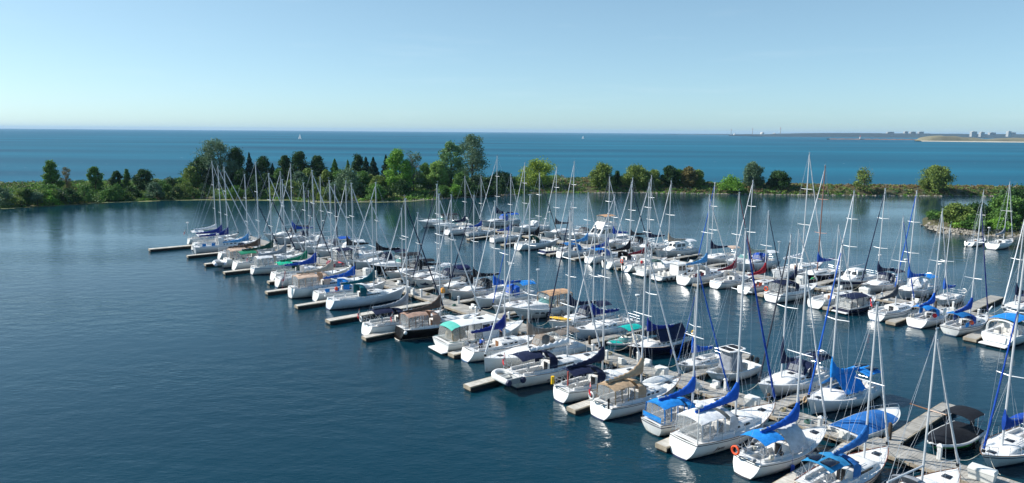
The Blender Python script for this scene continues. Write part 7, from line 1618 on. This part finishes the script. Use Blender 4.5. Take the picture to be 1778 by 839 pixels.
stand = dict(pelvis=(0, 0, .95), chest=(.02, 0, 1.33), neck=(.03, 0, 1.5), head=(.06, 0, 1.6), crown=(.05, 0, 1.7), lsh=(.02, .19, 1.4), lel=(.1, .24, 1.15), lwr=(.3, .18, 1.08), lhd=(.38, .16, 1.08), rsh=(.02, -.19, 1.4), rel=(.08, -.25, 1.15), rwr=(.27, -.2, 1.02), rhd=(.35, -.18, 1.0), lhp=(0, .1, .9), lkn=(.03, .11, .5), lan=(0, .12, .09), lft=(.16, .13, .04), rhp=(0, -.1, .9), rkn=(.02, -.11, .5), ran=(-.03, -.12, .09), rft=(.13, -.13, .04))
bend = dict(pelvis=(-.1, 0, .93), chest=(.22, 0, 1.14), neck=(.36, 0, 1.2), head=(.46, 0, 1.22), crown=(.54, 0, 1.27), lsh=(.26, .19, 1.17), lel=(.38, .22, .92), lwr=(.52, .16, .75), lhd=(.57, .14, .69), rsh=(.26, -.19, 1.17), rel=(.4, -.22, .94), rwr=(.55, -.16, .8), rhd=(.61, -.14, .75), lhp=(-.1, .1, .88), lkn=(.0, .12, .5), lan=(-.04, .13, .09), lft=(.12, .14, .04), rhp=(-.1, -.1, .88), rkn=(-.02, -.12, .5), ran=(-.1, -.13, .09), rft=(.06, -.14, .04))
b9 = BOATS[PP]; d = Vector((math.cos(R(b9[3])), math.sin(R(b9[3])), 0)); s_ = Vector((-d.y, d.x, 0)); c = Vector((b9[1], b9[2], 0))
person(tuple(c - d * (b9[4] * .5 - 1.9) + Vector((0, 0, .55))), R(b9[3] + 35), bend, 'person in a blue top and dark trousers bending over in a sailboat cockpit', TOPB)
person(tuple(c + d * .35 + s_ * 1.25 + Vector((0, 0, .98))), R(b9[3] - 80), stand, 'person in a blue top standing on the side deck beside the navy sail cover', TOPB)
person(tuple(dock(30.6, 47.6, .575)), R(20), bend, 'person in a green top and white cap bending over on the second dock', TOPG, CAPW)
# ------------------------------------------------------------------ the spit, the point, the far shore
build_setting()
for args in TREES: tree(*args[:4], **args[4])
rngU = np.random.default_rng(3)
def undergrowth():
    """the unbroken scrub between the trees"""
    groups = dict(mid=[], olive=[], bright=[], dark=[], rust=[], grey=[])
    def put(k, x, y, z, r, n):
        D = rngU.normal(0, 1, (n, 3)); D /= np.linalg.norm(D, axis=1, keepdims=True); D *= r * rngU.uniform(.2, 1, (n, 1)) ** .4; D[:, 2] = np.abs(D[:, 2]) * .8
        groups[k].append(D + (x, y, z))
    for i in range(6200):
        s = rngU.uniform(.8, 10.6); v = rngU.uniform(.012, .95) ** .9; q = spit_pt(s, v); r = rngU.uniform(1.0, 2.6) * (1.2 if s < 6 else .95) * (.62 if v < .07 else 1)
        k = rngU.choice(['mid', 'olive', 'bright', 'dark', 'rust', 'grey'], p=[.29, .22, .1, .27, .06, .06]) if v > .06 else rngU.choice(['bright', 'mid', 'olive', 'dark'])
        if v > .8: k = rngU.choice(['rust', 'olive', 'dark'])
        put(k, q[0], q[1], q[2] - .2, r, 62)
    for i in range(3000):
        s = rngU.uniform(10.6, 15.9); v = rngU.uniform(.02, .95); q = spit_pt(s, v)
        if .66 < v < .79 and s < 13: continue
        low = v < .12; r = rngU.uniform(.3, .6) if low else rngU.uniform(.6, 1.3)
        if .79 <= v and s < 13.5: r *= .6
        k = rngU.choice(['bright', 'mid']) if low else rngU.choice(['olive', 'dark', 'mid', 'rust', 'grey'], p=[.33, .2, .17, .22, .08])
        if s > 13.6 and v > .35: k = rngU.choice(['rust', 'olive'], p=[.65, .35])
        put(k, q[0], q[1], q[2] - .15, r, 34)
    ring = [(98.6, 161.5), (104, 157.0), (113, 155.0), (126, 153.5), (150, 150), (170, 148), (170, 205), (150, 203), (126, 195), (109.5, 184), (101.5, 172)]
    def inside(x, y):
        c = False
        for (xa, ya), (xb, yb) in zip(ring, ring[1:] + ring[:1]):
            if (ya > y) != (yb > y) and x < (xb - xa) * (y - ya) / (yb - ya) + xa: c = not c
        return c
    n_ = 0
    while n_ < 800:
        x, y = rngU.uniform(100, 170), rngU.uniform(148, 205)
        if not inside(x, y): continue
        n_ += 1; f = (y - 150) / 50; z = 1.0 + .8 * min(1, f * 3)
        k = rngU.choice(['mid', 'dark', 'bright', 'olive'], p=[.35, .25, .25, .15]); put(k, x, y, z - .1, rngU.uniform(.6, 1.6), 70)
    for k, C in groups.items():
        o = quads_object('undergrowth', leaf_cards(np.concatenate(C), .27, rngU, .6), leafmat('leaf_' + k, *LEAF[k])); tag(o, {'mid': 'mid green scrub', 'olive': 'olive green scrub', 'bright': 'bright green low growth', 'dark': 'dark green scrub', 'rust': 'reddish brown dry growth', 'grey': 'grey green scrub'}[k] + ' covering the spit and the point', 'scrub', kind='stuff')
undergrowth()
# far shore
HILL = mat('far_woods', '#20363c', rough=.95, var=.35, scale=.01)
def ridge(name, pts, depth, m_, kind='structure'):
    m = MB(); rows = []
    for x, y, z in pts: rows.append([(x, y, -.5), (x, y + depth * .12, z * .7), (x, y + depth * .35, z), (x, y + depth, z * .9), (x, y + depth * 1.05, -.5)])
    m.loft(rows, False); o = m.build(name, m_, ang=70); tag(o, kind=kind); return o
rr = random.Random(4)
ridge('far_hills', [(PX(px, 5200), 5200, 6 + t_ + rr.uniform(-2, 2)) for px, t_ in [(1330 + i * 6, 24 * min(1, i / 26) ** .7) for i in range(90)]], 900, HILL)
ridge('distant_hills', [(PX(px, 8600), 8600, 4 + t_ + rr.uniform(-3, 3)) for px, t_ in [(1180 + i * 5, 8 * min(1, max(0, (i - 8)) / 10)) for i in range(40)]], 900, HILL)
SAND = mat('pale_beach', '#b3a996', rough=.95, var=.2, scale=.02); DUNE = mat('dune_grass', '#7b7458', rough=.95, var=.45, scale=.012)
ridge('sand_beach', [(PX(px, 2330 - i * 6), 2330 - i * 6, 3.0) for i, px in enumerate(range(1600, 1960, 10))], 45, SAND)
ridge('dune_hills', [(PX(px, 2460), 2460, z) for px, z in [(1612, 1), (1616, 7), (1621, 13), (1628, 16), (1640, 20), (1652, 17), (1664, 19), (1680, 14), (1700, 13), (1716, 9), (1728, 6), (1740, 8), (1756, 12), (1775, 14), (1800, 13), (1840, 12)]], 90, DUNE)
ridge('breakwater', [(PX(px, 2900), 2900 + 3 * (i % 2), 3.0 + .8 * (i % 3)) for i, px in enumerate(range(1440, 1604, 5))], 30, mat('breakwater_stone', '#7d6256', rough=.95, var=.4, scale=.05))
m = MB(); m.tube([(0, 0, 0), (0, 0, 9), (0, 0, 9.1)], [2.2, 1.6, 2.2], 10); r_ = empty('lighthouse', (PX(1492, 2905), 2905, 3)); tag(r_, 'tiny white harbour light tower on the breakwater', 'lighthouse'); m.build('tower', FENDW, r_)
m = MB(); m.tube([(0, 0, 9), (0, 0, 12.5), (0, 0, 14)], [1.6, 1.6, .2], 10); m.build('lantern', REDM, r_)
CONC = mat('tower_concrete', '#c9c3b8', rough=.8, var=.1, scale=.05); TGL = mat('tower_glass', '#6d7c88', rough=.3, var=.2)
def tower_block(px, Y, w, d, z0, h, label, c=CONC, n=10):
    root = empty('apartment_tower', (PX(px, Y), Y, z0)); tag(root, label, 'building', 'far apartment towers')
    m = MB(); m.box(-w / 2, w / 2, 0, d, 0, h); m.box(-w * .2, w * .2, d * .3, d * .7, h, h + h * .07); m.build('wall', c, root, smooth=False)
    m = MB()
    for i in range(n): z = h * (i + .3) / n; m.box(-w / 2 - .3, w / 2 + .3, -.4, d * .98, z, z + h / n * .45)
    m.build('window_band', TGL, root, smooth=False)
for px, Y, w, d, z0, h, lab in TOWERS: tower_block(px, Y, w, d, z0, h, lab)
for px, Y, h, lab in CHIMNEYS:
    root = empty('smokestack', (PX(px, Y), Y, 2)); tag(root, lab, 'smokestack', 'smokestacks on the far shore')
    m = MB(); m.tube([(0, 0, 0), (0, 0, h * .8)], [h * .05, h * .035], 12); m.build('shaft', mat('stack_concrete', '#a59f98', rough=.8), root)
    m = MB(); m.tube([(0, 0, h * .8), (0, 0, h)], [h * .035, h * .032], 12); m.build('top_band', mat('stack_red', '#a8473d', rough=.7), root)
for px, Y, r, lab in DOMES:
    root = empty('storage_dome', (PX(px, Y), Y, 2)); tag(root, lab, 'industrial building', 'industrial buildings on the far shore')
    m = MB(); m.tube([(0, 0, 0), (0, 0, r * 1.2), (0, 0, r * 1.7), (0, 0, r * 1.95)], [r, r, r * .75, r * .1], 14); m.build('shell', CONC, root)
# boats under sail on the lake
def far_sail(px, Y, h, lab):
    root = empty('sailing_boat', (PX(px, Y), Y, 0), R(160)); tag(root, lab, 'sailboat', 'boats under sail on the open lake')
    F = Form(h * .75, h * .23); hull_mesh(F, 10, False).build('hull', [hullm('white'), strm('navy'), strm('navy'), BOTTOM], root)
    m = MB(); m.loft([[F.deck(t, f) for f in (-1, -.5, 0, .5, 1)] for t in [i / 8 for i in range(9)]], False); m.build('deck', GEL, root)
    m = MB(); m.tube([(.1, 0, .8), (.1, 0, h)], .1, 6); m.build('mast', ALU, root)
    for nm, x0, x1, top in (('mainsail', 0, -h * .36, .98), ('headsail', h * .33, .15, .86)):
        m = MB(); rows = []
        for i in range(7):
            u = i / 6; z = lerp(1.5, h * top, u); a = lerp(x0, .05, u) if nm == 'headsail' else 0; b_ = lerp(x1, .0 if nm == 'mainsail' else .05, u)
            rows.append([(lerp(a, b_, q / 4), h * .06 * math.sin(math.pi * q / 4 * .8) * (1 - u) + .02, z) for q in range(5)])
        m.shell(rows, .04, 0, (0, 1, 0)); m.build(nm, SAILW, root)
far_sail(519.5, 1760, 13.5, 'white sailing boat under sail on the lake above the pointed trees')
far_sail(1011, 2400, 11.5, 'tiny white boat under sail on the lake right of the tall poplars')
# haze between the camera and the far shore
m = MB(); m.box(-26600, 26600, -150, 26600, -2.0, 84)
hz = m.build('haze', bpy.data.materials.new('haze'), smooth=False); tag(hz, kind='stuff')
hm_ = hz.data.materials[0]; hm_.use_nodes = True; nt = hm_.node_tree
nt.nodes.remove(nt.nodes['Principled BSDF'])
pv = nt.nodes.new('ShaderNodeVolumePrincipled'); pv.inputs['Color'].default_value = (.50, .74, 1.0, 1); pv.inputs['Density'].default_value = 4.5e-5; pv.inputs['Anisotropy'].default_value = .0
nt.links.new(pv.outputs[0], nt.nodes['Material Output'].inputs['Volume'])
